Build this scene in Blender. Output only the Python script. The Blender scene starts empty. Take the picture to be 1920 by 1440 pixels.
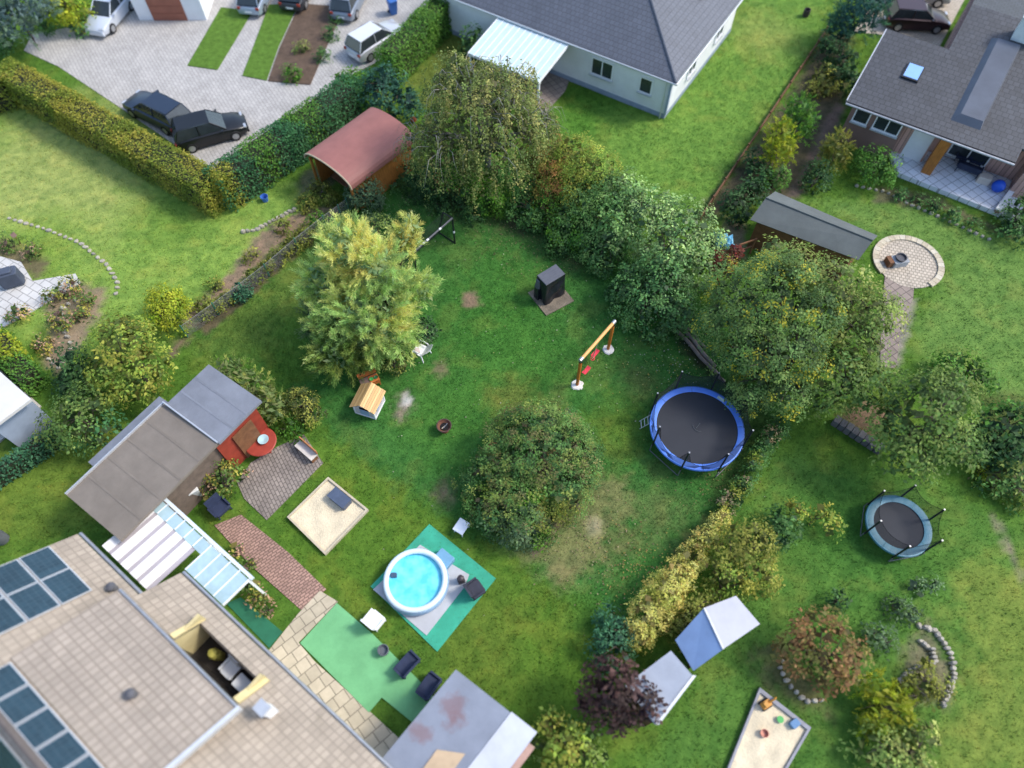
import bpy, bmesh, math, random
import numpy as np
from mathutils import Vector, Matrix

random.seed(11)
rng = np.random.default_rng(11)
S = bpy.context.scene
COL = S.collection

# ------------------------------------------------------------------ camera
ALT, FPX, TILT = 30.6, 1356.0, math.radians(30)      # drone height, focal length, tilt off straight down
cam = bpy.data.cameras.new('camera')
cam.sensor_width = 36.0
cam.lens = 36.0 * FPX / 1920.0
cam.clip_start, cam.clip_end = 0.5, 3000
camo = bpy.data.objects.new('camera', cam)
COL.objects.link(camo)
camo.location = (0, 0, ALT)
camo.rotation_euler = (TILT, 0, 0)
S.camera = camo
cam.dof.use_dof = True                                # wide open lens: near and far ends of the picture go soft
cam.dof.focus_distance = 34.5
cam.dof.aperture_fstop = cam.lens * 0.001 / 0.34

# ------------------------------------------------------------------ light
SUN_AZ, SUN_EL = math.radians(8), math.radians(47)      # azimuth counted from +X towards +Y
W = bpy.data.worlds.new('World')
S.world = W
W.use_nodes = True
wt = W.node_tree
bg = wt.nodes['Background']
sky = wt.nodes.new('ShaderNodeTexSky')
sky.sky_type = 'NISHITA'
sky.sun_disc = False
sky.sun_elevation = SUN_EL
sky.sun_rotation = math.pi / 2 - SUN_AZ
sky.air_density, sky.dust_density, sky.ozone_density = 1.0, 1.6, 1.0
wt.links.new(sky.outputs[0], bg.inputs[0])
bg.inputs[1].default_value = 0.15
sl = bpy.data.lights.new('sun', 'SUN')
sl.energy = 1.45
sl.angle = math.radians(12)
sl.color = (1.0, 0.95, 0.86)
so = bpy.data.objects.new('sun', sl)
COL.objects.link(so)
so.location = (40, 16, 60)
sd = Vector((math.cos(SUN_EL) * math.cos(SUN_AZ), math.cos(SUN_EL) * math.sin(SUN_AZ), math.sin(SUN_EL)))
so.rotation_euler = sd.to_track_quat('Z', 'Y').to_euler()
S.view_settings.view_transform = 'Standard'
S.view_settings.look = 'None'
S.view_settings.gamma = 1.0
S.view_settings.use_curve_mapping = False
S.view_settings.exposure = 1.08
S.render.engine = 'CYCLES'
S.cycles.max_bounces = 6
S.cycles.diffuse_bounces = 3
S.cycles.transparent_max_bounces = 12
S.cycles.use_denoising = True

# ------------------------------------------------------------------ plan coordinates from the aerial survey
ST, CT = math.sin(TILT), math.cos(TILT)


def depth(px, py, h=0.0):
    return (ALT - h) / (CT + (py - 720) / FPX * ST)


def G(px, py, h=0.0):
    """plan position (metres) of a surveyed point lying h metres above the lawn"""
    y = -(py - 720) / FPX
    t = depth(px, py, h)
    return ((px - 960) / FPX * t, t * (ST + y * CT))


def G3(px, py, h=0.0):
    x, y = G(px, py, h)
    return (x, y, h)


def on_plane(px, py, o, n):
    """surveyed point lying on a roof plane through o with normal n"""
    y = -(py - 720) / FPX
    d = Vector(((px - 960) / FPX, ST + y * CT, -CT + y * ST))
    c = Vector((0, 0, ALT))
    k = (Vector(o) - c).dot(Vector(n)) / d.dot(Vector(n))
    return c + d * k


# ------------------------------------------------------------------ materials
MATS = {}


def nodes_of(m):
    m.use_nodes = True
    nt = m.node_tree
    return nt, nt.nodes['Principled BSDF'], nt.nodes, nt.links


def mat(name, col, rough=0.7, var=0.25, scale=3.0, bump=0.0, bscale=40.0, metal=0.0, col2=None, spec=0.4, stretch=None, fine=0.0):
    if name in MATS:
        return MATS[name]
    m = bpy.data.materials.new(name)
    nt, b, N, L = nodes_of(m)
    tc = N.new('ShaderNodeTexCoord')
    oi = N.new('ShaderNodeObjectInfo')
    mul = N.new('ShaderNodeMath'); mul.operation = 'MULTIPLY'; mul.inputs[1].default_value = 57.0
    L.new(oi.outputs['Random'], mul.inputs[0])
    add = N.new('ShaderNodeVectorMath'); add.operation = 'ADD'
    L.new(tc.outputs['Object'], add.inputs[0]); L.new(mul.outputs[0], add.inputs[1])
    mp = N.new('ShaderNodeMapping')
    L.new(add.outputs[0], mp.inputs[0])
    if stretch:
        mp.inputs['Scale'].default_value = stretch
    no = N.new('ShaderNodeTexNoise'); no.inputs['Scale'].default_value = scale
    no.inputs['Detail'].default_value = 6.0; no.inputs['Roughness'].default_value = 0.65
    L.new(mp.outputs[0], no.inputs[0])
    mx = N.new('ShaderNodeMix'); mx.data_type = 'RGBA'
    rp = N.new('ShaderNodeMapRange'); rp.inputs[1].default_value = 0.3; rp.inputs[2].default_value = 0.7
    L.new(no.outputs[0], rp.inputs[0]); L.new(rp.outputs[0], mx.inputs[0])
    c2 = col2 or tuple(c * (1 - var) for c in col)
    c1 = tuple(min(1, c * (1 + var * 0.5)) for c in col) if not col2 else col
    mx.inputs[6].default_value = (*c2, 1); mx.inputs[7].default_value = (*c1, 1)
    out = mx.outputs[2]
    if fine:
        n2 = N.new('ShaderNodeTexNoise'); n2.inputs['Scale'].default_value = bscale
        n2.inputs['Detail'].default_value = 4.0
        L.new(mp.outputs[0], n2.inputs[0])
        r2 = N.new('ShaderNodeMapRange'); r2.inputs[1].default_value = 0.3; r2.inputs[2].default_value = 0.7
        r2.inputs[3].default_value = 1 - fine; r2.inputs[4].default_value = 1 + fine
        L.new(n2.outputs[0], r2.inputs[0])
        sc = N.new('ShaderNodeVectorMath'); sc.operation = 'SCALE'
        L.new(out, sc.inputs[0]); L.new(r2.outputs[0], sc.inputs['Scale'])
        out = sc.outputs[0]
    L.new(out, b.inputs['Base Color'])
    b.inputs['Roughness'].default_value = rough
    b.inputs['Metallic'].default_value = metal
    b.inputs['Specular IOR Level'].default_value = spec
    if bump:
        nb = N.new('ShaderNodeTexNoise'); nb.inputs['Scale'].default_value = bscale
        nb.inputs['Detail'].default_value = 5.0
        L.new(mp.outputs[0], nb.inputs[0])
        bp = N.new('ShaderNodeBump'); bp.inputs['Strength'].default_value = bump; bp.inputs['Distance'].default_value = 0.05
        L.new(nb.outputs[0], bp.inputs['Height']); L.new(bp.outputs[0], b.inputs['Normal'])
    MATS[name] = m
    return m


def tiled(name, col, tw, th, mortar, rot=0.0, rough=0.8, var=0.2, joint=None, bump=0.6, offset=0.5, patch=0.18, msize=0.02):
    """laid pieces too small to tell apart from the air: colour and relief of brick, tile or paver courses"""
    if name in MATS:
        return MATS[name]
    m = bpy.data.materials.new(name)
    nt, b, N, L = nodes_of(m)
    tc = N.new('ShaderNodeTexCoord')
    mp = N.new('ShaderNodeMapping'); mp.inputs['Rotation'].default_value = (0, 0, rot)
    L.new(tc.outputs['Object'], mp.inputs[0])
    br = N.new('ShaderNodeTexBrick')
    br.offset = offset
    br.inputs['Scale'].default_value = 1.0
    br.inputs['Mortar Size'].default_value = msize
    br.inputs['Brick Width'].default_value = tw
    br.inputs['Row Height'].default_value = th
    br.inputs['Bias'].default_value = 0.0
    br.inputs['Color1'].default_value = (*[c * (1 + var) for c in col], 1)
    br.inputs['Color2'].default_value = (*[c * (1 - var) for c in col], 1)
    br.inputs['Mortar'].default_value = (*(joint or [c * 0.45 for c in col]), 1)
    L.new(mp.outputs[0], br.inputs[0])
    no = N.new('ShaderNodeTexNoise'); no.inputs['Scale'].default_value = 0.7; no.inputs['Detail'].default_value = 8.0
    no.inputs['Roughness'].default_value = 0.7
    L.new(tc.outputs['Object'], no.inputs[0])
    r = N.new('ShaderNodeMapRange'); r.inputs[1].default_value = 0.3; r.inputs[2].default_value = 0.7
    r.inputs[3].default_value = 1 - patch; r.inputs[4].default_value = 1 + patch
    L.new(no.outputs[0], r.inputs[0])
    sc = N.new('ShaderNodeVectorMath'); sc.operation = 'SCALE'
    L.new(br.outputs[0], sc.inputs[0]); L.new(r.outputs[0], sc.inputs['Scale'])
    n3 = N.new('ShaderNodeTexNoise'); n3.inputs['Scale'].default_value = 2.6; n3.inputs['Detail'].default_value = 9.0
    n3.inputs['Roughness'].default_value = 0.8
    L.new(tc.outputs['Object'], n3.inputs[0])
    r3 = N.new('ShaderNodeMapRange'); r3.inputs[1].default_value = 0.56; r3.inputs[2].default_value = 0.72
    r3.inputs[3].default_value = 0.0; r3.inputs[4].default_value = min(1.0, patch * 2.6)
    L.new(n3.outputs[0], r3.inputs[0])
    m3 = N.new('ShaderNodeMix'); m3.data_type = 'RGBA'
    L.new(r3.outputs[0], m3.inputs[0]); L.new(sc.outputs[0], m3.inputs[6])
    m3.inputs[7].default_value = (col[0] * .62, col[1] * .64, col[2] * .52, 1)
    L.new(m3.outputs[2], b.inputs['Base Color'])
    b.inputs['Roughness'].default_value = rough
    bp = N.new('ShaderNodeBump'); bp.inputs['Strength'].default_value = bump; bp.inputs['Distance'].default_value = 0.02
    bp.invert = True
    L.new(br.outputs['Fac'], bp.inputs['Height']); L.new(bp.outputs[0], b.inputs['Normal'])
    MATS[name] = m
    return m


def leaf_mat(name, rough=0.55, trans=0.3, spec=0.35):
    if name in MATS:
        return MATS[name]
    m = bpy.data.materials.new(name)
    nt, b, N, L = nodes_of(m)
    at = N.new('ShaderNodeAttribute'); at.attribute_name = 'tint'
    L.new(at.outputs['Color'], b.inputs['Base Color'])
    b.inputs['Roughness'].default_value = rough
    b.inputs['Specular IOR Level'].default_value = spec
    tr = N.new('ShaderNodeBsdfTranslucent')
    L.new(at.outputs['Color'], tr.inputs[0])
    ms = N.new('ShaderNodeMixShader'); ms.inputs[0].default_value = trans
    L.new(b.outputs[0], ms.inputs[1]); L.new(tr.outputs[0], ms.inputs[2])
    L.new(ms.outputs[0], N['Material Output'].inputs[0])
    MATS[name] = m
    return m


LEAF = leaf_mat('leaf', 0.55, 0.45, 0.25)
GLOSSY = leaf_mat('glossy_leaf', 0.48, 0.32, 0.3)
GRASSM = leaf_mat('grass_blade', 0.7, 0.35, 0.2)
BARK = mat('bark', (0.10, 0.08, 0.06), 0.9, 0.4, 6, 0.6, 30)
BIRCHBARK = mat('birch_bark', (0.32, 0.30, 0.28), 0.8, 0.5, 5, 0.4, 30)
WHITE = mat('white_paint', (0.78, 0.79, 0.80), 0.5, 0.06, 2, fine=0.03)
RENDER = mat('white_render', (0.76, 0.77, 0.78), 0.85, 0.10, 0.9, 0.15, 60)
PLINTH = mat('grey_plinth', (0.30, 0.36, 0.46), 0.85, 0.15, 2, 0.2, 50)
GLASS = mat('window_glass', (0.035, 0.045, 0.05), 0.08, 0.3, 2, spec=0.6)
METAL = mat('galvanised_metal', (0.45, 0.46, 0.48), 0.4, 0.2, 5, metal=0.7)
BLACKM = mat('black_metal', (0.015, 0.016, 0.02), 0.45, 0.2, 4)
RUBBER = mat('rubber', (0.02, 0.02, 0.022), 0.8, 0.2, 6)
SLATE = tiled('dark_roof_tile', (0.095, 0.105, 0.13), 0.30, 0.28, 0.01, rough=0.55, var=0.08, patch=0.1, msize=.012)
SLATE2 = tiled('charcoal_roof_tile', (0.050, 0.054, 0.064), 0.34, 0.32, 0.01, rough=0.6, var=0.15, patch=0.2)
WOODO = mat('orange_wood', (0.42, 0.16, 0.035), 0.6, 0.35, 2.5, 0.2, 30, stretch=(6, 6, 1))
WOODB = mat('brown_wood', (0.20, 0.09, 0.04), 0.75, 0.4, 3, 0.3, 30)
WOODG = mat('weathered_wood', (0.30, 0.26, 0.22), 0.85, 0.4, 4, 0.4, 30)


# ------------------------------------------------------------------ mesh helpers
class MB:
    def __init__(s):
        s.v, s.f = [], []

    def add(s, vs, fs):
        n = len(s.v)
        s.v += [tuple(p) for p in vs]
        s.f += [tuple(i + n for i in f) for f in fs]
        return s

    def hexa(s, b, t):
        return s.add(list(b) + list(t), [(3, 2, 1, 0), (4, 5, 6, 7), (0, 1, 5, 4), (1, 2, 6, 5), (2, 3, 7, 6), (3, 0, 4, 7)])

    def box(s, c, d, rz=0.0, M=None):
        x, y, z = d[0] / 2, d[1] / 2, d[2] / 2
        P = [(-x, -y, -z), (x, -y, -z), (x, y, -z), (-x, y, -z), (-x, -y, z), (x, -y, z), (x, y, z), (-x, y, z)]
        R = M if M is not None else Matrix.Rotation(rz, 3, 'Z')
        P = [R @ Vector(p) + Vector(c) for p in P]
        return s.hexa(P[:4], P[4:])

    def rbox(s, c, d, r, rz=0.0, n=4):
        """upright box with rounded plan corners and a softened top edge"""
        x, y, z = d[0] / 2, d[1] / 2, d[2]
        ring = []
        for cx, cy, a0 in ((x - r, y - r, 0), (-x + r, y - r, 90), (-x + r, -y + r, 180), (x - r, -y + r, 270)):
            for k in range(n + 1):
                a = math.radians(a0 + 90 * k / n)
                ring.append((cx + r * math.cos(a), cy + r * math.sin(a)))
        R = Matrix.Rotation(rz, 2)
        m = len(ring)
        vs = []
        for sc, zz in ((1, 0), (1, z - r * 0.4), (0.97, z - r * 0.12), (0.92, z)):
            for p in ring:
                q = R @ Vector((p[0] * sc, p[1] * sc))
                vs.append((c[0] + q.x, c[1] + q.y, c[2] + zz))
        fs = [tuple(range(m))[::-1], tuple(range(3 * m, 4 * m))]
        for k in range(3):
            for i in range(m):
                j = (i + 1) % m
                fs.append((k * m + i, k * m + j, (k + 1) * m + j, (k + 1) * m + i))
        return s.add(vs, fs)

    def prism(s, poly, z0, z1):
        n = len(poly)
        vs = [(p[0], p[1], z0) for p in poly] + [(p[0], p[1], z1) for p in poly]
        fs = [tuple(range(n))[::-1], tuple(range(n, 2 * n))]
        fs += [(i, (i + 1) % n, (i + 1) % n + n, i + n) for i in range(n)]
        return s.add(vs, fs)

    def slab(s, q, th):
        """a sheet of thickness th whose upper face is the 3D polygon q"""
        q = [Vector(p) for p in q]
        n = (q[1] - q[0]).cross(q[2] - q[0]).normalized()
        if n.z < 0:
            n = -n
        k = len(q)
        lo = [p - n * th for p in q]
        return s.add(lo + q, [tuple(range(k))[::-1], tuple(range(k, 2 * k))] + [(i, (i + 1) % k, (i + 1) % k + k, i + k) for i in range(k)])

    def tube(s, pts, r, n=8, cap=True):
        pts = [Vector(p) for p in pts]
        rs = r if isinstance(r, (list, tuple)) else [r] * len(pts)
        vs, fs = [], []
        for i, p in enumerate(pts):
            d = (pts[min(i + 1, len(pts) - 1)] - pts[max(i - 1, 0)]).normalized()
            u = d.cross(Vector((0, 0, 1)))
            if u.length < 1e-3:
                u = Vector((1, 0, 0))
            u.normalize()
            w = d.cross(u)
            for k in range(n):
                a = 2 * math.pi * k / n
                vs.append(p + (u * math.cos(a) + w * math.sin(a)) * rs[i])
        for i in range(len(pts) - 1):
            for k in range(n):
                fs.append((i * n + k, i * n + (k + 1) % n, (i + 1) * n + (k + 1) % n, (i + 1) * n + k))
        if cap:
            fs += [tuple(range(n))[::-1], tuple(range((len(pts) - 1) * n, len(pts) * n))]
        return s.add(vs, fs)

    def lathe(s, prof, n=24, c=(0, 0, 0), closed=False):
        vs, fs = [], []
        for r, z in prof:
            for k in range(n):
                a = 2 * math.pi * k / n
                vs.append((c[0] + r * math.cos(a), c[1] + r * math.sin(a), c[2] + z))
        m = len(prof)
        for i in range(m if closed else m - 1):
            for k in range(n):
                j = (i + 1) % m
                fs.append((i * n + k, i * n + (k + 1) % n, j * n + (k + 1) % n, j * n + k))
        if not closed:
            fs += [tuple(range(n))[::-1], tuple(range((m - 1) * n, m * n))]
        return s.add(vs, fs)

    def mesh(s, name, smooth=False):
        me = bpy.data.meshes.new(name)
        me.from_pydata(s.v, [], s.f)
        bm = bmesh.new(); bm.from_mesh(me)
        bmesh.ops.recalc_face_normals(bm, faces=bm.faces)
        bm.to_mesh(me); bm.free()
        if smooth:
            for p in me.polygons:
                p.use_smooth = True
            try:
                me.set_sharp_from_angle(angle=math.radians(40))
            except Exception:
                pass
        return me


def top_of(o):
    while o.parent:
        o = o.parent
    return o


def link(name, me, m=None, parent=None, loc=None, rot=None):
    o = bpy.data.objects.new(name, me)
    COL.objects.link(o)
    if m is not None and me is not None and not me.materials:
        me.materials.append(m)
    if parent:
        o.parent = parent
    if loc is not None:
        o.location = loc
    if rot is not None:
        o.rotation_euler = rot
    return o


def part(name, mb, m, parent, smooth=False, world=False):
    """one mesh under its thing; world=True: mb holds plan coordinates"""
    if world:
        r = top_of(parent).location
        mb.v = [(p[0] - r[0], p[1] - r[1], p[2] - r[2]) for p in mb.v]
    return link(name, mb.mesh(name, smooth), m, parent)


def tag(o, label=None, cat=None, group=None, kind=None):
    if label:
        o['label'] = label
    if cat:
        o['category'] = cat
    if group:
        o['group'] = group
    if kind:
        o['kind'] = kind
    return o


def thing(name, label, cat, loc=(0, 0, 0), rz=0.0, group=None):
    o = bpy.data.objects.new(name, None)
    COL.objects.link(o)
    o.empty_display_size = 0.3
    o.location = (loc[0], loc[1], loc[2] if len(loc) > 2 else 0)
    o.rotation_euler = (0, 0, rz)
    return tag(o, label, cat, group)


def single(name, mb, m, label, cat, loc, rz=0.0, smooth=False, group=None):
    o = link(name, mb.mesh(name, smooth), m, None, (loc[0], loc[1], loc[2] if len(loc) > 2 else 0), (0, 0, rz))
    return tag(o, label, cat, group)


def struct(name, mb, m, smooth=False, kind='structure'):
    return tag(link(name, mb.mesh(name, smooth), m), kind=kind)


def copy_thing(o, loc, rz, label=None):
    def rec(x, p):
        c = x.copy()
        COL.objects.link(c)
        c.parent = p
        for ch in kids.get(x, ()):
            rec(ch, c)
        return c
    kids = {}
    for x in COL.objects:
        if x.parent:
            kids.setdefault(x.parent, []).append(x)
    r = rec(o, None)
    r.location = (loc[0], loc[1], loc[2] if len(loc) > 2 else 0)
    r.rotation_euler = (0, 0, rz)
    if label:
        r['label'] = label
    return r


def np_mesh(name, V, F, tint=None, smooth=False):
    me = bpy.data.meshes.new(name)
    nv, (nf, k) = len(V), F.shape
    me.vertices.add(nv)
    me.vertices.foreach_set('co', np.ascontiguousarray(V, dtype=np.float32).ravel())
    me.loops.add(nf * k)
    me.loops.foreach_set('vertex_index', np.ascontiguousarray(F, dtype=np.int32).ravel())
    me.polygons.add(nf)
    me.polygons.foreach_set('loop_start', np.arange(0, nf * k, k, dtype=np.int32))
    try:
        me.polygons.foreach_set('loop_total', np.full(nf, k, dtype=np.int32))
    except Exception:
        pass
    me.update(calc_edges=True)
    if tint is not None:
        at = me.color_attributes.new('tint', 'FLOAT_COLOR', 'POINT')
        C = np.ones((nv, 4), dtype=np.float32)
        C[:, :3] = np.clip(tint, 0.003, 0.9)
        at.data.foreach_set('color', C.ravel())
    if smooth:
        me.polygons.foreach_set('use_smooth', np.ones(nf, dtype=bool))
    return me


# ------------------------------------------------------------------ numpy noise
def vnoise(x, y, seed=0):
    xi, yi = np.floor(x).astype(np.int64), np.floor(y).astype(np.int64)
    xf, yf = x - xi, y - yi
    u, v = xf * xf * (3 - 2 * xf), yf * yf * (3 - 2 * yf)

    def h(a, b):
        n = (a * 374761393 + b * 668265263 + seed * 974634777) & 0x7fffffff
        n = ((n ^ (n >> 13)) * 1274126177) & 0x7fffffff
        return ((n ^ (n >> 16)) & 0xffff) / 65535.0
    return (h(xi, yi) * (1 - u) + h(xi + 1, yi) * u) * (1 - v) + (h(xi, yi + 1) * (1 - u) + h(xi + 1, yi + 1) * u) * v


def fbm(x, y, seed=0, octs=4):
    s, a, t = 0, 0.5, 0
    for k in range(octs):
        s = s + a * vnoise(x * 2 ** k + 17.3 * k, y * 2 ** k - 9.1 * k, seed + k)
        t += a
        a *= 0.55
    return s / t


def sdf_poly(X, Y, poly):
    """signed distance to a plan polygon, negative inside"""
    d = np.full(X.shape, 1e18)
    ins = np.zeros(X.shape, dtype=bool)
    n = len(poly)
    for i in range(n):
        ax, ay = poly[i]
        bx, by = poly[(i + 1) % n]
        ex, ey = bx - ax, by - ay
        wx, wy = X - ax, Y - ay
        t = np.clip((wx * ex + wy * ey) / (ex * ex + ey * ey + 1e-12), 0, 1)
        d = np.minimum(d, (wx - ex * t) ** 2 + (wy - ey * t) ** 2)
        c = (ay > Y) != (by > Y)
        with np.errstate(divide='ignore', invalid='ignore'):
            xi = ax + (Y - ay) * ex / (ey if abs(ey) > 1e-12 else 1e-12)
        ins ^= c & (X < xi)
    d = np.sqrt(d)
    return np.where(ins, -d, d)


def sstep(a, b, x):
    t = np.clip((x - a) / (b - a), 0, 1)
    return t * t * (3 - 2 * t)

# ------------------------------------------------------------------ the ground: soil colours of the lawns
def gp(pts, h=0.0):
    return [G(x, y, h) for x, y in pts]


LUSH, MID = (0.048, 0.150, 0.030), (0.078, 0.172, 0.030)
BRIGHT, PALE = (0.125, 0.235, 0.040), (0.28, 0.33, 0.095)
DRY, EARTH = (0.235, 0.195, 0.085), (0.20, 0.145, 0.095)
ASH, OLIVE = (0.46, 0.44, 0.40), (0.125, 0.165, 0.032)
# (outline, colour, softness of the border in m, strength, raggedness)
ZONES = [
    ('p', [(-40, 185), (60, 180), (415, 385), (490, 345), (640, 340), (600, 400), (350, 620), (270, 660), (-60, 640)], (0.19, 0.30, 0.055), 1.2, 1.0, 1.2),
    ('c', (110, 320, 6.5), PALE, 4.0, 0.9, 2.5),
    ('c', (330, 400, 2.5), (0.11, 0.21, 0.03), 2.5, 0.7, 1.5),  # greener by the hedge, mostly hedge shade painted into the lawn
    ('c', (60, 470, 3.0), (0.15, 0.26, 0.035), 2.0, 0.7, 1.5),
    ('p', [(1030, 190), (1245, 210), (1390, 0), (1400, -60), (1600, -60), (1480, 170), (1310, 410), (1180, 350), (1000, 260)], BRIGHT, 1.0, 1.0, 0.8),
    ('c', (1430, 60, 2.5), (0.20, 0.26, 0.06), 2.0, 0.8, 1.2),
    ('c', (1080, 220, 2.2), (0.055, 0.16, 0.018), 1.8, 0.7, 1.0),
    ('p', [(760, 150), (840, 40), (900, 60), (890, 110), (940, 160), (930, 230), (780, 200)], OLIVE, 0.8, 1.0, 0.8),
    ('p', [(1500, 370), (1700, 375), (1960, 450), (1960, 800), (1760, 720), (1690, 660), (1760, 500), (1640, 450)], (0.120, 0.215, 0.046), 1.0, 1.0, 0.8),
    ('p', [(1440, 830), (1620, 870), (1750, 890), (1960, 1000), (1960, 1480), (1180, 1480), (1300, 1240), (1380, 960)], MID, 1.2, 1.0, 1.0),
    ('p', [(1780, 1060), (1960, 1000), (1960, 1480), (1740, 1480), (1790, 1300), (1800, 1180)], (0.155, 0.215, 0.040), 1.2, 1.0, 1.4),
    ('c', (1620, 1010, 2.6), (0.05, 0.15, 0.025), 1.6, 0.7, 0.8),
    ('p', [(-40, 830), (60, 830), (230, 790), (300, 800), (160, 1000), (-40, 1040)], (0.12, 0.19, 0.028), 0.8, 1.0, 0.8),
    ('p', [(600, 820), (760, 900), (1000, 1060), (1150, 1190), (1130, 1480), (860, 1260), (620, 1120), (500, 990)], (0.082, 0.165, 0.020), 0.8, 1.0, 1.0),
    ('c', (900, 1200, 2.2), (0.11, 0.165, 0.024), 1.6, 0.7, 1.0),
    # the middle garden
    ('p', [(870, 260), (1300, 520), (1480, 780), (1190, 1210), (700, 880), (520, 745), (350, 630), (650, 395)], LUSH, 0.8, 1.0, 0.8),
    ('p', [(380, 625), (620, 440), (600, 560), (610, 720), (520, 740)], (0.075, 0.160, 0.022), 1.0, 1.0, 1.0),
    ('c', (450, 610, 2.2), (0.125, 0.19, 0.035), 1.6, 0.7, 1.2),
    ('c', (570, 530, 2.2), (0.11, 0.17, 0.032), 1.2, 0.7, 1.0),
    ('c', (930, 580, 3.2), (0.052, 0.165, 0.026), 2.5, 0.8, 1.5),
    ('c', (980, 690, 3.4), (0.058, 0.170, 0.027), 2.6, 0.8, 1.5),
    ('c', (830, 770, 2.8), (0.060, 0.168, 0.027), 2.2, 0.8, 1.4),
    ('c', (960, 745, 1.2), (0.15, 0.155, 0.035), 1.0, 0.6, 0.8),
    ('c', (1160, 800, 1.6), (0.095, 0.165, 0.022), 1.3, 0.8, 0.8),
    ('p', [(1100, 880), (1170, 900), (1180, 960), (1130, 1060), (1060, 1090), (960, 1050), (1010, 1020), (1060, 960)], (.19, .185, .075), 0.9, 0.8, 1.5),
    ('c', (1115, 985, 0.35), (0.34, 0.30, 0.19), 0.4, 0.8, 0.3),
    ('c', (1240, 960, 1.5), (0.12, 0.15, 0.05), 1.3, 0.6, 1.0),
    ('c', (1165, 1010, 0.9), (0.15, 0.16, 0.055), 0.9, 0.6, 0.8),
    ('c', (1060, 1085, 0.5), DRY, 0.5, 0.7, 0.5),
    ('c', (1090, 1150, 1.0), (0.075, 0.175, 0.025), 0.9, 0.7, 0.7),
    ('c', (885, 560, 0.50), EARTH, 0.3, 1.0, 0.4),
    ('c', (826, 690, 0.40), EARTH, 0.45, 0.75, 0.5),
    ('c', (830, 922, 0.50), EARTH, 0.5, 0.85, 0.5),
    ('c', (762, 760, 0.62), (0.19, 0.165, 0.12), 0.4, 0.95, 0.5),
    ('c', (765, 752, 0.36), ASH, 0.25, 1.0, 0.25),
    ('c', (748, 775, 0.25), (0.24, 0.19, 0.14), 0.25, 0.8, 0.2),
    ('c', (1045, 740, 0.5), (0.13, 0.14, 0.045), 0.8, 0.5, 0.6),
    ('c', (1200, 715, 0.9), (0.10, 0.12, 0.04), 0.9, 0.6, 0.6),
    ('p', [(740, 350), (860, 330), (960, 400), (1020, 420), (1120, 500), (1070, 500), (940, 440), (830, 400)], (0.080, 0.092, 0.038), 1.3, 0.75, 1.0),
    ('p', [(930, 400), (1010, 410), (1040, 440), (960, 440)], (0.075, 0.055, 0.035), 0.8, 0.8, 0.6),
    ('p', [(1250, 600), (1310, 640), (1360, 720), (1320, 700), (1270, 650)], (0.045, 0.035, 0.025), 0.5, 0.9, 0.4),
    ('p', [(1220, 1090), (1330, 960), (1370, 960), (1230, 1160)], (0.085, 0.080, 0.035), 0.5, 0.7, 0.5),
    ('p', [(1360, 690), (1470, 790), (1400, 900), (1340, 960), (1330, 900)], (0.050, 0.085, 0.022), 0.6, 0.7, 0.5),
    ('p', [(995, 1035), (1062, 960), (1068, 966), (1003, 1045)], (0.17, 0.12, 0.09), 0.12, 0.9, 0.12),
    # beds and bare soil of the neighbours
    ('p', [(360, 612), (625, 392), (648, 398), (385, 632)], (0.115, 0.085, 0.055), 0.25, 0.9, 0.3),
    ('p', [(480, 440), (560, 392), (632, 385), (480, 505), (352, 616), (325, 605), (420, 520)], (0.24, 0.165, 0.115), 0.4, 0.95, 0.4),
    ('p', [(320, 640), (370, 620), (335, 660), (310, 680)], (0.20, 0.13, 0.10), 0.4, 0.9, 0.4),
    ('p', [(1480, 170), (1545, 60), (1600, 60), (1590, 190), (1480, 400), (1430, 370), (1310, 420), (1300, 410)], (0.085, 0.070, 0.045), 0.6, 0.95, 0.5),
    ('p', [(1565, 190), (1590, 200), (1500, 370), (1475, 370)], (0.17, 0.12, 0.095), 0.25, 0.9, 0.2),
    ('p', [(55, 540), (130, 520), (200, 540), (190, 590), (110, 700), (70, 690), (90, 600)], (0.25, 0.18, 0.13), 0.4, 0.9, 0.5),
    ('p', [(-40, 440), (40, 455), (90, 490), (70, 530), (-40, 470)], (0.13, 0.10, 0.06), 0.4, 0.9, 0.4),
    ('p', [(1570, 780), (1620, 740), (1680, 770), (1650, 850)], (0.18, 0.11, 0.075), 0.5, 0.9, 0.4),
    ('p', [(1640, 620), (1680, 560), (1720, 560), (1700, 640), (1690, 690), (1650, 690)], (0.27, 0.23, 0.20), 0.3, 0.9, 0.2),
    ('p', [(1400, 1240), (1470, 1190), (1560, 1340), (1500, 1330), (1440, 1290)], (0.13, 0.11, 0.055), 0.7, 0.8, 0.6),
    ('p', [(560, 325), (680, 290), (620, 350), (555, 370)], (0.12, 0.11, 0.07), 0.4, 0.8, 0.3),
    ('p', [(1690, 1210), (1740, 1170), (1790, 1240), (1780, 1320), (1700, 1300)], (0.20, 0.15, 0.11), 0.5, 0.7, 0.5),
    ('p', [(1360, 400), (1400, 420), (1400, 490), (1350, 480)], (0.16, 0.12, 0.09), 0.3, 0.8, 0.3),
    ('p', [(1640, 380), (1760, 395), (1900, 450), (1920, 440), (1760, 370), (1640, 340)], (0.11, 0.09, 0.06), 0.4, 0.8, 0.4),
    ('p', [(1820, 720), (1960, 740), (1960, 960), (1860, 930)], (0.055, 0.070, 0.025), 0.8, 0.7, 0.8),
    ('p', [(1850, 960), (1866, 955), (1925, 1080), (1915, 1095)], (0.24, 0.20, 0.14), 0.2, 0.8, 0.2),
]


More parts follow.
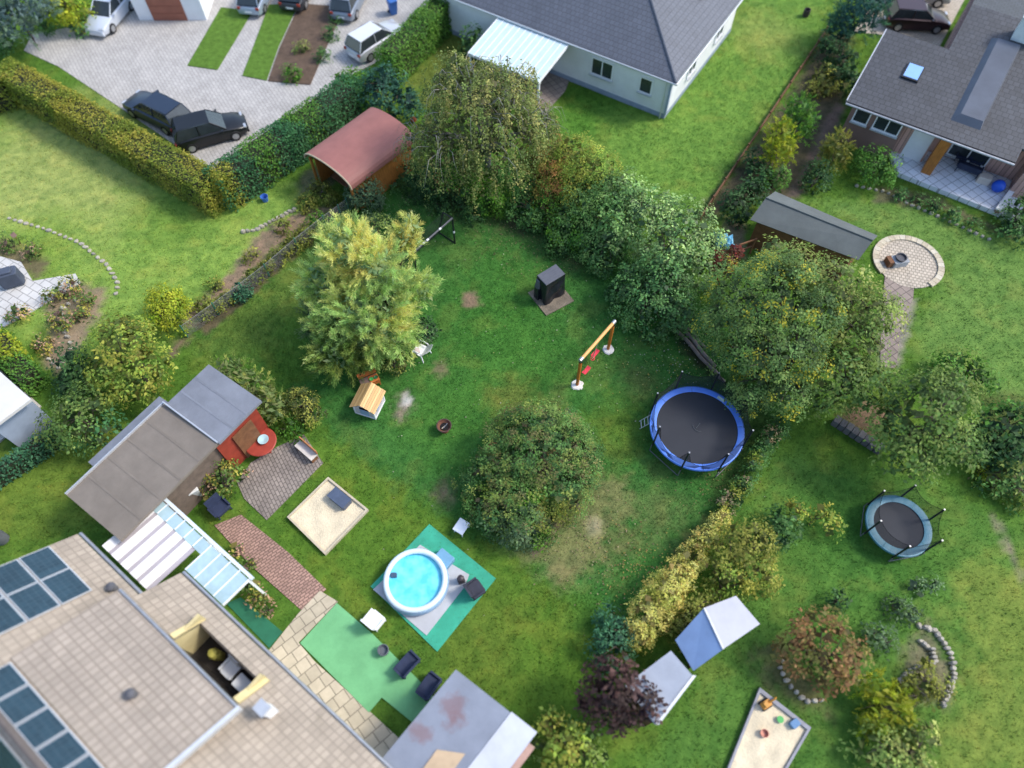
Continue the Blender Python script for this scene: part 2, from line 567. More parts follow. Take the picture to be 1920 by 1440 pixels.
def ground_tint(X, Y):
    c = np.empty(X.shape + (3,))
    c[...] = (0.080, 0.165, 0.022)
    n1 = fbm(X * 0.55, Y * 0.55, 3)
    n2 = fbm(X * 1.7, Y * 1.7, 5)
    n3 = fbm(X * 4.6, Y * 4.6, 71, 3)
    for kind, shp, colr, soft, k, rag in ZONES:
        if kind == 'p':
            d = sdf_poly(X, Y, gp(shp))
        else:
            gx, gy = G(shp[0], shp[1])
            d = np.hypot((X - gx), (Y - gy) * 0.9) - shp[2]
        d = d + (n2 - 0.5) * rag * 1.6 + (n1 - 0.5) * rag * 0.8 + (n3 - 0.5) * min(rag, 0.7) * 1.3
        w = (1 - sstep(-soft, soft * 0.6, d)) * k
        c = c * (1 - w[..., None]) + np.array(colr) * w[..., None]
    # mottling of living turf: thin yellowish places, lusher tufts
    g = np.clip((c[..., 1] - c[..., 0]) / (c[..., 1] + 1e-4), 0, 1)
    m = fbm(X * 0.9, Y * 0.9, 21, 5)
    y = sstep(0.52, 0.74, m) * g * 0.7
    yel = np.stack([c[..., 0] * 1.75 + 0.02, c[..., 1] * 1.16, c[..., 2] * 1.3], -1)
    c = c * (1 - y[..., None]) + yel * y[..., None]
    l = sstep(0.52, 0.30, fbm(X * 1.4, Y * 1.4, 33, 4)) * g * 0.5
    c = c * (1 - l[..., None] * np.array([0.45, 0.28, 0.3]))
    # coarse and fine grasses growing in tufts
    t = (fbm(X * 3.4, Y * 3.4, 91, 3) - 0.5)[..., None]
    return c * (1 + t * np.array([0.95, 0.70, 0.75]))


def axis(lo, hi, a, b_, coarse, fine):
    out = np.array([10, 30, 80, 200, 500.0])
    return np.concatenate([(lo - out)[::-1], np.arange(lo, a, coarse), np.arange(a, b_, fine), np.arange(b_, hi + coarse, coarse), hi + out])


gx = axis(-50, 50, -17, 18, 0.27, 0.12)
gy = axis(-12, 66, 4, 38, 0.27, 0.12)
GX, GY = np.meshgrid(gx, gy)
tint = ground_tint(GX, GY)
GZ = (fbm(GX * 0.35, GY * 0.35, 8) - 0.5) * 0.05 - 0.02
V = np.stack([GX, GY, GZ], -1).reshape(-1, 3)
ny, nx = GX.shape
ii = (np.arange(ny - 1)[:, None] * nx + np.arange(nx - 1)[None]).ravel()
F = np.stack([ii, ii + 1, ii + nx + 1, ii + nx], -1)
gm = bpy.data.materials.new('turf_and_soil')
nt, b, N, L = nodes_of(gm)
at = N.new('ShaderNodeAttribute'); at.attribute_name = 'tint'
tc = N.new('ShaderNodeTexCoord')
n1 = N.new('ShaderNodeTexNoise'); n1.inputs['Scale'].default_value = 9.0; n1.inputs['Detail'].default_value = 7.0
n1.inputs['Roughness'].default_value = 0.75
L.new(tc.outputs['Object'], n1.inputs[0])
r1 = N.new('ShaderNodeMapRange'); r1.inputs[1].default_value = 0.25; r1.inputs[2].default_value = 0.75
r1.inputs[3].default_value = 0.7; r1.inputs[4].default_value = 1.3
L.new(n1.outputs[0], r1.inputs[0])
sc = N.new('ShaderNodeVectorMath'); sc.operation = 'SCALE'
L.new(at.outputs['Color'], sc.inputs[0]); L.new(r1.outputs[0], sc.inputs['Scale'])
L.new(sc.outputs[0], b.inputs['Base Color'])
b.inputs['Roughness'].default_value = 0.95
b.inputs['Specular IOR Level'].default_value = 0.1
bp = N.new('ShaderNodeBump'); bp.inputs['Strength'].default_value = 0.7; bp.inputs['Distance'].default_value = 0.06
L.new(n1.outputs[0], bp.inputs['Height']); L.new(bp.outputs[0], b.inputs['Normal'])
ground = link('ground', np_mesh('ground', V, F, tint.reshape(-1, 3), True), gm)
tag(ground, kind='structure')

PAVED = []      # outlines without grass


def paving(name, px, m, z, h=0.0, kind='structure', world=None):
    poly = world or gp(px)
    PAVED.append(poly)
    cx, cy = sum(p[0] for p in poly) / len(poly), sum(p[1] for p in poly) / len(poly)
    mb = MB().prism([(p[0] - cx, p[1] - cy) for p in poly], -0.12, z)
    o = struct(name, mb, m, kind=kind)
    o.location = (cx, cy, 0)
    return o


AX = math.radians(58)
PAVE = tiled('concrete_paver', (0.42, 0.40, 0.375), 0.42, 0.21, 0.01, AX, 0.9, 0.08, bump=0.3, patch=0.14, msize=0.012)
PATIO = tiled('brown_paver', (0.25, 0.20, 0.17), 0.4, 0.4, 0.01, AX, 0.9, 0.15, bump=0.3, patch=0.2, offset=0)
YARD = tiled('grey_brown_paver', (0.26, 0.22, 0.19), 0.3, 0.15, 0.01, AX, 0.9, 0.12, bump=0.3, patch=0.3)
BRICKP = tiled('red_clinker', (0.36, 0.22, 0.17), 0.24, 0.12, 0.01, math.radians(-38), 0.9, 0.18, bump=0.4, patch=0.22)
SANDST = tiled('sandstone_paver', (0.50, 0.43, 0.31), 0.5, 0.5, 0.01, math.radians(-40), 0.9, 0.10, bump=0.3, patch=0.22, offset=0.3)
LIGHTP = tiled('pale_paver', (0.74, 0.76, 0.80), 0.5, 0.5, 0.01, math.radians(-32), 0.85, 0.06, bump=0.3, patch=0.06, offset=0)
WHITEP = tiled('white_paver', (0.54, 0.525, 0.50), 0.6, 0.4, 0.01, math.radians(30), 0.85, 0.05, bump=0.3, patch=0.14)
BEIGE = tiled('beige_paver', (0.50, 0.43, 0.34), 0.2, 0.2, 0.01, 0.3, 0.9, 0.12, bump=0.3, patch=0.15)
TURF = mat('artificial_turf', (0.18, 0.46, 0.21), 0.95, 0.22, 0.8, 0.3, 120, spec=0.1, fine=0.1)
MATG = mat('green_pool_mat', (0.045, 0.37, 0.235), 0.85, 0.25, 1.2, 0.15, 80, fine=0.08)
TARPG = mat('dark_green_mat', (0.02, 0.14, 0.075), 0.85, 0.3, 1.5, 0.2, 60)
GREYM = mat('grey_fleece', (0.46, 0.47, 0.49), 0.95, 0.12, 1.5, 0.2, 60)
SAND = mat('play_sand', (0.70, 0.60, 0.42), 0.97, 0.16, 1.6, 0.6, 14, fine=0.06)
SOIL = mat('garden_soil', (0.12, 0.08, 0.055), 0.97, 0.4, 3, 0.8, 20)

paving('driveway', [(45, 95), (60, 65), (190, 40), (540, -90), (990, -90), (845, -10), (765, 60), (715, 112), (640, 150), (402, 322), (230, 205), (110, 125)], PAVE, 0.015)
paving('patio', [(915, 130), (1075, 130), (1060, 170), (1020, 215), (925, 195)], PATIO, 0.02)
paving('terrace', [(1655, 262), (1925, 355), (1905, 420), (1868, 405), (1680, 330)], LIGHTP, 0.28)
paving('courtyard', [(1600, 60), (1640, 5), (1700, -60), (1840, -60), (1760, 90), (1660, 66)], BEIGE, 0.02)
paving('white_patio', [(-60, 465), (40, 492), (62, 528), (142, 514), (152, 532), (60, 585), (-60, 650)], WHITEP, 0.05)
paving('play_yard', [(470, 868), (520, 838), (570, 815), (606, 868), (545, 930), (500, 975), (458, 935), (445, 905)], YARD, 0.02)
paving('brick_path', [(402, 985), (452, 965), (540, 1035), (612, 1105), (566, 1145), (470, 1060)], BRICKP, 0.02)
paving('stone_path', [(600, 1108), (634, 1128), (560, 1205), (590, 1240), (700, 1340), (760, 1395), (800, 1470), (700, 1470), (500, 1225), (560, 1150)], SANDST, 0.03)
paving('artificial_lawn', [(632, 1131), (700, 1190), (800, 1290), (830, 1330), (780, 1360), (716, 1308), (692, 1336), (563, 1206)], TURF, 0.045)
gm_ = paving('ground_mat', [(425, 1132), (452, 1120), (530, 1185), (505, 1215)], TARPG, 0.03)
del gm_['kind']
gm_['label'] = 'dark green mat lying between the tiled house and the small lawn strip'
gm_['category'] = 'mat'
ring = []
cx, cy = G(1702, 492)
R0 = 1.75
paving('round_patio', None, BEIGE, 0.025, world=[(cx + R0 * math.cos(a), cy + R0 * math.sin(a)) for a in np.linspace(0, 2 * math.pi, 40)[:-1]])
paving('garden_path', [(1660, 505), (1715, 520), (1712, 560), (1690, 600), (1680, 690), (1650, 690), (1652, 600)], PATIO, 0.02)

# grass islands and the planted strip in the driveway
VERGE = mat('verge_turf', (0.10, 0.19, 0.03), 0.95, 0.35, 3.0, 0.8, 16, spec=0.1, fine=0.3)


def island(name, px, m):
    poly = gp(px)
    cx, cy = sum(p[0] for p in poly) / len(poly), sum(p[1] for p in poly) / len(poly)
    o = struct(name, MB().prism([(p[0] - cx, p[1] - cy) for p in poly], -0.1, 0.07), m)
    o.location = (cx, cy, 0)


island('grass_verge', [(415, 15), (474, 22), (408, 132), (352, 124)], VERGE)
island('planting_bed', [(505, 10), (560, 8), (522, 90), (500, 152), (455, 143)], VERGE)
island('soil_bed', [(563, 8), (646, 14), (612, 90), (582, 160), (503, 153), (525, 90)], SOIL)

# driven kerb of the driveway
# ------------------------------------------------------------------ grass
def grass(name, npts, box, size, seed, blades=3, inside=None):
    r = np.random.default_rng(seed)
    X = r.uniform(box[0], box[1], npts)
    Y = r.uniform(box[2], box[3], npts)
    # keep what lies near the picture
    dep = ALT * CT + Y * ST
    up = Y * CT - ALT * ST
    ok = (np.abs(X / dep) < 0.76) & (np.abs(up / dep) < 0.58)
    X, Y = X[ok], Y[ok]
    if inside is not None:
        d = sdf_poly(X, Y, inside[0])
        ok = d < 0 if inside[1] else d >= 0
        X, Y = X[ok], Y[ok]
    for p in PAVED:
        ok = sdf_poly(X, Y, p) > 0.02
        X, Y = X[ok], Y[ok]
    c = ground_tint(X, Y)
    green = np.clip((c[:, 1] - c[:, 0] * 0.85) / (c[:, 1] + 1e-3) * 2.2, 0.0, 1)
    ok = r.uniform(0, 1, len(X)) < 0.12 + 0.88 * green
    X, Y, c = X[ok], Y[ok], c[ok]
    n = len(X)
    Vs, Cs = [], []
    j = r.uniform(0.8, 1.25, (n, 1)) * np.stack([r.uniform(0.85, 1.25, n), np.ones(n), r.uniform(0.8, 1.2, n)], -1)
    c = c * j
    for k in range(blades):
        a = r.uniform(0, 2 * math.pi, n)
        s = size * r.uniform(0.5, 1.3, n)
        ox, oy = r.normal(0, size * 0.4, n), r.normal(0, size * 0.4, n)
        w = s * 0.22
        dx, dy = np.cos(a), np.sin(a)
        lean = r.uniform(0.2, 1.0, n)
        z0 = np.full(n, -0.02)
        Vs.append(np.stack([np.stack([X + ox - dy * w, Y + oy + dx * w, z0], -1),
                            np.stack([X + ox + dy * w, Y + oy - dx * w, z0], -1),
                            np.stack([X + ox + dx * s * lean, Y + oy + dy * s * lean, s * 0.75], -1)], 1))
        Cs.append(np.repeat(c[:, None], 3, 1))
    V = np.concatenate(Vs).reshape(-1, 3)
    C = np.concatenate(Cs).reshape(-1, 3)
    F = np.arange(len(V)).reshape(-1, 3)
    o = link(name, np_mesh(name, V, F, C * 1.25), GRASSM)
    return tag(o, kind='stuff')


PLOT = gp([(860, 190), (1620, 580), (1480, 800), (1200, 1250), (700, 890), (500, 760), (340, 640), (640, 390), (740, 300)])
grass('lawn_grass', 210000, (-17, 18, 4, 39), 0.055, 5, 2, (PLOT, True))
grass('garden_grass', 260000, (-42, 42, -2, 56), 0.08, 6, 2, (PLOT, False))

# ------------------------------------------------------------------ vegetation
PAL = {
    'golden_conifer': [(.26, .35, .155), (.22, .33, .15), (.18, .29, .135), (.31, .37, .16), (.23, .34, .155)],
    'gold_tip': [(.44, .42, .18), (.36, .40, .17), (.30, .37, .15), (.42, .38, .16)],
    'laurel': [(.065, .145, .05), (.095, .19, .07), (.135, .225, .09), (.045, .105, .038)],
    'viburnum': [(.115, .20, .08), (.165, .245, .11), (.075, .15, .06), (.205, .285, .13)],
    'dark': [(.022, .060, .028), (.035, .085, .036), (.05, .105, .045)],
    'darkgreen': [(.04, .105, .042), (.062, .14, .052), (.085, .17, .065)],
    'bright': [(.07, .17, .025), (.10, .215, .03), (.05, .13, .025)],
    'birch': [(.13, .165, .065), (.17, .19, .08), (.11, .15, .06), (.20, .19, .085), (.09, .125, .045)],
    'redbush': [(.24, .12, .06), (.28, .14, .065), (.17, .15, .05), (.13, .165, .045)],
    'yellowgreen': [(.22, .25, .055), (.17, .235, .05), (.28, .27, .065), (.12, .18, .04)],
    'robinia': [(.085, .15, .06), (.11, .18, .07), (.065, .12, .05), (.14, .20, .075), (.095, .17, .055)],
    'pale': [(.19, .24, .08), (.15, .21, .07), (.24, .26, .10), (.12, .18, .06)],
    'midtree': [(.09, .155, .05), (.13, .19, .06), (.07, .13, .045), (.16, .21, .07)],
    'mixed': [(.09, .17, .06), (.13, .19, .065), (.055, .125, .05), (.155, .14, .075), (.10, .20, .065), (.18, .22, .07)],
    'greygreen': [(.085, .135, .085), (.11, .165, .10), (.06, .105, .065)],
    'goldhedge': [(.49, .42, .15), (.52, .45, .17), (.42, .40, .13), (.50, .37, .14), (.36, .37, .12)],
    'teal': [(.045, .13, .085), (.06, .155, .10), (.035, .10, .07)],
    'thuja_dark': [(.04, .125, .065), (.055, .155, .075), (.03, .095, .055)],
    'thuja_green': [(.07, .17, .035), (.10, .20, .04), (.055, .14, .03)],
    'hedge_yellow': [(.21, .21, .04), (.25, .23, .05), (.16, .19, .035), (.12, .16, .03)],
    'golden_thuja': [(.24, .28, .03), (.30, .31, .04), (.17, .24, .025)],
    'olive': [(.16, .18, .045), (.20, .20, .055), (.12, .15, .035)],
    'maroon': [(.055, .03, .04), (.075, .038, .045), (.04, .025, .03)],
    'rust': [(.20, .115, .065), (.17, .125, .06), (.23, .12, .07), (.14, .135, .05)],
    'redleaf': [(.17, .025, .025), (.12, .03, .03), (.09, .05, .03)],
    'bluegreen': [(.10, .16, .15), (.13, .19, .18), (.07, .12, .11)],
    'variegated': [(.24, .24, .07), (.10, .12, .04), (.05, .07, .03)],
    'flowering': [(.10, .16, .05), (.07, .12, .04), (.35, .22, .20), (.30, .27, .08)],
    'darkconifer': [(.03, .09, .075), (.045, .12, .09), (.025, .07, .06)],
    'stems': [(.22, .17, .14), (.18, .13, .11), (.10, .14, .05)],
}


def unit(a):
    return a / (np.linalg.norm(a, axis=-1, keepdims=True) + 1e-9)


def lobe(px, py, h, rpx, rz=1.0):
    x, y = G(px, py, h)
    r = rpx / FPX * depth(px, py, h)
    return (x, y, h, r, r, r * rz)


def leaf_cards(p, n, d, ln, wd, fold, r):
    """bent four-cornered leaves at p with normal n, growing along d"""
    s = np.cross(n, d)
    ln, wd = ln[:, None], wd[:, None]
    mid = p + d * ln * 0.48 + n * wd * fold
    return np.stack([p, mid - s * wd, p + d * ln - n * wd * 0.3, mid + s * wd], 1)


def shell_points(lobes, per_m2, r, low=-0.6, inner=0.8, hollow=False):
    Ps, Ds = [], []
    L_ = np.array(lobes)
    for i, (x, y, z, a, b_, c_) in enumerate(L_):
        area = 4 * math.pi * (((a * b_) ** 1.6 + (a * c_) ** 1.6 + (b_ * c_) ** 1.6) / 3) ** (1 / 1.6)
        n = max(6, int(area * per_m2))
        d = unit(r.normal(size=(n, 3)))
        d = d[d[:, 2] > low]
        rad = np.where(r.uniform(0, 1, len(d)) < 0.72, r.uniform(0.88, 1.08, len(d)), r.uniform(0.55, 0.9, len(d)))
        bump = 1 + (vnoise(d[:, 0] * 3 + i * 7 + 40, d[:, 1] * 3 + d[:, 2] * 2 + 60, i) - 0.5) * 0.42
        p = np.array([x, y, z]) + d * np.array([a, b_, c_]) * (rad * bump)[:, None]
        keep = p[:, 2] > 0.05
        if hollow:      # gaps between the leading shoots
            hn = vnoise(p[:, 0] * 1.9 + 31, p[:, 1] * 1.9 + p[:, 2] * 1.3 + 57, 5 + i) * .6 + vnoise(p[:, 0] * 4.1 + 11, p[:, 1] * 4.1 + p[:, 2] * 2.9, 9) * .4
            keep &= ~((hn < .29) & (rad > .8))
        for j, q in enumerate(L_):
            if j != i:
                keep &= (((p - q[:3]) / q[3:]) ** 2).sum(1) > inner ** 2
        Ps.append(p[keep]); Ds.append(d[keep])
    return np.concatenate(Ps), np.concatenate(Ds)


def foliage_mesh(lobes, pal, leaf=0.15, dens=1.0, clump=0.32, style='leaf', seed=1, accent=None, droop=0.25, spread=0.5, zones=None, varied=False):
    """crown: leaf clumps over the lobes. zones: [(x, y, z, r, palette)] parts of the crown with other foliage"""
    r = np.random.default_rng(seed)
    P, D = shell_points(lobes, dens * 1.5 / (clump * clump * 3.0), r, hollow=style == 'leaf')
    n = len(P)
    pal_a = np.array(PAL[pal])
    cc = pal_a[r.integers(0, len(pal_a), n)]
    if zones:
        for (zx, zy, zz, zr, zp) in zones:
            za = np.array(PAL[zp])
            dd = np.linalg.norm(P - np.array([zx, zy, zz]), axis=1) * r.uniform(0.8, 1.3, n)
            pick = dd < zr
            cc[pick] = za[r.integers(0, len(za), pick.sum())]
    cc = cc * (r.uniform(0.42, 1.45, (n, 1)) if varied else r.uniform(0.62, 1.3, (n, 1)))
    if style == 'leaf':
        m = max(5, int(2.1 * (clump / leaf) ** 2 * 2.4 * spread * 2))
        m = min(m, 64)
        off = r.normal(0, 1, (n, m, 3)) * clump * 0.48
        off -= D[:, None] * (np.einsum('nmk,nk->nm', off, D)[..., None]) * 0.35
        p = P[:, None] + off
        p[..., 2] -= (off[..., 0] ** 2 + off[..., 1] ** 2) / clump * 0.35
        nn = unit(D[:, None] * 0.65 + np.array([0, 0, .55]) + r.normal(0, .34, (n, m, 3)))
        d0 = unit(off + r.normal(0, clump * .4, (n, m, 3)) + D[:, None] * clump * .3)
        d0[..., 2] -= droop
        d0 = unit(d0 - nn * np.einsum('nmk,nmk->nm', d0, nn)[..., None])
        ln = leaf * r.uniform(0.55, 1.25, (n, m)) * r.uniform(0.7, 1.3, (n, 1))
        wd = ln * r.uniform(0.20, 0.38, (n, m))
        col = cc[:, None] * r.uniform(0.7, 1.3, (n, m, 1)) * np.array([1, 1, 1])
        if accent is not None:
            am = (r.uniform(0, 1, n) < accent[1])[:, None] & (r.uniform(0, 1, (n, m)) < 0.7)
            col[am] = np.array(accent[0]) * r.uniform(0.75, 1.2, (am.sum(), 1))
    elif style in ('plume', 'needle'):
        m = 105 if style == 'plume' else 40
        Lp = clump * (2.9 if style == 'plume' else 1.5)
        ax = unit(D * 0.85 + np.array([0, 0, .35 if style == 'plume' else .5]) + r.normal(0, .28, (n, 3)))
        t = r.uniform(0, 1, (n, m))
        p = P[:, None] + ax[:, None] * ((t - 0.55) * Lp)[..., None] + r.normal(0, clump * (.15 if style == 'plume' else .09), (n, m, 3))
        p[..., 2] -= (t ** 2) * clump * 0.35
        d0 = unit(ax[:, None] * 0.9 + r.normal(0, .52, (n, m, 3)) * (1.15 - t * .5)[..., None])
        nn = unit(np.cross(d0, r.normal(0, 1, (n, m, 3))) + np.array([0, 0, .3]))
        nn = unit(nn - d0 * np.einsum('nmk,nmk->nm', d0, nn)[..., None])
        ln = leaf * r.uniform(0.6, 1.3, (n, m)) * (1.15 - t * 0.5)
        wd = ln * (0.055 if style == 'plume' else .075)
        tip = np.array([1.18, 1.1, 1.05])
        col = cc[:, None] * (0.85 + 0.35 * t[..., None]) * tip * r.uniform(0.75, 1.25, (n, m, 1))
    elif style == 'weep':
        m = 38
        Ld = r.uniform(0.8, 2.0, n)
        out = unit(D * np.array([1, 1, 0.2]) + r.normal(0, .25, (n, 3)))
        t = r.uniform(0, 1, (n, m))
        p = P[:, None] + out[:, None] * (t * 0.55 * (1 - t * .55))[..., None] + r.normal(0, .085, (n, m, 3))
        p[..., 2] -= (t ** 1.6) * Ld[:, None]
        nn = unit(D[:, None] * .6 + np.array([0, 0, .4]) + r.normal(0, .5, (n, m, 3)))
        d0 = unit(r.normal(0, .6, (n, m, 3)) + np.array([0, 0, -.8]))
        d0 = unit(d0 - nn * np.einsum('nmk,nmk->nm', d0, nn)[..., None])
        ln = leaf * r.uniform(0.6, 1.3, (n, m))
        wd = ln * .36
        col = cc[:, None] * r.uniform(0.65, 1.35, (n, m, 1))
        p[..., 2] = np.maximum(p[..., 2], 0.15)
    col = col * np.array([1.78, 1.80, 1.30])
    p, nn, d0, col = p.reshape(-1, 3), nn.reshape(-1, 3), d0.reshape(-1, 3), col.reshape(-1, 3)
    Vq = leaf_cards(p, nn, d0, ln.ravel(), wd.ravel(), 0.25, r)
    Cq = np.repeat(col[:, None], 4, 1)
    # larger, darker coloured leaves deeper inside close the view through the crown
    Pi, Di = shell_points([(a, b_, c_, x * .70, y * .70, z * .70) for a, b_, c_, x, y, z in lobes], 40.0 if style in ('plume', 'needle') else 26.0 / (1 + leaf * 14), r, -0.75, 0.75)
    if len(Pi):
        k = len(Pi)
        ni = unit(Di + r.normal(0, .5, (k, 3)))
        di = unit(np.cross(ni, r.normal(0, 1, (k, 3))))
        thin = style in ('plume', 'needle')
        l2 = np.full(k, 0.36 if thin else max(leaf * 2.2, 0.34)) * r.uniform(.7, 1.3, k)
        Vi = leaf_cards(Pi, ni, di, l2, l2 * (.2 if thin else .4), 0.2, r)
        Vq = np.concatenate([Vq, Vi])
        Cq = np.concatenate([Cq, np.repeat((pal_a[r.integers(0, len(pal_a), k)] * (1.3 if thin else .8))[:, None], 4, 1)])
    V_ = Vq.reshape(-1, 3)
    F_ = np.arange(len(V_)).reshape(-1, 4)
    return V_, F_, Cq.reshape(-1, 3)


def limbs(lobes, base, r0, seed, bend=0.25):
    rr = random.Random(seed)
    mb = MB()
    top = max(l[2] for l in lobes)
    x0, y0 = base
    hz = max(0.3, min(l[2] for l in lobes) * 0.6)
    fork = (x0 + rr.uniform(-.1, .1), y0 + rr.uniform(-.1, .1), hz)
    mb.tube([(x0, y0, -0.15), (x0, y0, hz * .4), fork], [r0 * 1.25, r0, r0 * .85], 9)
    for l in lobes:
        e = (l[0], l[1], l[2] + l[5] * .35)
        m1 = tuple(fork[k] + (e[k] - fork[k]) * .5 + (rr.uniform(-.3, .3) if k < 2 else .25 * l[5]) for k in range(3))
        mb.tube([fork, m1, e], [r0 * .7, r0 * .45, r0 * .12], 6)
        for q in range(3):
            a = rr.uniform(0, 6.28)
            f = (l[0] + math.cos(a) * l[3] * .8, l[1] + math.sin(a) * l[4] * .8, l[2] + l[5] * rr.uniform(-.1, .5))
            mb.tube([m1, ((m1[0] + f[0]) / 2, (m1[1] + f[1]) / 2, (m1[2] + f[2]) / 2 + .15), f], [r0 * .4, r0 * .22, r0 * .06], 5)
    return mb


def weeping_twigs(lobes, seed, n=120):
    rr = random.Random(seed)
    mb = MB()
    for k in range(n):
        l = lobes[k % len(lobes)]
        a = rr.uniform(0, 6.283)
        e = rr.uniform(.2, 1.2)
        d = Vector((math.cos(a) * math.cos(e), math.sin(a) * math.cos(e), math.sin(e)))
        c = Vector(l[:3])
        p0 = c + Vector((d.x * l[3], d.y * l[4], d.z * l[5])) * .55
        p1 = c + Vector((d.x * l[3], d.y * l[4], d.z * l[5])) * 1.04
        o = Vector((d.x, d.y, 0))
        p2 = p1 + o * .45 + Vector((rr.uniform(-.15, .15), rr.uniform(-.15, .15), -.25))
        p3 = p2 + o * .25 + Vector((rr.uniform(-.15, .15), rr.uniform(-.15, .15), -rr.uniform(.5, 1.1)))
        w = rr.uniform(.7, 1.3)
        mb.tube([p0, p1, p2, p3], [.026 * w, .016 * w, .008 * w, .004], 4, False)
    return mb


SEED = [100]


def plant(name, label, cat, lobes, pal, leaf=0.15, dens=1.0, clump=0.32, style='leaf', trunk=0.08, accent=None, group=None,
          glossy=False, bark=None, droop=0.25, zones=None, spread=0.5, base=None, crown_name='crown', stem_name='trunk'):
    SEED[0] += 1
    ls = [lobe(*l) for l in lobes]
    bx = base or (sum(l[0] for l in ls) / len(ls), sum(l[1] for l in ls) / len(ls))
    t = thing(name, label, cat, (bx[0], bx[1], 0), 0, group)
    lv = [(l[0] - bx[0], l[1] - bx[1], l[2], l[3], l[4], l[5]) for l in ls]
    zz = None
    if zones:
        zz = []
        for z in zones:
            q = lobe(*z[:4])
            zz.append((q[0] - bx[0], q[1] - bx[1], q[2], q[3], z[4]))
    V_, F_, C_ = foliage_mesh(lv, pal, leaf, dens, clump, style, SEED[0], accent, droop, spread, zz, glossy)
    link(crown_name, np_mesh(crown_name, V_, F_, C_), GLOSSY if glossy else LEAF, t)
    reach = max(math.hypot(l[0], l[1]) for l in lv)
    if reach > 1.6 * max(l[2] + l[5] for l in lv) or max(l[2] for l in lv) < .5:
        sb = MB()           # many stems from the ground, one stool under each part of the growth
        for l in lv:
            for q in range(3):
                a = 2.1 * q + l[0]
                sb.tube([(l[0], l[1], -.08), (l[0] + .3 * l[3] * math.cos(a), l[1] + .3 * l[4] * math.sin(a), l[2] * .7),
                         (l[0] + .6 * l[3] * math.cos(a), l[1] + .6 * l[4] * math.sin(a), l[2] + l[5] * .4)], [.022, .016, .006], 5)
        tag(part('stems', sb, bark or BARK, t, True), kind='stuff')
    else:
        part(stem_name, limbs(lv, (0, 0), trunk, SEED[0]), bark or BARK, t, True)
    if style == 'weep':
        part('twigs', weeping_twigs(lv, SEED[0]), mat('grey_twig', (.26, .25, .22), .8, .3, 6), t)
    return t


def plants(name, label, cat, lobes, pal, leaf=.14, dens=.9, clump=.24, group=None):
    order = ('uppermost', 'second', 'third', 'fourth', 'fifth', 'sixth', 'seventh', 'eighth', 'ninth', 'lowest')
    ls = sorted(lobes, key=lambda l: l[1])
    for k, l in enumerate(ls):
        w = 'lowest of the group' if k == len(ls) - 1 else 'uppermost of the group' if k == 0 else order[k] + ' from the top'
        plant(name, label + ', ' + w, cat, [l], pal, leaf, dens, clump, group=group or label)


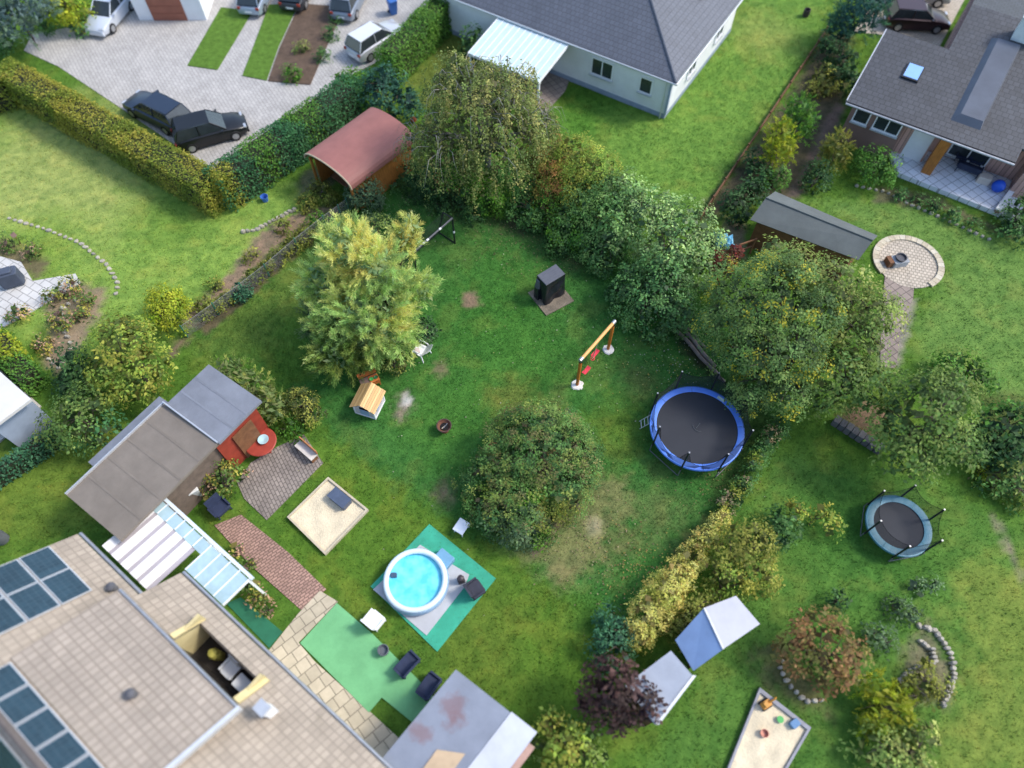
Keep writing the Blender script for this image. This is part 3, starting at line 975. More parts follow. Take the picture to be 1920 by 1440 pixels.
def hedge(name, label, pts, h, w, pal, leaf=0.16, zones=None, dens=1.0, group=None, wob=0.12, cat='hedge', taper=0.85):
    """clipped hedge along plan points: leafy skin over a twiggy body"""
    SEED[0] += 1
    r = np.random.default_rng(SEED[0])
    bx = pts[0]
    t = thing(name, label, cat, (bx[0], bx[1], 0), 0, group)
    P = np.array(pts) - np.array(bx)
    pal_a = np.array(PAL[pal])
    Ps, Ns = [], []
    body = MB()
    for i in range(len(P) - 1):
        a, b_ = P[i], P[i + 1]
        Ln = np.linalg.norm(b_ - a)
        u = (b_ - a) / Ln
        v = np.array([-u[1], u[0]])
        for side in ('top', 'l', 'r', 's', 'e'):
            area = Ln * w if side == 'top' else Ln * h if side in 'lr' else w * h
            n = int(area * dens * 2.0 / (leaf * leaf * .5))
            s = r.uniform(-w * .35, Ln + w * .35, n)
            wd = w / 2 * r.uniform(-1, 1, n)
            z = h * r.uniform(0.03, 1, n)
            k = np.zeros((n, 3))
            if side == 'top':
                z = np.full(n, h); k[:] = (0, 0, 1)
            elif side in 'lr':
                sg = 1 if side == 'l' else -1
                wd = sg * w / 2 * (1 - (1 - taper) * z / h)
                k[:, :2] = v * sg
            else:
                sg = -1 if side == 's' else 1
                s = np.full(n, -w * .4 if sg < 0 else Ln + w * .4)
                k[:, :2] = u * sg
            lum = (fbm(s * 1.3 + i * 9 + 50, wd * 2.2 + z * 1.6 + 30, SEED[0]) - .5) * 2.2 * wob
            p = np.stack([a[0] + u[0] * s + v[0] * wd, a[1] + u[1] * s + v[1] * wd, z], -1) + k * (lum + r.normal(0, .05, n))[:, None]
            # round the shoulders
            edge = np.clip((np.abs(wd) / (w / 2) - .7) / .3, 0, 1) * np.clip((z / h - .75) / .25, 0, 1)
            p[:, 2] -= edge * h * .07
            Ps.append(p); Ns.append(k)
        q = [a + v * w * .40, a - v * w * .40, b_ - v * w * .40, b_ + v * w * .40]
        body.prism([tuple(x) for x in (q[0], q[1], q[2], q[3])], -0.05, h * .90)
    p, k = np.concatenate(Ps), np.concatenate(Ns)
    ok = p[:, 2] > .03
    p, k = p[ok], k[ok]
    n = len(p)
    c = pal_a[r.integers(0, len(pal_a), n)]
    blot = fbm(p[:, 0] * .7 + 70, p[:, 1] * .7 + p[:, 2] * .8 + 20, SEED[0] + 5)
    c = pal_a[np.clip((blot * 1.6 - .3) * len(pal_a) + r.uniform(-.8, .8, n), 0, len(pal_a) - 1).astype(int)]
    for (zx, zy, zr, zp) in zones or ():
        za = np.array(PAL[zp])
        gx_, gy_ = G(zx, zy, h)
        pick = np.hypot(p[:, 0] + bx[0] - gx_, p[:, 1] + bx[1] - gy_) * r.uniform(.8, 1.25, n) < zr
        c[pick] = za[r.integers(0, len(za), pick.sum())]
    c = c * r.uniform(.7, 1.3, (n, 1)) * np.array([1.7, 1.7, 1.3])
    nn = unit(k * .7 + np.array([0, 0, .35]) + r.normal(0, .45, (n, 3)))
    d0 = unit(r.normal(0, 1, (n, 3)) + k * .4)
    d0 = unit(d0 - nn * np.einsum('nk,nk->n', d0, nn)[:, None])
    ln = leaf * r.uniform(.6, 1.3, n)
    Vq = leaf_cards(p, nn, d0, ln, ln * .3, .25, r)
    V_ = Vq.reshape(-1, 3)
    link('foliage', np_mesh('foliage', V_, np.arange(len(V_)).reshape(-1, 4), np.repeat(c[:, None], 4, 1).reshape(-1, 3)), LEAF, t)
    part('twigs', body, mat('hedge_twigs', (.035, .04, .02), .95, .4, 5, .8, 20), t)
    return t


# ---- the middle garden
plant('conifer', 'tall feathery golden green conifer in the middle of the lawn beside the playhouse', 'tree',
      [(695, 585, 2.6, 92), (650, 470, 5.2, 52), (700, 500, 5.0, 55), (764, 455, 4.4, 25, 1.6), (782, 542, 2.6, 36, 1.2), (612, 600, 2.2, 46), (635, 655, 1.6, 52),
       (690, 642, 1.4, 42), (602, 525, 3.6, 40), (730, 600, 2.0, 40), (768, 424, 5.0, 13, 2.2)],
      'golden_conifer', leaf=0.25, dens=1.45, clump=0.31, style='plume', trunk=0.16,
      zones=[(640, 690, 1.4, 75, 'midtree'), (590, 600, 2.0, 45, 'greygreen'), (665, 480, 5.4, 62, 'gold_tip'), (768, 430, 5.0, 48, 'gold_tip'), (640, 540, 4.2, 40, 'gold_tip'), (745, 590, 3.2, 36, 'gold_tip')])
plant('shrub', 'loose small leaved shrub showing behind the top of the golden conifer', 'shrub',
      [(637, 440, 1.2, 36), (675, 430, 1.3, 30), (715, 436, 1.2, 38)], 'pale', 0.13, 0.9, 0.26, zones=[(700, 440, 1.0, 40, 'greygreen')])
plant('holly', 'small dark glossy upright shrub at the right foot of the golden conifer', 'shrub',
      [(797, 618, .7, 21, 1.3), (793, 634, .5, 17)], 'dark', 0.13, 1.2, 0.2, glossy=True)
plant('spindle_bush', 'yellow variegated low bush under the golden conifer near the mud kitchen', 'shrub',
      [(728, 668, .7, 26), (742, 680, .6, 20)], 'variegated', 0.13, 1.0, 0.22)
plant('birch_tree', 'weeping birch with grey twigs in the far corner of the garden', 'tree',
      [(900, 215, 6.0, 88), (835, 275, 4.6, 62), (915, 285, 4.6, 62), (795, 265, 4.0, 42), (960, 240, 5.2, 66), (860, 165, 6.2, 66), (945, 175, 5.6, 64), (1000, 235, 4.2, 48)],
      'birch', 0.12, 0.95, 0.34, 'weep', trunk=0.2, bark=BIRCHBARK, base=G(915, 345))
plant('bush', 'bright green rounded bush at the foot of the weeping birch', 'shrub', [(925, 370, .8, 40), (908, 348, .9, 28)], 'bright', 0.10, 1.1, 0.24)
plant('bush', 'dark low bush left of the weeping birch beside the wooden fence', 'shrub', [(780, 335, .6, 32), (815, 350, .7, 34), (850, 352, .9, 36)], 'dark', 0.13, 1.0, 0.26)
plant('bush', 'green bush with leafy shoots between the birch branches', 'shrub', [(872, 300, 2.6, 36), (850, 320, 1.8, 38), (885, 335, 1.4, 34)], 'bright', 0.15, 0.9, 0.28,
      zones=[(850, 340, 1.2, 30, 'redbush')])
plant('bush', 'dark green bush in the gap between birch and reddish shrub', 'shrub', [(985, 385, .9, 36), (985, 330, 1.8, 38), (1000, 410, .5, 30), (1050, 455, .5, 28)], 'darkgreen', 0.13, 1.0, 0.27)
plant('smoke_bush', 'reddish brown tinged shrub between the birch and the laurel', 'shrub',
      [(1022, 305, 2.6, 44), (1040, 345, 1.9, 46), (1030, 388, 1.0, 42)], 'redbush', 0.10, 1.0, 0.26, zones=[(1030, 400, .8, 42, 'bright')])
plant('forsythia', 'yellow green loose shrub at the top edge of the hedge row', 'shrub',
      [(1075, 300, 3.0, 44), (1115, 325, 2.8, 44), (1075, 348, 2.3, 40)], 'yellowgreen', 0.105, 1.0, 0.28)
plant('privet', 'fresh green shrub below the yellow green one at the lawn edge', 'shrub',
      [(1095, 385, 1.8, 48), (1065, 425, 1.0, 42), (1110, 440, 1.0, 46), (1125, 365, 2.2, 42), (1120, 480, .6, 34)], 'laurel', 0.11, 1.0, 0.28, zones=[(1065, 440, .8, 40, 'bright')])
plant('laurel', 'broad dark laurel with upright leaf tips at the back of the lawn', 'shrub',
      [(1170, 388, 2.1, 44), (1152, 428, 1.8, 52), (1140, 475, 1.0, 42)], 'laurel', 0.155, 1.0, 0.26, glossy=True, zones=[(1140, 480, .9, 46, 'darkgreen')])
plant('viburnum', 'big pale grey green viburnum in the middle of the shrub row', 'shrub',
      [(1215, 410, 2.5, 60), (1280, 440, 2.5, 60), (1322, 462, 2.1, 42), (1165, 360, 2.4, 44), (1250, 475, 2.2, 62), (1310, 510, 1.8, 50)], 'viburnum', 0.16, 1.0, 0.24, glossy=True, droop=.4)
plant('hydrangea', 'dense dark green rounded shrub bulging onto the lawn', 'shrub',
      [(1225, 570, 1.1, 64), (1185, 540, 1.2, 42), (1265, 590, 1.0, 48), (1240, 530, 1.8, 55), (1160, 548, .4, 22)], 'darkgreen', 0.15, 1.05, 0.25, glossy=True)
plant('photinia', 'small dark red leaved shrub between viburnum and the yellow flecked tree', 'shrub',
      [(1360, 492, 2.6, 21), (1348, 512, 2.2, 18), (1376, 474, 2.4, 16)], 'redleaf', 0.13, 1.0, 0.2)
plant('robinia_tree', 'large green tree flecked with yellow leaves behind the blue trampoline', 'tree',
      [(1400, 575, 3.6, 82), (1460, 560, 4.4, 78), (1430, 665, 3.2, 78), (1365, 610, 2.6, 54), (1520, 595, 4.2, 60), (1475, 735, 2.6, 46), (1490, 655, 3.8, 62), (1440, 520, 3.6, 50), (1412, 735, 2.0, 44), (1385, 660, 2.0, 50)],
      'robinia', 0.108, 1.0, 0.29, trunk=0.2, accent=((.40, .35, .05), 0.13), base=G(1450, 740))
plant('willow_tree', 'pale feathery tree overhanging the long grey shed', 'tree',
      [(1490, 505, 4.2, 46), (1560, 545, 4.6, 62), (1630, 590, 4.2, 58), (1448, 474, 3.2, 28), (1610, 650, 3.4, 56)], 'pale', 0.16, 0.9, 0.38, trunk=0.16, base=G(1560, 650))
plant('hazel', 'mid green tree beside the right end of the yellow flecked tree', 'tree',
      [(1575, 700, 2.8, 62), (1620, 720, 2.4, 54), (1545, 740, 2.0, 44)], 'midtree', 0.17, 0.9, 0.40, trunk=0.12)
plant('cherry_tree', 'broad mid green round tree above the small trampoline', 'tree',
      [(1740, 770, 3.6, 78), (1690, 800, 3.0, 58), (1780, 830, 3.0, 62), (1715, 850, 2.4, 56), (1770, 740, 3.4, 55)], 'midtree', 0.17, 0.9, 0.42, trunk=0.15)
plant('shrub_island', 'large oval mound of mixed shrubs standing on the lawn', 'shrub',
      [(1005, 850, 1.6, 92), (935, 885, 1.2, 58), (1065, 840, 1.3, 56), (1050, 918, 1.2, 64), (965, 945, 1.1, 66), (1010, 800, 1.4, 54), (1085, 885, .9, 42), (905, 905, .8, 44), (1045, 800, 1.2, 46), (965, 815, 1.2, 50), (1095, 850, .8, 36), (915, 945, .8, 44), (1010, 970, .8, 46)],
      'mixed', 0.092, 1.0, 0.25, trunk=0.1,
      zones=[(900, 890, 1.2, 38, 'darkgreen'), (915, 915, 1.5, 26, 'yellowgreen'), (1060, 800, 2.0, 40, 'mixed'), (990, 935, 1.6, 28, 'bright'), (1110, 860, .8, 40, 'darkgreen'), (940, 850, 1.8, 26, 'rust'), (1030, 840, 2.4, 22, 'rust'), (1045, 960, 1.4, 40, 'olive')])
plant('shrub', 'grey green shrub at the lower end of the shrub mound near the white table', 'shrub',
      [(975, 985, .9, 44), (930, 985, .7, 30), (1000, 1000, .6, 30)], 'greygreen', 0.12, 1.1, 0.25, zones=[(1010, 1005, .6, 24, 'bright'), (925, 985, .6, 30, 'darkgreen')])
plant('golden_hedge', 'golden yellow leaved hedge along the lower right lawn edge', 'hedge',
      [(1348, 982, .8, 22), (1325, 1012, .8, 25), (1302, 1042, .8, 28), (1272, 1078, .9, 34), (1245, 1110, 1.0, 38), (1220, 1148, .9, 38), (1198, 1185, .7, 30)],
      'goldhedge', 0.085, 1.05, 0.18, trunk=0.05, zones=[(1310, 1035, .8, 22, 'yellowgreen'), (1235, 1120, 1.2, 26, 'yellowgreen')])
plant('golden_bush', 'broad yellow green bush behind the golden hedge near the blue covered shed', 'shrub',
      [(1400, 1025, 1.3, 54), (1365, 1080, 1.1, 44), (1415, 1075, 1.0, 42), (1310, 1140, .8, 34), (1275, 1180, .6, 30)], 'olive', 0.13, 0.9, 0.34,
      zones=[(1380, 1090, 1.2, 46, 'yellowgreen'), (1300, 1150, .8, 30, 'goldhedge')])
plant('shrub', 'bluish green small shrub at the lower tip of the golden hedge', 'shrub',
      [(1150, 1165, .6, 30), (1165, 1195, .6, 26), (1145, 1215, .6, 44)], 'teal', 0.13, 1.0, 0.24)
plant('low_hedge', 'thin low hedge with bare stems on the right edge of the lawn', 'hedge',
      [(1458, 800, .6, 20), (1446, 818, .6, 18), (1434, 838, .6, 17), (1422, 857, .6, 17), (1411, 874, .55, 17), (1400, 892, .5, 17), (1389, 910, .5, 17), (1378, 926, .5, 17), (1367, 942, .5, 17), (1357, 958, .5, 16)], 'darkgreen', 0.11, 1.0, 0.2,
      zones=[(1452, 815, .8, 16, 'stems'), (1418, 858, .8, 15, 'yellowgreen'), (1405, 890, .8, 14, 'stems'), (1385, 915, .8, 16, 'yellowgreen'), (1366, 940, .8, 15, 'stems'), (1358, 955, .8, 14, 'yellowgreen')])
plant('box_bush', 'small round yellow brown leaved bush beside the lower left lawn edge', 'shrub',
      [(565, 757, .6, 30), (583, 780, .5, 22), (548, 745, .6, 18)], 'variegated', 0.10, 1.2, 0.18, zones=[(596, 790, .4, 18, 'yellowgreen')])
plant('cypress_hedge', 'light green conifer hedge behind the grey flat roof', 'hedge',
      [(430, 705, 1.4, 40), (465, 725, 1.3, 38), (495, 745, 1.1, 30), (515, 765, .9, 30)], 'pale', 0.17, 0.9, 0.30, 'needle', zones=[(430, 720, 1.0, 60, 'thuja_green')])
plant('apple_tree', 'small dark leaved apple tree at the end of the wire fence', 'tree',
      [(690, 362, 1.1, 28), (668, 368, .9, 22), (703, 378, .7, 22)], 'greygreen', 0.14, 1.0, 0.24, trunk=0.05, base=G(688, 385))
plant('fence_shrub', 'bluish green small bush growing through the wire fence', 'shrub', [(455, 547, .4, 17), (448, 555, .3, 14)], 'teal', 0.12, 1.0, 0.2)
plant('fence_shrub', 'light green leafy bush outside the upper wire fence', 'shrub', [(592, 415, .4, 18), (606, 424, .4, 14)], 'bright', 0.13, 0.9, 0.2)
plant('fence_shrub', 'dry olive shrub strip along the outside of the wire fence', 'shrub',
      [(580, 432, .35, 17), (562, 447, .35, 18), (545, 462, .35, 20), (520, 482, .35, 20), (498, 502, .35, 18), (475, 518, .3, 16), (430, 556, .3, 16), (408, 574, .3, 15), (385, 592, .3, 13)], 'olive', 0.12, 0.8, 0.2, zones=[(545, 460, .3, 12, 'rust')])
plant('ground_ivy', 'dark leafy cover beneath the weeping birch', 'shrub', [(740, 345, .15, 22, .5), (830, 385, .2, 30, .5), (890, 400, .2, 30, .5), (780, 370, .1, 22, .4)], 'darkgreen', 0.12, 0.7, 0.26)

# ---- the neighbours' gardens
def trunkless(*a, **k):
    return plant(*a, **k)


hedge('clipped_hedge', 'long clipped yellow green hedge along the driveway with two cars', [G(50, 182), G(150, 238), G(260, 300), G(405, 382)], 2.15, 1.75, 'hedge_yellow', 0.13)
hedge('clipped_hedge', 'clipped hedge running out of view at the left end of the yellow green one', [G(30, 190), G(-90, 225)], 2.15, 1.7, 'hedge_yellow', 0.17)
hedge('thuja_hedge', 'dark blue green thuja hedge behind the red roofed shed', [G(440, 375), G(560, 292), G(665, 215)], 2.4, 1.6, 'thuja_dark', 0.135,
      zones=[(480, 270, 1.0, 'thuja_green'), (560, 205, 1.2, 'thuja_green'), (415, 320, .7, 'hedge_yellow')])
hedge('tall_hedge', 'tall bright green hedge beside the silver car', [G(738, 150), G(800, 88), G(930, -50)], 2.3, 1.5, 'thuja_green', 0.14)
plant('bush', 'lime green clump where thuja hedge and driveway meet', 'shrub', [(668, 165, 1.4, 34), (650, 160, 1.2, 26)], 'bright', 0.2, 0.9, 0.36)
plant('yew', 'dark blue green evergreen behind the red roof', 'tree', [(720, 170, 1.8, 44), (755, 195, 1.4, 36), (700, 165, 1.6, 30)], 'darkconifer', 0.2, 0.9, 0.36)
plant('shrub', 'dark upright evergreen beside the glass roofed terrace', 'shrub', [(885, 75, 1.4, 18, 1.4), (878, 100, .8, 18)], 'darkgreen', 0.2, 0.9, 0.34)

plant('blue_spruce', 'silvery blue spruce in the upper left corner', 'tree', [(25, 35, 2.4, 50), (55, 10, 2.8, 42), (0, 5, 2.6, 46)], 'bluegreen', 0.26, .8, .42, 'needle')
plant('bush', 'bright lime bush beside the blue spruce', 'shrub', [(118, 12, 1.5, 36), (145, 30, 1.0, 26)], 'golden_thuja', 0.2, .9, .38)
plant('bush', 'dark green shrub at the driveway edge left of the white car', 'shrub', [(85, 40, .8, 22), (150, 45, .6, 18), (5, 80, .7, 22)], 'darkgreen', 0.2, .9, .34)
plant('garden_plant', 'round light green plant at the tip of the driveway bed', 'plant', [(548, 140, .4, 18)], 'bright', 0.14, 1, .22)
plant('garden_plant', 'pale leafy plant in the middle of the driveway bed', 'plant', [(565, 90, .3, 13)], 'pale', 0.14, 1, .22)
plants('garden_plant', 'green plant in the right hand row of the driveway bed', 'plant', [(605, 105, .35, 14), (620, 65, .35, 14), (632, 30, .35, 14)], 'darkgreen', 0.14, 1, .22)

plant('topiary', 'smooth egg shaped yellow green topiary on the left lawn', 'shrub', [(314, 588, .9, 40), (310, 570, 1.2, 34)], 'golden_thuja', 0.12, 1.4, .2)
plant('maple_tree', 'light green round tree beside the egg shaped topiary', 'tree', [(235, 650, 2.4, 58), (275, 690, 2.0, 48), (205, 690, 2.0, 46), (255, 720, 1.6, 46), (225, 620, 2.2, 42)], 'yellowgreen', 0.17, .9, .34,
      zones=[(265, 725, 1.4, 34, 'midtree')])
plant('yew', 'very dark conical evergreen left of the light green round tree', 'tree', [(140, 685, 1.4, 36, 1.2), (140, 715, .9, 36)], 'dark', 0.18, 1, .32)
plant('hazel', 'mid green bushy tree above the teal hedge at left', 'tree', [(155, 785, 1.8, 52), (120, 800, 1.5, 42), (185, 810, 1.4, 40), (165, 750, 1.6, 38)], 'midtree', 0.165, .9, .38,
      zones=[(190, 810, 1.4, 40, 'thuja_dark')])
hedge('round_hedge', 'rounded bright green hedge beside the flat white roof', [G(12, 650), G(40, 690), G(72, 722)], 1.0, 1.1, 'thuja_green', .15, zones=[(20, 640, 1.0, 'golden_thuja')])
hedge('slim_hedge', 'slim grey green hedge crossing the lawn at the left edge', [G(112, 832), G(60, 868), G(-40, 935)], 1.1, .55, 'teal', .15)
plants('flowering_plant', 'pinkish flowering plant in the bed beside the white patio', 'plant',
      [(130, 540, .3, 22), (160, 560, .3, 16), (95, 560, .3, 16), (115, 600, .4, 22), (30, 590, .4, 18), (85, 650, .3, 16), (60, 470, .3, 16), (20, 455, .3, 18), (150, 590, .2, 12), (70, 640, .2, 14)], 'flowering', .14, .9, .24)
plants('perennial', 'low olive green perennial in the brown bed beside the wire fence', 'plant',
      [(530, 425, .3, 16), (470, 480, .25, 13), (575, 380, .4, 18), (600, 360, .5, 22), (385, 575, .25, 18), (400, 535, .2, 14), (625, 375, .35, 16)], 'olive', .14, .9, .24)

# right hand side
plant('golden_thuja', 'pointed golden yellow conifer at the lawn edge', 'tree', [(1462, 285, 1.4, 34), (1462, 255, 2.2, 27), (1468, 232, 2.9, 15)], 'golden_thuja', 0.15, 1.1, .26, 'needle')
plant('thuja', 'rounded green conifer behind the pointed golden one', 'tree', [(1500, 235, 1.4, 36), (1498, 208, 2.1, 30)], 'thuja_green', 0.15, 1.1, .26, 'needle')
plant('thuja', 'olive green rounded conifer left of the round green shrub', 'tree', [(1568, 290, 1.1, 30), (1572, 270, 1.7, 24)], 'olive', 0.15, 1.1, .26, 'needle')
plant('round_shrub', 'round clipped green shrub beside the pale terrace', 'shrub', [(1642, 315, .9, 40, .85)], 'thuja_green', 0.14, 1.2, .24)
plant('small_shrub', 'small bright green conifer below the pointed golden one', 'shrub', [(1458, 330, .7, 22), (1448, 345, .5, 18)], 'thuja_green', .14, 1, .24)
plant('dark_shrub', 'dark green low shrub in front of the olive conifer', 'shrub', [(1535, 330, .6, 28), (1520, 345, .4, 20)], 'dark', .15, 1, .26)
plant('dark_conifer', 'dark teal spruce beside the car courtyard', 'tree', [(1615, 25, 2.4, 46), (1580, 50, 1.5, 36), (1640, 0, 2.6, 34)], 'darkconifer', .26, .8, .42, 'needle')
plant('shrub', 'dark evergreen shrub strip between the lawn and the dark roofed house', 'shrub', [(1560, 95, .8, 26), (1580, 115, .8, 26), (1555, 140, .5, 18), (1590, 150, .7, 22)], 'dark', .2, .9, .34)
plant('shrub', 'olive ground shrub below the dark evergreen strip', 'shrub', [(1540, 145, .4, 20), (1550, 165, .4, 20), (1520, 170, .3, 16)], 'olive', .18, .8, .32)
plant('shrub', 'dark green bushes in the shade beside the brown lawn fence', 'shrub', [(1380, 385, .6, 28), (1410, 365, .7, 28), (1395, 405, .5, 22), (1425, 335, .6, 24), (1420, 300, .7, 22)], 'dark', .18, .9, .34)
plants('border_plant', 'low dark border plant in front of the pale terrace', 'plant', [(1720, 376, .2, 13), (1750, 390, .2, 14), (1785, 406, .2, 15), (1825, 424, .2, 14), (1690, 366, .2, 12)], 'darkgreen', .15, .9, .26)
plant('shrub', 'green shrub group at the right end of the pale terrace', 'shrub', [(1890, 420, .7, 28), (1915, 395, .9, 26), (1910, 440, .6, 24)], 'darkgreen', .18, .9, .32)
plant('lawn_shrub', 'bright green curved shrub right of the broad round tree', 'shrub', [(1805, 690, .9, 32), (1835, 710, .9, 30), (1775, 685, .8, 26)], 'thuja_green', .18, .9, .32)
plant('yew', 'dark green evergreen mass at the right edge', 'tree', [(1880, 800, 1.8, 46), (1845, 830, 1.2, 36), (1915, 790, 2.0, 40), (1890, 850, 1.0, 40)], 'dark', .2, .9, .38, zones=[(1885, 780, 2.6, 40, 'thuja_green')])
plant('shrub', 'brown green shrub in the shaded right border', 'shrub', [(1900, 880, .8, 40), (1860, 900, .5, 28), (1915, 925, .6, 30)], 'mixed', .18, .9, .34)
plant('small_shrub', 'lime green ball shaped shrub in the shaded right border', 'shrub', [(1840, 885, .35, 15)], 'golden_thuja', .12, 1.1, .2)
plant('gooseberry', 'dark green round bush left of the small trampoline', 'shrub', [(1468, 985, .9, 34), (1455, 1005, .7, 28)], 'darkgreen', .17, 1, .30)
plant('young_tree', 'light yellow green sapling beside the dark round bush', 'tree', [(1545, 970, .9, 22), (1560, 985, .7, 18), (1490, 955, 1.2, 18)], 'yellowgreen', .15, .8, .26, trunk=.04)
plant('red_maple', 'spreading rust red shrub beside the lower sandpit', 'tree', [(1540, 1210, 1.6, 58), (1580, 1230, 1.4, 44), (1500, 1220, 1.2, 42), (1550, 1255, 1.1, 46)], 'rust', .18, 1, .32, trunk=.08)
plant('plum_tree', 'dark purple leaved tree hanging over the light grey shed roof', 'tree', [(1150, 1290, 2.4, 52), (1120, 1315, 1.8, 36), (1190, 1310, 2.0, 40), (1205, 1320, 1.6, 34), (1150, 1330, 1.4, 40)], 'maroon', .18, 1, .32, trunk=.09)
plant('golden_elder', 'pale yellow green round bush at the bottom edge below the purple tree', 'shrub', [(1050, 1395, 1.0, 40), (1060, 1425, .8, 42), (1035, 1360, 1.0, 30)], 'yellowgreen', .18, .9, .32)
plant('shrub', 'green bush filling the gap between white roof and purple tree', 'shrub', [(1095, 1390, .7, 30), (1010, 1395, .6, 22), (1110, 1430, .7, 30)], 'midtree', .18, .9, .32)
plant('juniper', 'bright yellow green spreading juniper beside the stone ring', 'shrub', [(1640, 1295, .7, 36), (1670, 1325, .8, 40), (1640, 1345, .6, 36), (1690, 1350, .6, 30)], 'golden_thuja', .2, .8, .34, 'needle')
plant('shrub', 'loose pale green shrubs in the lower right corner', 'shrub', [(1640, 1400, .7, 36), (1690, 1400, .8, 38), (1730, 1380, .6, 30), (1660, 1435, .7, 36), (1715, 1435, .6, 32)], 'pale', .18, .8, .34)
plant('grey_shrub', 'round grey green shrub right of the rust red one', 'shrub', [(1655, 1200, .5, 24), (1640, 1185, .4, 16)], 'greygreen', .15, 1, .26)
plant('shrub', 'dark olive shrubs inside the stone ring', 'shrub', [(1730, 1290, .6, 30), (1700, 1300, .5, 22), (1735, 1260, .4, 18), (1770, 1290, .4, 16)], 'olive', .16, .9, .30)
plant('dark_bush', 'tiny dark bush above the rust red shrub', 'shrub', [(1570, 1125, .5, 18)], 'dark', .15, 1, .24)
plants('perennial', 'low grey green perennial in the middle of the right lawn', 'plant', [(1680, 1140, .25, 20), (1705, 1150, .3, 18), (1745, 1095, .25, 14), (1720, 1100, .2, 14)], 'greygreen', .14, .8, .26)
plant('flowering_bush', 'flowering bush beside the white box at the play yard', 'shrub', [(415, 895, .7, 30), (395, 915, .5, 22), (435, 905, .5, 20), (445, 890, .5, 16)], 'flowering', .15, 1, .26)
plant('shrub', 'green climbing shrub between grey roof and lawn', 'shrub', [(535, 798, .35, 20), (558, 814, .3, 18), (512, 786, .4, 17)], 'bright', .15, .9, .28)
plants('flowering_plant', 'low flowering plant beside the glass roofed pergola', 'plant', [(480, 1115, .35, 16), (465, 1100, .35, 14), (500, 1140, .3, 14), (440, 1035, .25, 12), (470, 1060, .25, 12)], 'flowering', .14, .9, .22)

# ------------------------------------------------------------------ buildings
SLATE_Y = tiled('dark_roof_tile_turned', (0.095, 0.105, 0.13), 0.30, 0.28, 0.01, math.pi / 2, rough=0.55, var=0.08, patch=0.1, msize=.012)
BTILE = tiled('beige_roof_tile', (0.35, 0.295, 0.235), 0.24, 0.26, 0.02, rough=0.85, var=0.10, patch=0.16, offset=0.0, msize=0.022, joint=(.27, .225, .18))
BTILE2 = tiled('rosy_roof_tile', (0.315, 0.27, 0.225), 0.24, 0.28, 0.02, rough=0.85, var=0.09, patch=0.14, offset=0.0, msize=0.025, joint=(.235, .195, .16))
BRICKW = tiled('red_brick', (0.56, 0.34, 0.28), 0.25, 0.08, 0.01, rough=0.9, var=0.15, patch=0.15)
FELT = mat('grey_roofing_felt', (0.20, 0.215, 0.25), 0.85, 0.22, 0.9, 0.3, 90, fine=0.08)
FELTB = mat('brown_roofing_felt', (0.205, 0.175, 0.145), 0.9, 0.2, 0.8, 0.3, 90, fine=0.10)
FELTG = mat('green_grey_roofing', (0.12, 0.135, 0.13), 0.8, 0.2, 1.0, 0.25, 60, fine=0.06)
PANELW = mat('milky_roof_panel', (0.52, 0.64, 0.67), 0.35, 0.06, 1.5)
PVGLASS = tiled('solar_glass', (0.020, 0.045, 0.062), 0.165, 0.165, 0.01, rough=0.14, var=0.12, joint=(.05, .08, .10), bump=0.0, offset=0.0, patch=0.25, msize=0.006)
ALU = mat('aluminium', (0.62, 0.64, 0.66), 0.4, 0.1, 4, metal=0.5)
YELLOWW = mat('cream_render', (0.62, 0.52, 0.27), 0.85, 0.12, 1.5, 0.2, 50)
REDW = mat('red_painted_wood', (0.30, 0.045, 0.025), 0.6, 0.3, 2.5)


def window(parent, c, w, h, face, m_frame=WHITE, panes=1):
    """framed window on a wall; face = outward direction angle in the thing's own axes"""
    d = Vector((math.cos(face), math.sin(face), 0))
    u = Vector((-d.y, d.x, 0))
    c = Vector(c)
    R = Matrix((( u.x, d.x, 0), (u.y, d.y, 0), (0, 0, 1)))
    fr = MB()
    for sx in (-1, 1):
        fr.box(c + u * (sx * (w / 2 - .035)) + d * .02, (.07, .1, h), M=R)
    for sz in (-1, 1):
        fr.box(c + Vector((0, 0, sz * (h / 2 - .035))) + d * .02, (w - .14, .1, .07), M=R)
    for k in range(1, panes):
        fr.box(c + u * (-w / 2 + w * k / panes) + d * .018, (.06, .096, h - .14), M=R)
    f = part('window', fr, m_frame, parent)
    part('pane', MB().box(c + d * .006, (w - .14, .03, h - .14), M=R), GLASS, f)
    part('sill', MB().box(c + d * .09 + Vector((0, 0, -h / 2 - .03)), (w + .1, .2, .05), M=R), ALU, f)
    return f


# bungalow at the top
t = thing('bungalow', 'white rendered bungalow with dark grey hipped roof', 'house', (9.42, 36.68, 0), math.radians(58))
HX, HY, EZ, OV = 10.2, 17.0, 2.95, 0.38
part('wall', MB().box((HX / 2, HY / 2, 1.6), (HX, HY, 2.6)), RENDER, t)
part('plinth', MB().box((HX / 2, HY / 2, 0.13), (HX + .03, HY + .03, .36)), PLINTH, t)
part('corner_trim', MB().box((-.01, -.01, 1.6), (.14, .14, 2.55)), PLINTH, t)
rp = 0.44 * (HX / 2 + OV)
x0, x1, y0, y1, xm = -OV, HX + OV, -OV, HY + OV, HX / 2
ra, rb = (xm, y0 + HX / 2 + OV, EZ + rp), (xm, y1 - HX / 2 - OV, EZ + rp)
part('roof_slope', MB().slab([(x0, y1, EZ), (x0, y0, EZ), ra, rb], .12), SLATE_Y, t)
part('roof_slope', MB().slab([(x1, y0, EZ), (x1, y1, EZ), rb, ra], .12), SLATE_Y, t)
part('roof_slope', MB().slab([(x0 + .01, y0, EZ), (x1 - .01, y0, EZ), ra], .12), SLATE, t)
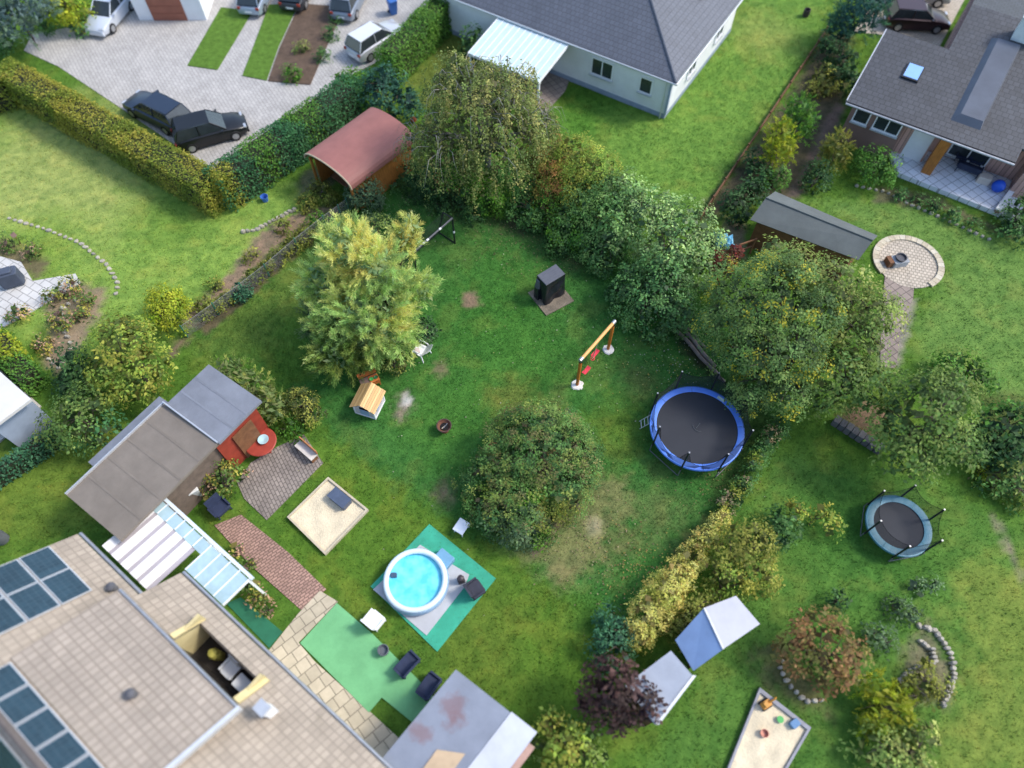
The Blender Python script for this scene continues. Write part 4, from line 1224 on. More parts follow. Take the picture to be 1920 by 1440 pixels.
part('roof_slope', MB().slab([(x1 - .01, y1, EZ), (x0 + .01, y1, EZ), rb], .12), SLATE, t)
cap = mat('ridge_tile', (0.10, 0.11, 0.135), 0.6, 0.15, 6)
for a, b_ in ((ra, rb), ((x0, y0, EZ), ra), ((x1, y0, EZ), ra), ((x0, y1, EZ), rb), ((x1, y1, EZ), rb)):
    part('ridge_cap', MB().tube([a, b_], .09, 8), cap, t, True)
gut = MB()
for a, b_ in (((x0 - .05, y0 - .05), (x1 + .05, y0 - .05)), ((x0 - .05, y1), (x0 - .05, y0 - .05)), ((x1 + .05, y0 - .05), (x1 + .05, y1))):
    gut.tube([(a[0], a[1], EZ - .08), (b_[0], b_[1], EZ - .08)], .06, 8)
part('gutter', gut, ALU, t, True)
part('eaves_board', MB().box((HX / 2, HY / 2, EZ - .11), (HX + OV * 1.8, HY + OV * 1.8, .10)), WHITE, t)
part('downpipe', MB().tube([(-.12, .25, 0), (-.12, .25, 2.8)], .045, 8), ALU, t, True)
window(t, (-.005, 4.55, 1.75), 1.5, 1.15, math.pi, panes=2)
window(t, (-.005, 1.55, 1.75), .85, 1.05, math.pi)
window(t, (-.005, 9.6, 1.45), 2.6, 2.1, math.pi, panes=3)
window(t, (3.2, -.005, 1.7), 1.2, 1.1, -math.pi / 2, panes=2)
window(t, (7.4, -.005, 1.7), 1.2, 1.1, -math.pi / 2, panes=2)
vp = part('vent_pipe', MB().lathe([(.10, 0), (.10, .55), (.16, .56), (.15, .66), (.02, .72)], 12, (6.8, 1.35, EZ + .65)), BLACKM, t, True)
part('chimney', MB().box((xm + .9, 7.6, EZ + rp + .2), (.7, .6, 1.1)), BRICKW, t)

# glass terrace roof in front of it
t = thing('terrace_roof', 'pale blue translucent panel roof attached to the white bungalow', 'canopy', (9.42, 36.68, 0), math.radians(58))
for k in range(12):
    a, b_ = 6.85 + k * 5.05 / 12, 6.85 + (k + 1) * 5.05 / 12 - .07
    part('roof_panel', MB().slab([(-3.85, a, 2.38), (-.34, a, 2.78), (-.34, b_, 2.78), (-3.85, b_, 2.38)], .03), PANELW, t)
raf = MB()
for k in range(13):
    a = 6.85 + k * 5.05 / 12 - .035
    raf.hexa([(-3.9, a - .03, 2.24), (-.34, a - .03, 2.64), (-.34, a + .03, 2.64), (-3.9, a + .03, 2.24)],
             [(-3.9, a - .03, 2.40), (-.34, a - .03, 2.80), (-.34, a + .03, 2.80), (-3.9, a + .03, 2.40)])
part('rafters', raf, WHITE, t)
part('front_beam', MB().box((-3.7, 9.35, 2.2), (.12, 5.1, .14)), WHITE, t)
for y in (6.9, 9.4, 11.85):
    part('post', MB().box((-3.7, y, 1.07), (.11, .11, 2.12)), WHITE, t)

# dark roofed brick house on the right
RO = (19.06, 34.51)
t = thing('brick_house', 'brick house with charcoal tiled roof and a blue skylight', 'house', (*RO, 0), math.radians(-31.8))
zf = lambda y: 3.0 + y * .20
part('wall', MB().prism([(.4, .55), (3.5, .55), (3.5, 5.4), (.4, 5.4)], -.05, 2.95), BRICKW, t)
part('wall', MB().prism([(3.503, 1.0), (5.3, 1.0), (5.3, 15), (3.503, 15)], -.05, 2.94), BRICKW, t)
part('wall', MB().prism([(5.303, 2.3), (14, 2.3), (14, 15), (5.303, 15)], -.05, 2.93), BRICKW, t)
part('roof', MB().slab([(0, 0, zf(0)), (3.6, 0, zf(0)), (3.6, 5.8, zf(5.8)), (0, 5.8, zf(5.8))], .16), SLATE2, t)
part('roof', MB().slab([(3.604, 0, zf(0)), (9.3, 0, zf(0)), (9.3, 9.5, zf(9.5)), (3.604, 9.5, zf(9.5))], .16), SLATE2, t)
part('roof', MB().slab([(3.604, 9.5, zf(9.5)), (9.3, 9.5, zf(9.5)), (9.3, 17, zf(2)), (3.604, 17, zf(2))], .16), SLATE2, t)
part('roof', MB().slab([(9.304, 1.0, zf(1.0)), (16, 1.0, zf(1.0)), (16, 9.5, zf(9.5)), (9.304, 9.5, zf(9.5))], .16), SLATE2, t)
part('roof', MB().slab([(9.304, 9.5, zf(9.5)), (16, 9.5, zf(9.5)), (16, 17, zf(2)), (9.304, 17, zf(2))], .16), SLATE2, t)
part('gutter', MB().tube([(0, -.07, 2.9), (9.3, -.07, 2.9)], .065, 8), METAL, t, True)
part('verge_trim', MB().box((-.03, 2.9, zf(2.9) - .06), (.05, 5.8, .2), M=Matrix.Rotation(math.atan(.2), 3, 'X')), ALU, t)
sk = part('skylight_frame', MB().box((2.45, 3.35, zf(3.35) + .03), (.95, 1.15, .16), M=Matrix.Rotation(math.atan(.2), 3, 'X')), BLACKM, t)
part('skylight', MB().box((2.45, 3.35, zf(3.35) + .12), (.80, 1.0, .03), M=Matrix.Rotation(math.atan(.2), 3, 'X')), mat('sky_blue_glazing', (.28, .48, .86), .25, .05, 2), sk)
# raised shallow dormer between the skylight and the right wing
part('dormer', MB().hexa([(5.4, 1.2, zf(1.2)), (7.0, 1.2, zf(1.2)), (7.0, 7.5, zf(7.5)), (5.4, 7.5, zf(7.5))],
                         [(5.7, 1.5, zf(1.2) + .35), (6.9, 1.5, zf(1.2) + .35), (6.9, 7.3, zf(7.5) + .25), (5.7, 7.3, zf(7.5) + .25)]),
     mat('blue_grey_sheet', (.085, .10, .13), .45, .2, 1.0), t)
ch = part('chimney', MB().box((7.0, 8.2, zf(8.2) + .55), (1.35, .75, 1.3)), mat('pale_slate', (.60, .66, .66), .7, .1, 3), t)
part('chimney_cap', MB().box((7.0, 8.2, zf(8.2) + 1.25), (1.5, .9, .1)), ALU, ch)
window(t, (1.1, .545, 2.1), .9, 1.0, -math.pi / 2)
window(t, (2.6, .545, 2.1), 1.5, 1.0, -math.pi / 2, panes=2)
window(t, (7.4, 2.295, 1.5), 2.2, 2.1, -math.pi / 2, panes=2)
part('door', MB().box((4.6, .97, 1.35), (1.15, .08, 2.2)), WHITE, t)
part('pier', MB().box((5.75, .55, 1.4), (.55, .8, 2.8)), WOODO, t)
part('pier', MB().box((10.6, 1.6, 1.4), (.9, 1.2, 2.8)), BRICKW, t)
# pale low wall round the terrace
tw = thing('terrace_wall', 'low brick wall with white coping at the corner of the pale terrace', 'wall', (*G(1880, 395), 0))
a, b_ = G(1862, 405), G(1905, 345)
l = (G(1880, 395))
part('wall', MB().tube([(a[0] - l[0], a[1] - l[1], .35), (b_[0] - l[0], b_[1] - l[1], .35)], .16, 4), BRICKW, tw)
part('coping', MB().box(((a[0] + b_[0]) / 2 - l[0], (a[1] + b_[1]) / 2 - l[1], .55), (math.dist(a, b_) + .2, .3, .08), math.atan2(b_[1] - a[1], b_[0] - a[0])), WHITE, tw)

# big house at the lower left
t = thing('tiled_house', 'large house with beige tiled roof, solar panels and a roof balcony', 'house', (-12.53, 7.46, 0), math.radians(-38))
K = .78
zm = lambda y: 3.0 - K * y
RY = -5.7
N_IN = [(-3.88, -1.38, RY, -.25), (-.246, 0, -1.78, 10.9)]


def roofq(x0, x1, y0, y1, z, th=.14):
    return MB().slab([(x0, y0, z(y0)), (x1, y0, z(y0)), (x1, y1, z(y1)), (x0, y1, z(y1))], th)


LX0, LX1, LY0, LY1 = 2.10, 5.25, -.70, -1.55           # balcony cut into the roof
part('roof', roofq(-3.88, -.204, -1.38, RY, zm), BTILE, t)
part('roof', roofq(-.2, LX0, 0, -1.78, zm), BTILE, t)
part('roof', roofq(LX0 + .004, LX1 - .004, 0, LY0, zm), BTILE, t)
part('roof', roofq(LX1, 5.75, 0, -1.78, zm), BTILE, t)
part('roof', roofq(5.754, 11.0, 0, RY, zm), BTILE, t)
part('roof', roofq(-.2, 5.75, -4.55, RY, zm), BTILE, t)
zb = lambda y: zm(RY) + K * (y - RY)
part('roof', roofq(-3.88, 11.0, RY - .004, -11.2, lambda y: zm(RY) + K * (y - RY)), BTILE, t)
part('ridge_cap', MB().tube([(-3.93, RY, zm(RY) + .02), (11.05, RY, zm(RY) + .02)], .13, 8), mat('dark_ridge', (.13, .11, .10), .8, .2, 5), t, True)
zd = lambda y: 5.25 - .50 * (y + 1.70)
part('dormer_roof', roofq(-.28, 5.82, -1.62, -4.75, zd, .16), BTILE2, t)
dw = MB().hexa([(-.15, -1.80, 4.0), (5.70, -1.80, 4.0), (5.70, -4.5, 5.5), (-.15, -4.5, 5.5)],
               [(-.15, -1.80, zd(-1.8) - .17), (5.70, -1.80, zd(-1.8) - .17), (5.70, -4.5, zd(-4.5) - .17), (-.15, -4.5, zd(-4.5) - .17)])
part('dormer_wall', dw, mat('dormer_cladding', (.20, .17, .15), .8, .2, 3), t)
part('dormer_gutter', MB().tube([(-.28, -1.56, zd(-1.6) - .09), (5.84, -1.56, zd(-1.6) - .09)], .07, 8), METAL, t, True)
part('dormer_flashing', MB().hexa([(5.76, -1.5, zd(-1.5) - .24), (5.98, -1.5, zd(-1.5) - .24), (5.98, -4.7, zd(-4.7) - .24), (5.76, -4.7, zd(-4.7) - .24)],
                                 [(5.825, -1.5, zd(-1.5) + .03), (5.96, -1.5, zd(-1.5) + .03), (5.96, -4.7, zd(-4.7) + .03), (5.825, -4.7, zd(-4.7) + .03)]), ALU, t)
# balcony: inside shade is painted into its dark floor and glazing
bal = part('balcony', MB().box(((LX0 + LX1) / 2, (LY0 + LY1) / 2 - .1, 2.02), (LX1 - LX0, 1.2, .06)), mat('shaded_balcony_floor', (.045, .038, .032), .8, .2, 3), t)
part('balcony_wall', MB().box((LX0 - .06, -1.14, 3.03), (.12, 1.28, 1.95)), YELLOWW, bal)
part('balcony_wall', MB().box((LX1 + .06, -1.14, 3.03), (.12, 1.28, 1.95)), YELLOWW, bal)
part('balcony_wall', MB().box(((LX0 + LX1) / 2, -1.77, 3.1), (LX1 - LX0 - .01, .06, 2.1)), mat('shaded_dark_glazing', (.05, .045, .04), .3, .2, 3), bal)
part('balcony_wall', MB().box(((LX0 + LX1) / 2, LY0 + .03, 2.72), (LX1 - LX0 - .02, .06, 1.36)), WOODB, bal)
part('coping', MB().hexa([(LX0 - .2, -.55, zm(-.55) + .003), (LX0 + .02, -.55, zm(-.55) + .003), (LX0 + .02, -1.55, zm(-1.55)), (LX0 - .2, -1.55, zm(-1.55))],
                         [(LX0 - .2, -.55, zm(-.55) + .1), (LX0 + .02, -.55, zm(-.55) + .1), (LX0 + .02, -1.55, zm(-1.55) + .1), (LX0 - .2, -1.55, zm(-1.55) + .1)]), YELLOWW, bal)
part('coping', MB().hexa([(LX1 - .02, -.5, zm(-.5) + .003), (LX1 + .26, -.5, zm(-.5) + .003), (LX1 + .26, -1.55, zm(-1.55)), (LX1 - .02, -1.55, zm(-1.55))],
                         [(LX1 - .02, -.5, zm(-.5) + .12), (LX1 + .26, -.5, zm(-.5) + .12), (LX1 + .26, -1.55, zm(-1.55) + .12), (LX1 - .02, -1.55, zm(-1.55) + .12)]), YELLOWW, bal)
# walls
part('wall', MB().prism([(-3.5, -1.95), (.2, -1.95), (.2, -.55), (10.6, -.55), (10.6, -10.7), (-3.5, -10.7)], -.1, 1.93), RENDER, t)
for x in (-3.5, 10.45):
    part('gable_wall', MB().hexa([(x, -2.0, 1.935), (x + .15, -2.0, 1.935), (x + .15, -9.6, 1.935), (x, -9.6, 1.935)],
                                 [(x, RY + .5, zm(RY + .5) - .3), (x + .15, RY + .5, zm(RY + .5) - .3), (x + .15, RY - .5, zm(RY + .5) - .3), (x, RY - .5, zm(RY + .5) - .3)]), RENDER, t)
part('gutter', MB().tube([(-.2, .07, 2.88), (11.0, .07, 2.88)], .07, 8), METAL, t, True)
part('gutter', MB().tube([(-3.88, -1.31, zm(-1.38) - .1), (-.2, -1.31, zm(-1.38) - .1)], .07, 8), METAL, t, True)
chm = part('chimney', MB().box((6.42, -1.10, zm(-1.1) + .45), (.34, .30, 1.2)), RENDER, t)
part('chimney_cap', MB().box((6.42, -1.10, zm(-1.1) + 1.08), (.46, .40, .07)), ALU, chm)
for x, y in ((9.4, -2.9), (-.9, -1.75), (3.3, -3.2)):
    zz = (zd if x == 3.3 else zm)(y)
    part('roof_vent', MB().lathe([(.13, -.1), (.13, .22), (.18, .24), (.16, .34), (.02, .4)], 12, (x, y, zz)), mat('vent_cap', (.10, .10, .11), .6, .2, 5), t, True)


def solar(x0, x1, y0, y1, z):
    n = .10
    fr = part('solar_panel', MB().slab([(x0, y0, z(y0) + n), (x1, y0, z(y0) + n), (x1, y1, z(y1) + n), (x0, y1, z(y1) + n)], .06), ALU, t)
    e = .03
    part('solar_cells', MB().slab([(x0 + e, y0 - e, z(y0 - e) + n + .012), (x1 - e, y0 - e, z(y0 - e) + n + .012), (x1 - e, y1 + e, z(y1 + e) + n + .012), (x0 + e, y1 + e, z(y1 + e) + n + .012)], .015), PVGLASS, fr)


for k in range(3):
    for j in range(2):
        solar(-3.80 + j * 1.30, -2.53 + j * 1.30, -2.20 - k * .86, -3.02 - k * .86, zm)
for k in range(6):
    solar(-.1 + k * 1.02, .88 + k * 1.02, -4.80, -5.58, zm)
for k in range(8):
    for j in range(2):
        solar(-2.0 + k * 1.25, -.79 + k * 1.25, -6.05 - j * 1.2, -7.2 - j * 1.2, zb)

# pergola with blinds and glass beside it
t = thing('glass_pergola', 'white striped and glass panel terrace roof between grey shed and tiled house', 'canopy', (-12.53, 7.46, 0), math.radians(-38))
GLP = mat('pale_roof_glass', (.38, .52, .56), .15, .2, 1.5, spec=.6)
STRIPE = mat('white_blind', (.80, .78, .76), .7, .05, 2)
zp = lambda y: 2.62 - (y + 1.3) * .08
for k in range(5):
    a = -3.72 + k * .585
    part('blind_panel', MB().slab([(a, -1.25, zp(-1.25)), (a + .40, -1.25, zp(-1.25)), (a + .40, .92, zp(.92)), (a, .92, zp(.92))], .04), STRIPE, t)
    part('gap_panel', MB().slab([(a + .404, -1.25, zp(-1.25) - .03), (a + .581, -1.25, zp(-1.25) - .03), (a + .581, .92, zp(.92) - .03), (a + .404, .92, zp(.92) - .03)], .03),
         mat('mauve_glass', (.42, .38, .40), .3, .1, 2), t)
for k in range(10):
    a = -3.72 + k * .552
    part('glass_panel', MB().slab([(a, .925 if k < 5.5 else .16, zp(.93 if k < 5.5 else .16)), (a + .51, .925 if k < 5.5 else .16, zp(.93 if k < 5.5 else .16)), (a + .51, 1.42, zp(1.42)), (a, 1.42, zp(1.42))], .03), GLP, t)
raf = MB()
for k in range(11):
    a = -3.74 + k * .552
    yl = .95 if k < 6 else .16
    raf.hexa([(a - .02, yl, zp(yl) - .1), (a + .03, yl, zp(yl) - .1), (a + .03, 1.5, zp(1.5) - .1), (a - .02, 1.5, zp(1.5) - .1)],
             [(a - .02, yl, zp(yl) + .02), (a + .03, yl, zp(yl) + .02), (a + .03, 1.5, zp(1.5) + .02), (a - .02, 1.5, zp(1.5) + .02)])
part('rafters', raf, WHITE, t)
part('front_gutter', MB().box((-.97, 1.54, zp(1.5) - .03), (5.65, .14, .16)), mat('pale_gutter', (.66, .74, .78), .4, .08, 2), t)
for x in (-3.7, -.95, 1.75):
    part('post', MB().box((x, 1.4, 1.15), (.1, .1, 2.28)), WHITE, t)

# long outbuilding with two roofs
OB = (-15.38, 8.93)
t = thing('outbuilding', 'long low outbuilding with brown felt roof and grey felt end', 'shed', (*OB, 0), math.radians(54.9))
part('wall', MB().prism([(.15, .35), (5.0, .35), (5.0, 3.2), (.15, 3.2)], -.1, 2.72), mat('shaded_shed_brown', (.16, .12, .095), .85, .3, 3), t)  # brown part coloured dark to stand for the shade on this wall
part('wall', MB().prism([(5.004, .2), (7.35, .2), (7.35, 3.1), (5.004, 3.1)], -.1, 2.72), REDW, t)
part('roof', MB().slab([(-.05, -.05, 2.95), (5.12, -.05, 2.95), (5.12, 3.36, 2.80), (-.05, 3.36, 2.80)], .16), FELTB, t)
part('roof', MB().slab([(5.124, -.12, 3.02), (7.62, -.12, 3.02), (7.62, 3.2, 2.92), (5.124, 3.2, 2.92)], .16), FELT, t)
part('roof', MB().slab([(1.4, 3.37, 2.55), (5.3, 3.37, 2.55), (5.3, 4.15, 2.40), (1.4, 4.15, 2.40)], .10), FELT, t)
part('wall', MB().prism([(1.5, 3.4), (5.2, 3.4), (5.2, 4.05), (1.5, 4.05)], -.1, 2.32), FELTB, t)
part('edge_trim', MB().box((2.53, 3.385, 2.82), (5.15, .05, .2)), ALU, t)
part('edge_trim', MB().box((5.12, 1.65, 2.97), (.06, 3.4, .12)), ALU, t)
part('door', MB().box((6.3, .13, 1.1), (1.1, .06, 2.1)), WOODB, t)

for k in range(1, 5):
    part('felt_seam', MB().box((k * 1.03 - .02, 1.65, 2.879 + .004), (.09, 3.38, .012), M=Matrix.Rotation(-math.atan(.15 / 3.41), 3, 'X')), FELTB, t)
for k in range(1, 3):
    part('felt_seam', MB().box((5.124 + k * .83, 1.54, 2.97 + .004), (.09, 3.28, .012), M=Matrix.Rotation(-math.atan(.10 / 3.32), 3, 'X')), FELT, t)

# round roofed red shed
t = thing('red_shed', 'orange brown garden shed with curved dusty red roof', 'shed', (-11.30, 31.0, 0), math.radians(49.5))
# local x along the shed, y across it towards the far side
SL, SW_ = 4.6, 3.55
t.location = (-8.73 + .15, 28.95 - .05, 0)
part('side_wall', MB().box((SL / 2, .12, 1.05), (SL - .3, .1, 2.1)), WOODO, t)
part('side_wall', MB().box((SL / 2, SW_ - .12, 1.05), (SL - .3, .1, 2.1)), WOODO, t)
part('end_wall', MB().box((SL - .25, SW_ / 2, 1.15), (.1, SW_ - .35, 2.3)), WOODO, t)
arch = MB()
na = 16
prof = [(SW_ / 2 - (SW_ / 2 + .12) * math.cos(math.pi * k / na), 2.05 + .72 * math.sin(math.pi * k / na) ** .85) for k in range(na + 1)]
for k in range(na):
    (ya, za), (yb, z2) = prof[k], prof[k + 1]
    arch.hexa([(-.25, ya, za - .07), (SL + .1, ya, za - .07), (SL + .1, yb, z2 - .07), (-.25, yb, z2 - .07)], [(-.25, ya, za), (SL + .1, ya, za), (SL + .1, yb, z2), (-.25, yb, z2)])
me_red = mat('dusty_red_sheet', (.31, .125, .105), .6, .15, 1.2, fine=.05, bscale=30)
part('curved_roof', arch, me_red, t)
part('roof_rim', MB().tube([(-.26, y, z - .04) for y, z in prof], .05, 6), mat('sandy_trim', (.45, .36, .24), .7, .1, 3), t, True)
part('back_panel', MB().box((1.6, SW_ / 2, 1.1), (.08, SW_ - .4, 2.2)), WOODB, t)
for y in (.15, SW_ - .15):
    part('post', MB().box((-.1, y, 1.05), (.12, .12, 2.1)), WOODO, t)
part('bench', MB().box((.8, SW_ / 2 + .4, .45), (.5, 1.6, .08)), WOODB, t)
part('crate', MB().box((.5, .8, .3), (.6, .5, .6)), mat('blue_crate', (.10, .14, .24), .7, .2, 3), t)

# long grey shed at right
A_, B_, C_, D_ = G(1455, 355, 2.2), G(1648, 438, 2.2), G(1612, 484, 2.2), G(1408, 408, 2.2)
t = thing('grey_shed', 'long low shed with grey green ridged roof beside the round patio', 'shed', (*D_, 0))


def gable(t, q, ze, zr, m, wall, ov=.12, wz=None):
    """ridge roof over plan quad q (eave a-b far, d-c near); ridge midway between them"""
    o = t.location
    q = [Vector((p[0] - o[0], p[1] - o[1], 0)) for p in q]
    a, b_, c_, d = q
    r0, r1 = (a + d) / 2, (b_ + c_) / 2
    up = lambda p, z: (p.x, p.y, z)
    s1 = part('roof_slope', MB().slab([up(a, ze), up(b_, ze), up(r1, zr), up(r0, zr)], .07), m, t)
    s2 = part('roof_slope', MB().slab([up(d, ze), up(c_, ze), up(r1, zr), up(r0, zr)], .07), m, t)
    part('ridge_cap', MB().tube([up(r0, zr + .01), up(r1, zr + .01)], .05, 6), m, t, True)
    cen = (a + b_ + c_ + d) / 4
    k = [cen + (p - cen) * (1 - ov) for p in q]
    w0, w1 = (k[0] + k[3]) / 2, (k[1] + k[2]) / 2
    vs = [up(p, -.05) for p in k] + [up(p, ze - .08) for p in k] + [up(w0, zr - .16), up(w1, zr - .16)]
    part('wall', MB().add(vs, [(0, 1, 2, 3), (0, 1, 5, 4), (1, 2, 6, 9, 5), (2, 3, 7, 6), (3, 0, 4, 8, 7), (4, 5, 9, 8), (6, 7, 8, 9)]), wall, t)


gable(t, (A_, B_, C_, D_), 2.05, 2.6, FELTG, WOODB)

# shed with patched roof at the bottom edge
q = [G(855, 1255, 2.5), G(1002, 1372, 2.5), G(905, 1480, 2.5), G(718, 1445, 2.5)]
q = [(-2.05, 4.18), (.80, 2.12), (-1.75, -.9), (-4.6, 1.15)]
t = thing('garden_shed', 'garden shed with patched blue grey felt roof and rust stains at the bottom edge', 'shed', (-2.05, 4.18, 0))
ql = [(p[0] + 2.05, p[1] - 4.18) for p in q]
u_, v_ = Vector(ql[1]), Vector(ql[3])
at2 = lambda a, b_, z: (*(u_ * a + v_ * b_), z)
FELTS = mat('stained_felt', (.235, .26, .315), .85, .15, 1.1, .3, 90, fine=.08)
part('wall', MB().prism([at2(.05, .05, 0)[:2], at2(.95, .05, 0)[:2], at2(.95, .95, 0)[:2], at2(.05, .95, 0)[:2]], -.05, 2.3), WOODB, t)
part('roof', MB().slab([at2(0, 0, 2.5), at2(.70, 0, 2.55), at2(.70, 1, 2.55), at2(0, 1, 2.5)], .12), FELTS, t)
part('white_sheet', MB().slab([at2(.703, -.01, 2.57), at2(1.02, -.01, 2.5), at2(1.02, .75, 2.5), at2(.703, .75, 2.57)], .05), mat('white_corrugated', (.50, .52, .58), .55, .14, 1.2), t)
part('tile_strip', MB().slab([at2(1.022, .1, 2.47), at2(1.09, .1, 2.4), at2(1.09, .9, 2.4), at2(1.022, .9, 2.47)], .04), mat('pink_tile', (.40, .25, .20), .8, .2, 3), t)
nt, b, N, L = FELTS.node_tree, FELTS.node_tree.nodes['Principled BSDF'], FELTS.node_tree.nodes, FELTS.node_tree.links
src = b.inputs['Base Color'].links[0].from_socket
tc = N.new('ShaderNodeTexCoord')
nz = N.new('ShaderNodeTexNoise'); nz.inputs['Scale'].default_value = 2.2; nz.inputs['Detail'].default_value = 6
L.new(tc.outputs['Object'], nz.inputs[0])
for (a, b_, r_) in ((.22, .26, .42), (.12, .62, .34), (.32, .36, .25)):      # rust run off and moss round old fixings
    ds = N.new('ShaderNodeVectorMath'); ds.operation = 'DISTANCE'
    L.new(tc.outputs['Object'], ds.inputs[0]); ds.inputs[1].default_value = at2(a, b_, 2.51)
    ad = N.new('ShaderNodeMath'); ad.operation = 'MULTIPLY_ADD'; ad.inputs[1].default_value = 1.2
    L.new(nz.outputs[0], ad.inputs[0]); L.new(ds.outputs['Value'], ad.inputs[2])
    mr = N.new('ShaderNodeMapRange'); mr.inputs[1].default_value = r_ + .42; mr.inputs[2].default_value = r_ + .75
    mr.inputs[3].default_value = .5; mr.inputs[4].default_value = 0
    L.new(ad.outputs[0], mr.inputs[0])
    mx = N.new('ShaderNodeMix'); mx.data_type = 'RGBA'; mx.inputs[7].default_value = (.20, .085, .075, 1)
    L.new(mr.outputs[0], mx.inputs[0]); L.new(src, mx.inputs[6]); src = mx.outputs[2]
L.new(src, b.inputs['Base Color'])
part('plywood_sheet', MB().slab([at2(.36, .62, 2.57), at2(.60, .50, 2.58), at2(.62, .9, 2.58), at2(.38, .95, 2.57)], .02), mat('plywood', (.52, .38, .24), .7, .15, 2), t)

# blue covered ridge shed and its flat neighbour
t = thing('covered_shed', 'small ridge roofed shed with blue cover, shaded slope coloured darker, sunlit slope light grey', 'shed', (*G(1350, 1190), 0))
o = t.location
P3 = lambda px, py, h: (G(px, py, h)[0] - o[0], G(px, py, h)[1] - o[1], h)
r0, r1 = P3(1320, 1140, 2.25), P3(1356, 1217, 2.25)
part('shaded_slope', MB().slab([r0, r1, P3(1300, 1258, 1.75), P3(1266, 1200, 1.75)], .05), mat('shaded_blue_sheet', (.17, .26, .44), .5, .14, 1.2), t)  # one cover: shade and sunlight are put into the two slope colours
part('sunlit_slope', MB().slab([r0, r1, P3(1425, 1170, 1.8), P3(1380, 1117, 1.8)], .05), mat('sunlit_grey_sheet', (.40, .41, .46), .6, .1, 1.5), t)
part('ridge_cap', MB().tube([r0, r1], .05, 6), ALU, t, True)
w = [P3(1308, 1200, 1.6), P3(1308, 1242, 1.6), P3(1400, 1168, 1.6), P3(1372, 1130, 1.6)]
part('wall', MB().prism([p[:2] for p in w], -.05, 1.7), WOODB, t)
t = thing('flat_shed', 'flat roofed shed with light blue grey roof beside the purple tree', 'shed', (*G(1235, 1290), 0))
o = t.location
q = [P3(1258, 1220, 2.0), P3(1298, 1266, 2.0), P3(1228, 1358, 2.0), P3(1172, 1285, 2.0)]
part('roof', MB().slab(q, .1), mat('blue_grey_felt', (.32, .35, .41), .8, .14, 1.2, .2, 60, fine=.06), t)
cen = sum((Vector(p) for p in q), Vector()) / 4
part('wall', MB().prism([tuple((cen + (Vector(p) - cen) * .92).xy) for p in q], -.05, 1.9), WOODB, t)
a, b_ = Vector(q[1]), Vector(q[2])
part('fascia', MB().hexa([a + Vector((.01, 0, -.14)), b_ + Vector((.01, 0, -.14)), b_ + Vector((.14, -.02, -.14)), a + Vector((.14, -.02, -.14))],
                         [a + Vector((.01, 0, .03)), b_ + Vector((.01, 0, .03)), b_ + Vector((.14, -.02, .03)), a + Vector((.14, -.02, .03))]), ALU, t)

# white flat building at the left edge
A_, B_ = G(0, 690, 2.8), G(60, 748, 2.8)
t = thing('white_roofed_house', 'building with flat white roof at the left edge', 'house', (*G(60, 770), 0))
o = t.location
q = [P3(-90, 618, 2.7), P3(58, 748, 2.7), P3(-20, 806, 2.7), P3(-180, 660, 2.7)]
part('roof', MB().slab(q, .16), mat('white_membrane', (.62, .60, .57), .8, .08, 1), t)
q2 = [P3(-80, 625, 2.4), P3(50, 748, 2.4), P3(-18, 800, 2.4), P3(-170, 660, 2.4)]
part('wall', MB().prism([p[:2] for p in q2], -.05, 2.5), mat('blue_grey_render', (.34, .40, .50), .8, .12, 1.5), t)
part('base_strip', MB().prism([p[:2] for p in [P3(-60, 640, 0), P3(78, 762, 0), P3(-10, 838, 0), P3(-150, 690, 0)]], -.05, .06), mat('pale_gravel', (.52, .48, .42), .95, .2, 6, .5, 30), t)

# garage and dark parked front at the top edge
A_ = G(262, 38)
B_ = G(388, 38)
ang = math.atan2(B_[1] - A_[1], B_[0] - A_[0])
t = thing('garage', 'white garage with reddish brown door at the top edge', 'garage', (*A_, 0), ang)
Wd = math.dist(A_, B_)
part('wall', MB().box((Wd / 2, 3.2, 1.35), (Wd, 6.4, 2.7)), RENDER, t)
part('roof', MB().box((Wd / 2, 3.2, 2.78), (Wd + .3, 6.7, .16)), FELT, t)
dr = part('garage_door', MB().box((Wd * .47, -.02, 1.1), (Wd * .50, .08, 2.2)), mat('brown_door', (.30, .11, .07), .6, .2, 2), t)
for k in range(4):
    part('door_panel', MB().box((Wd * .47, -.07, .30 + k * .53), (Wd * .46, .03, .45)), mat('brown_door', (.3, .11, .07)), dr)

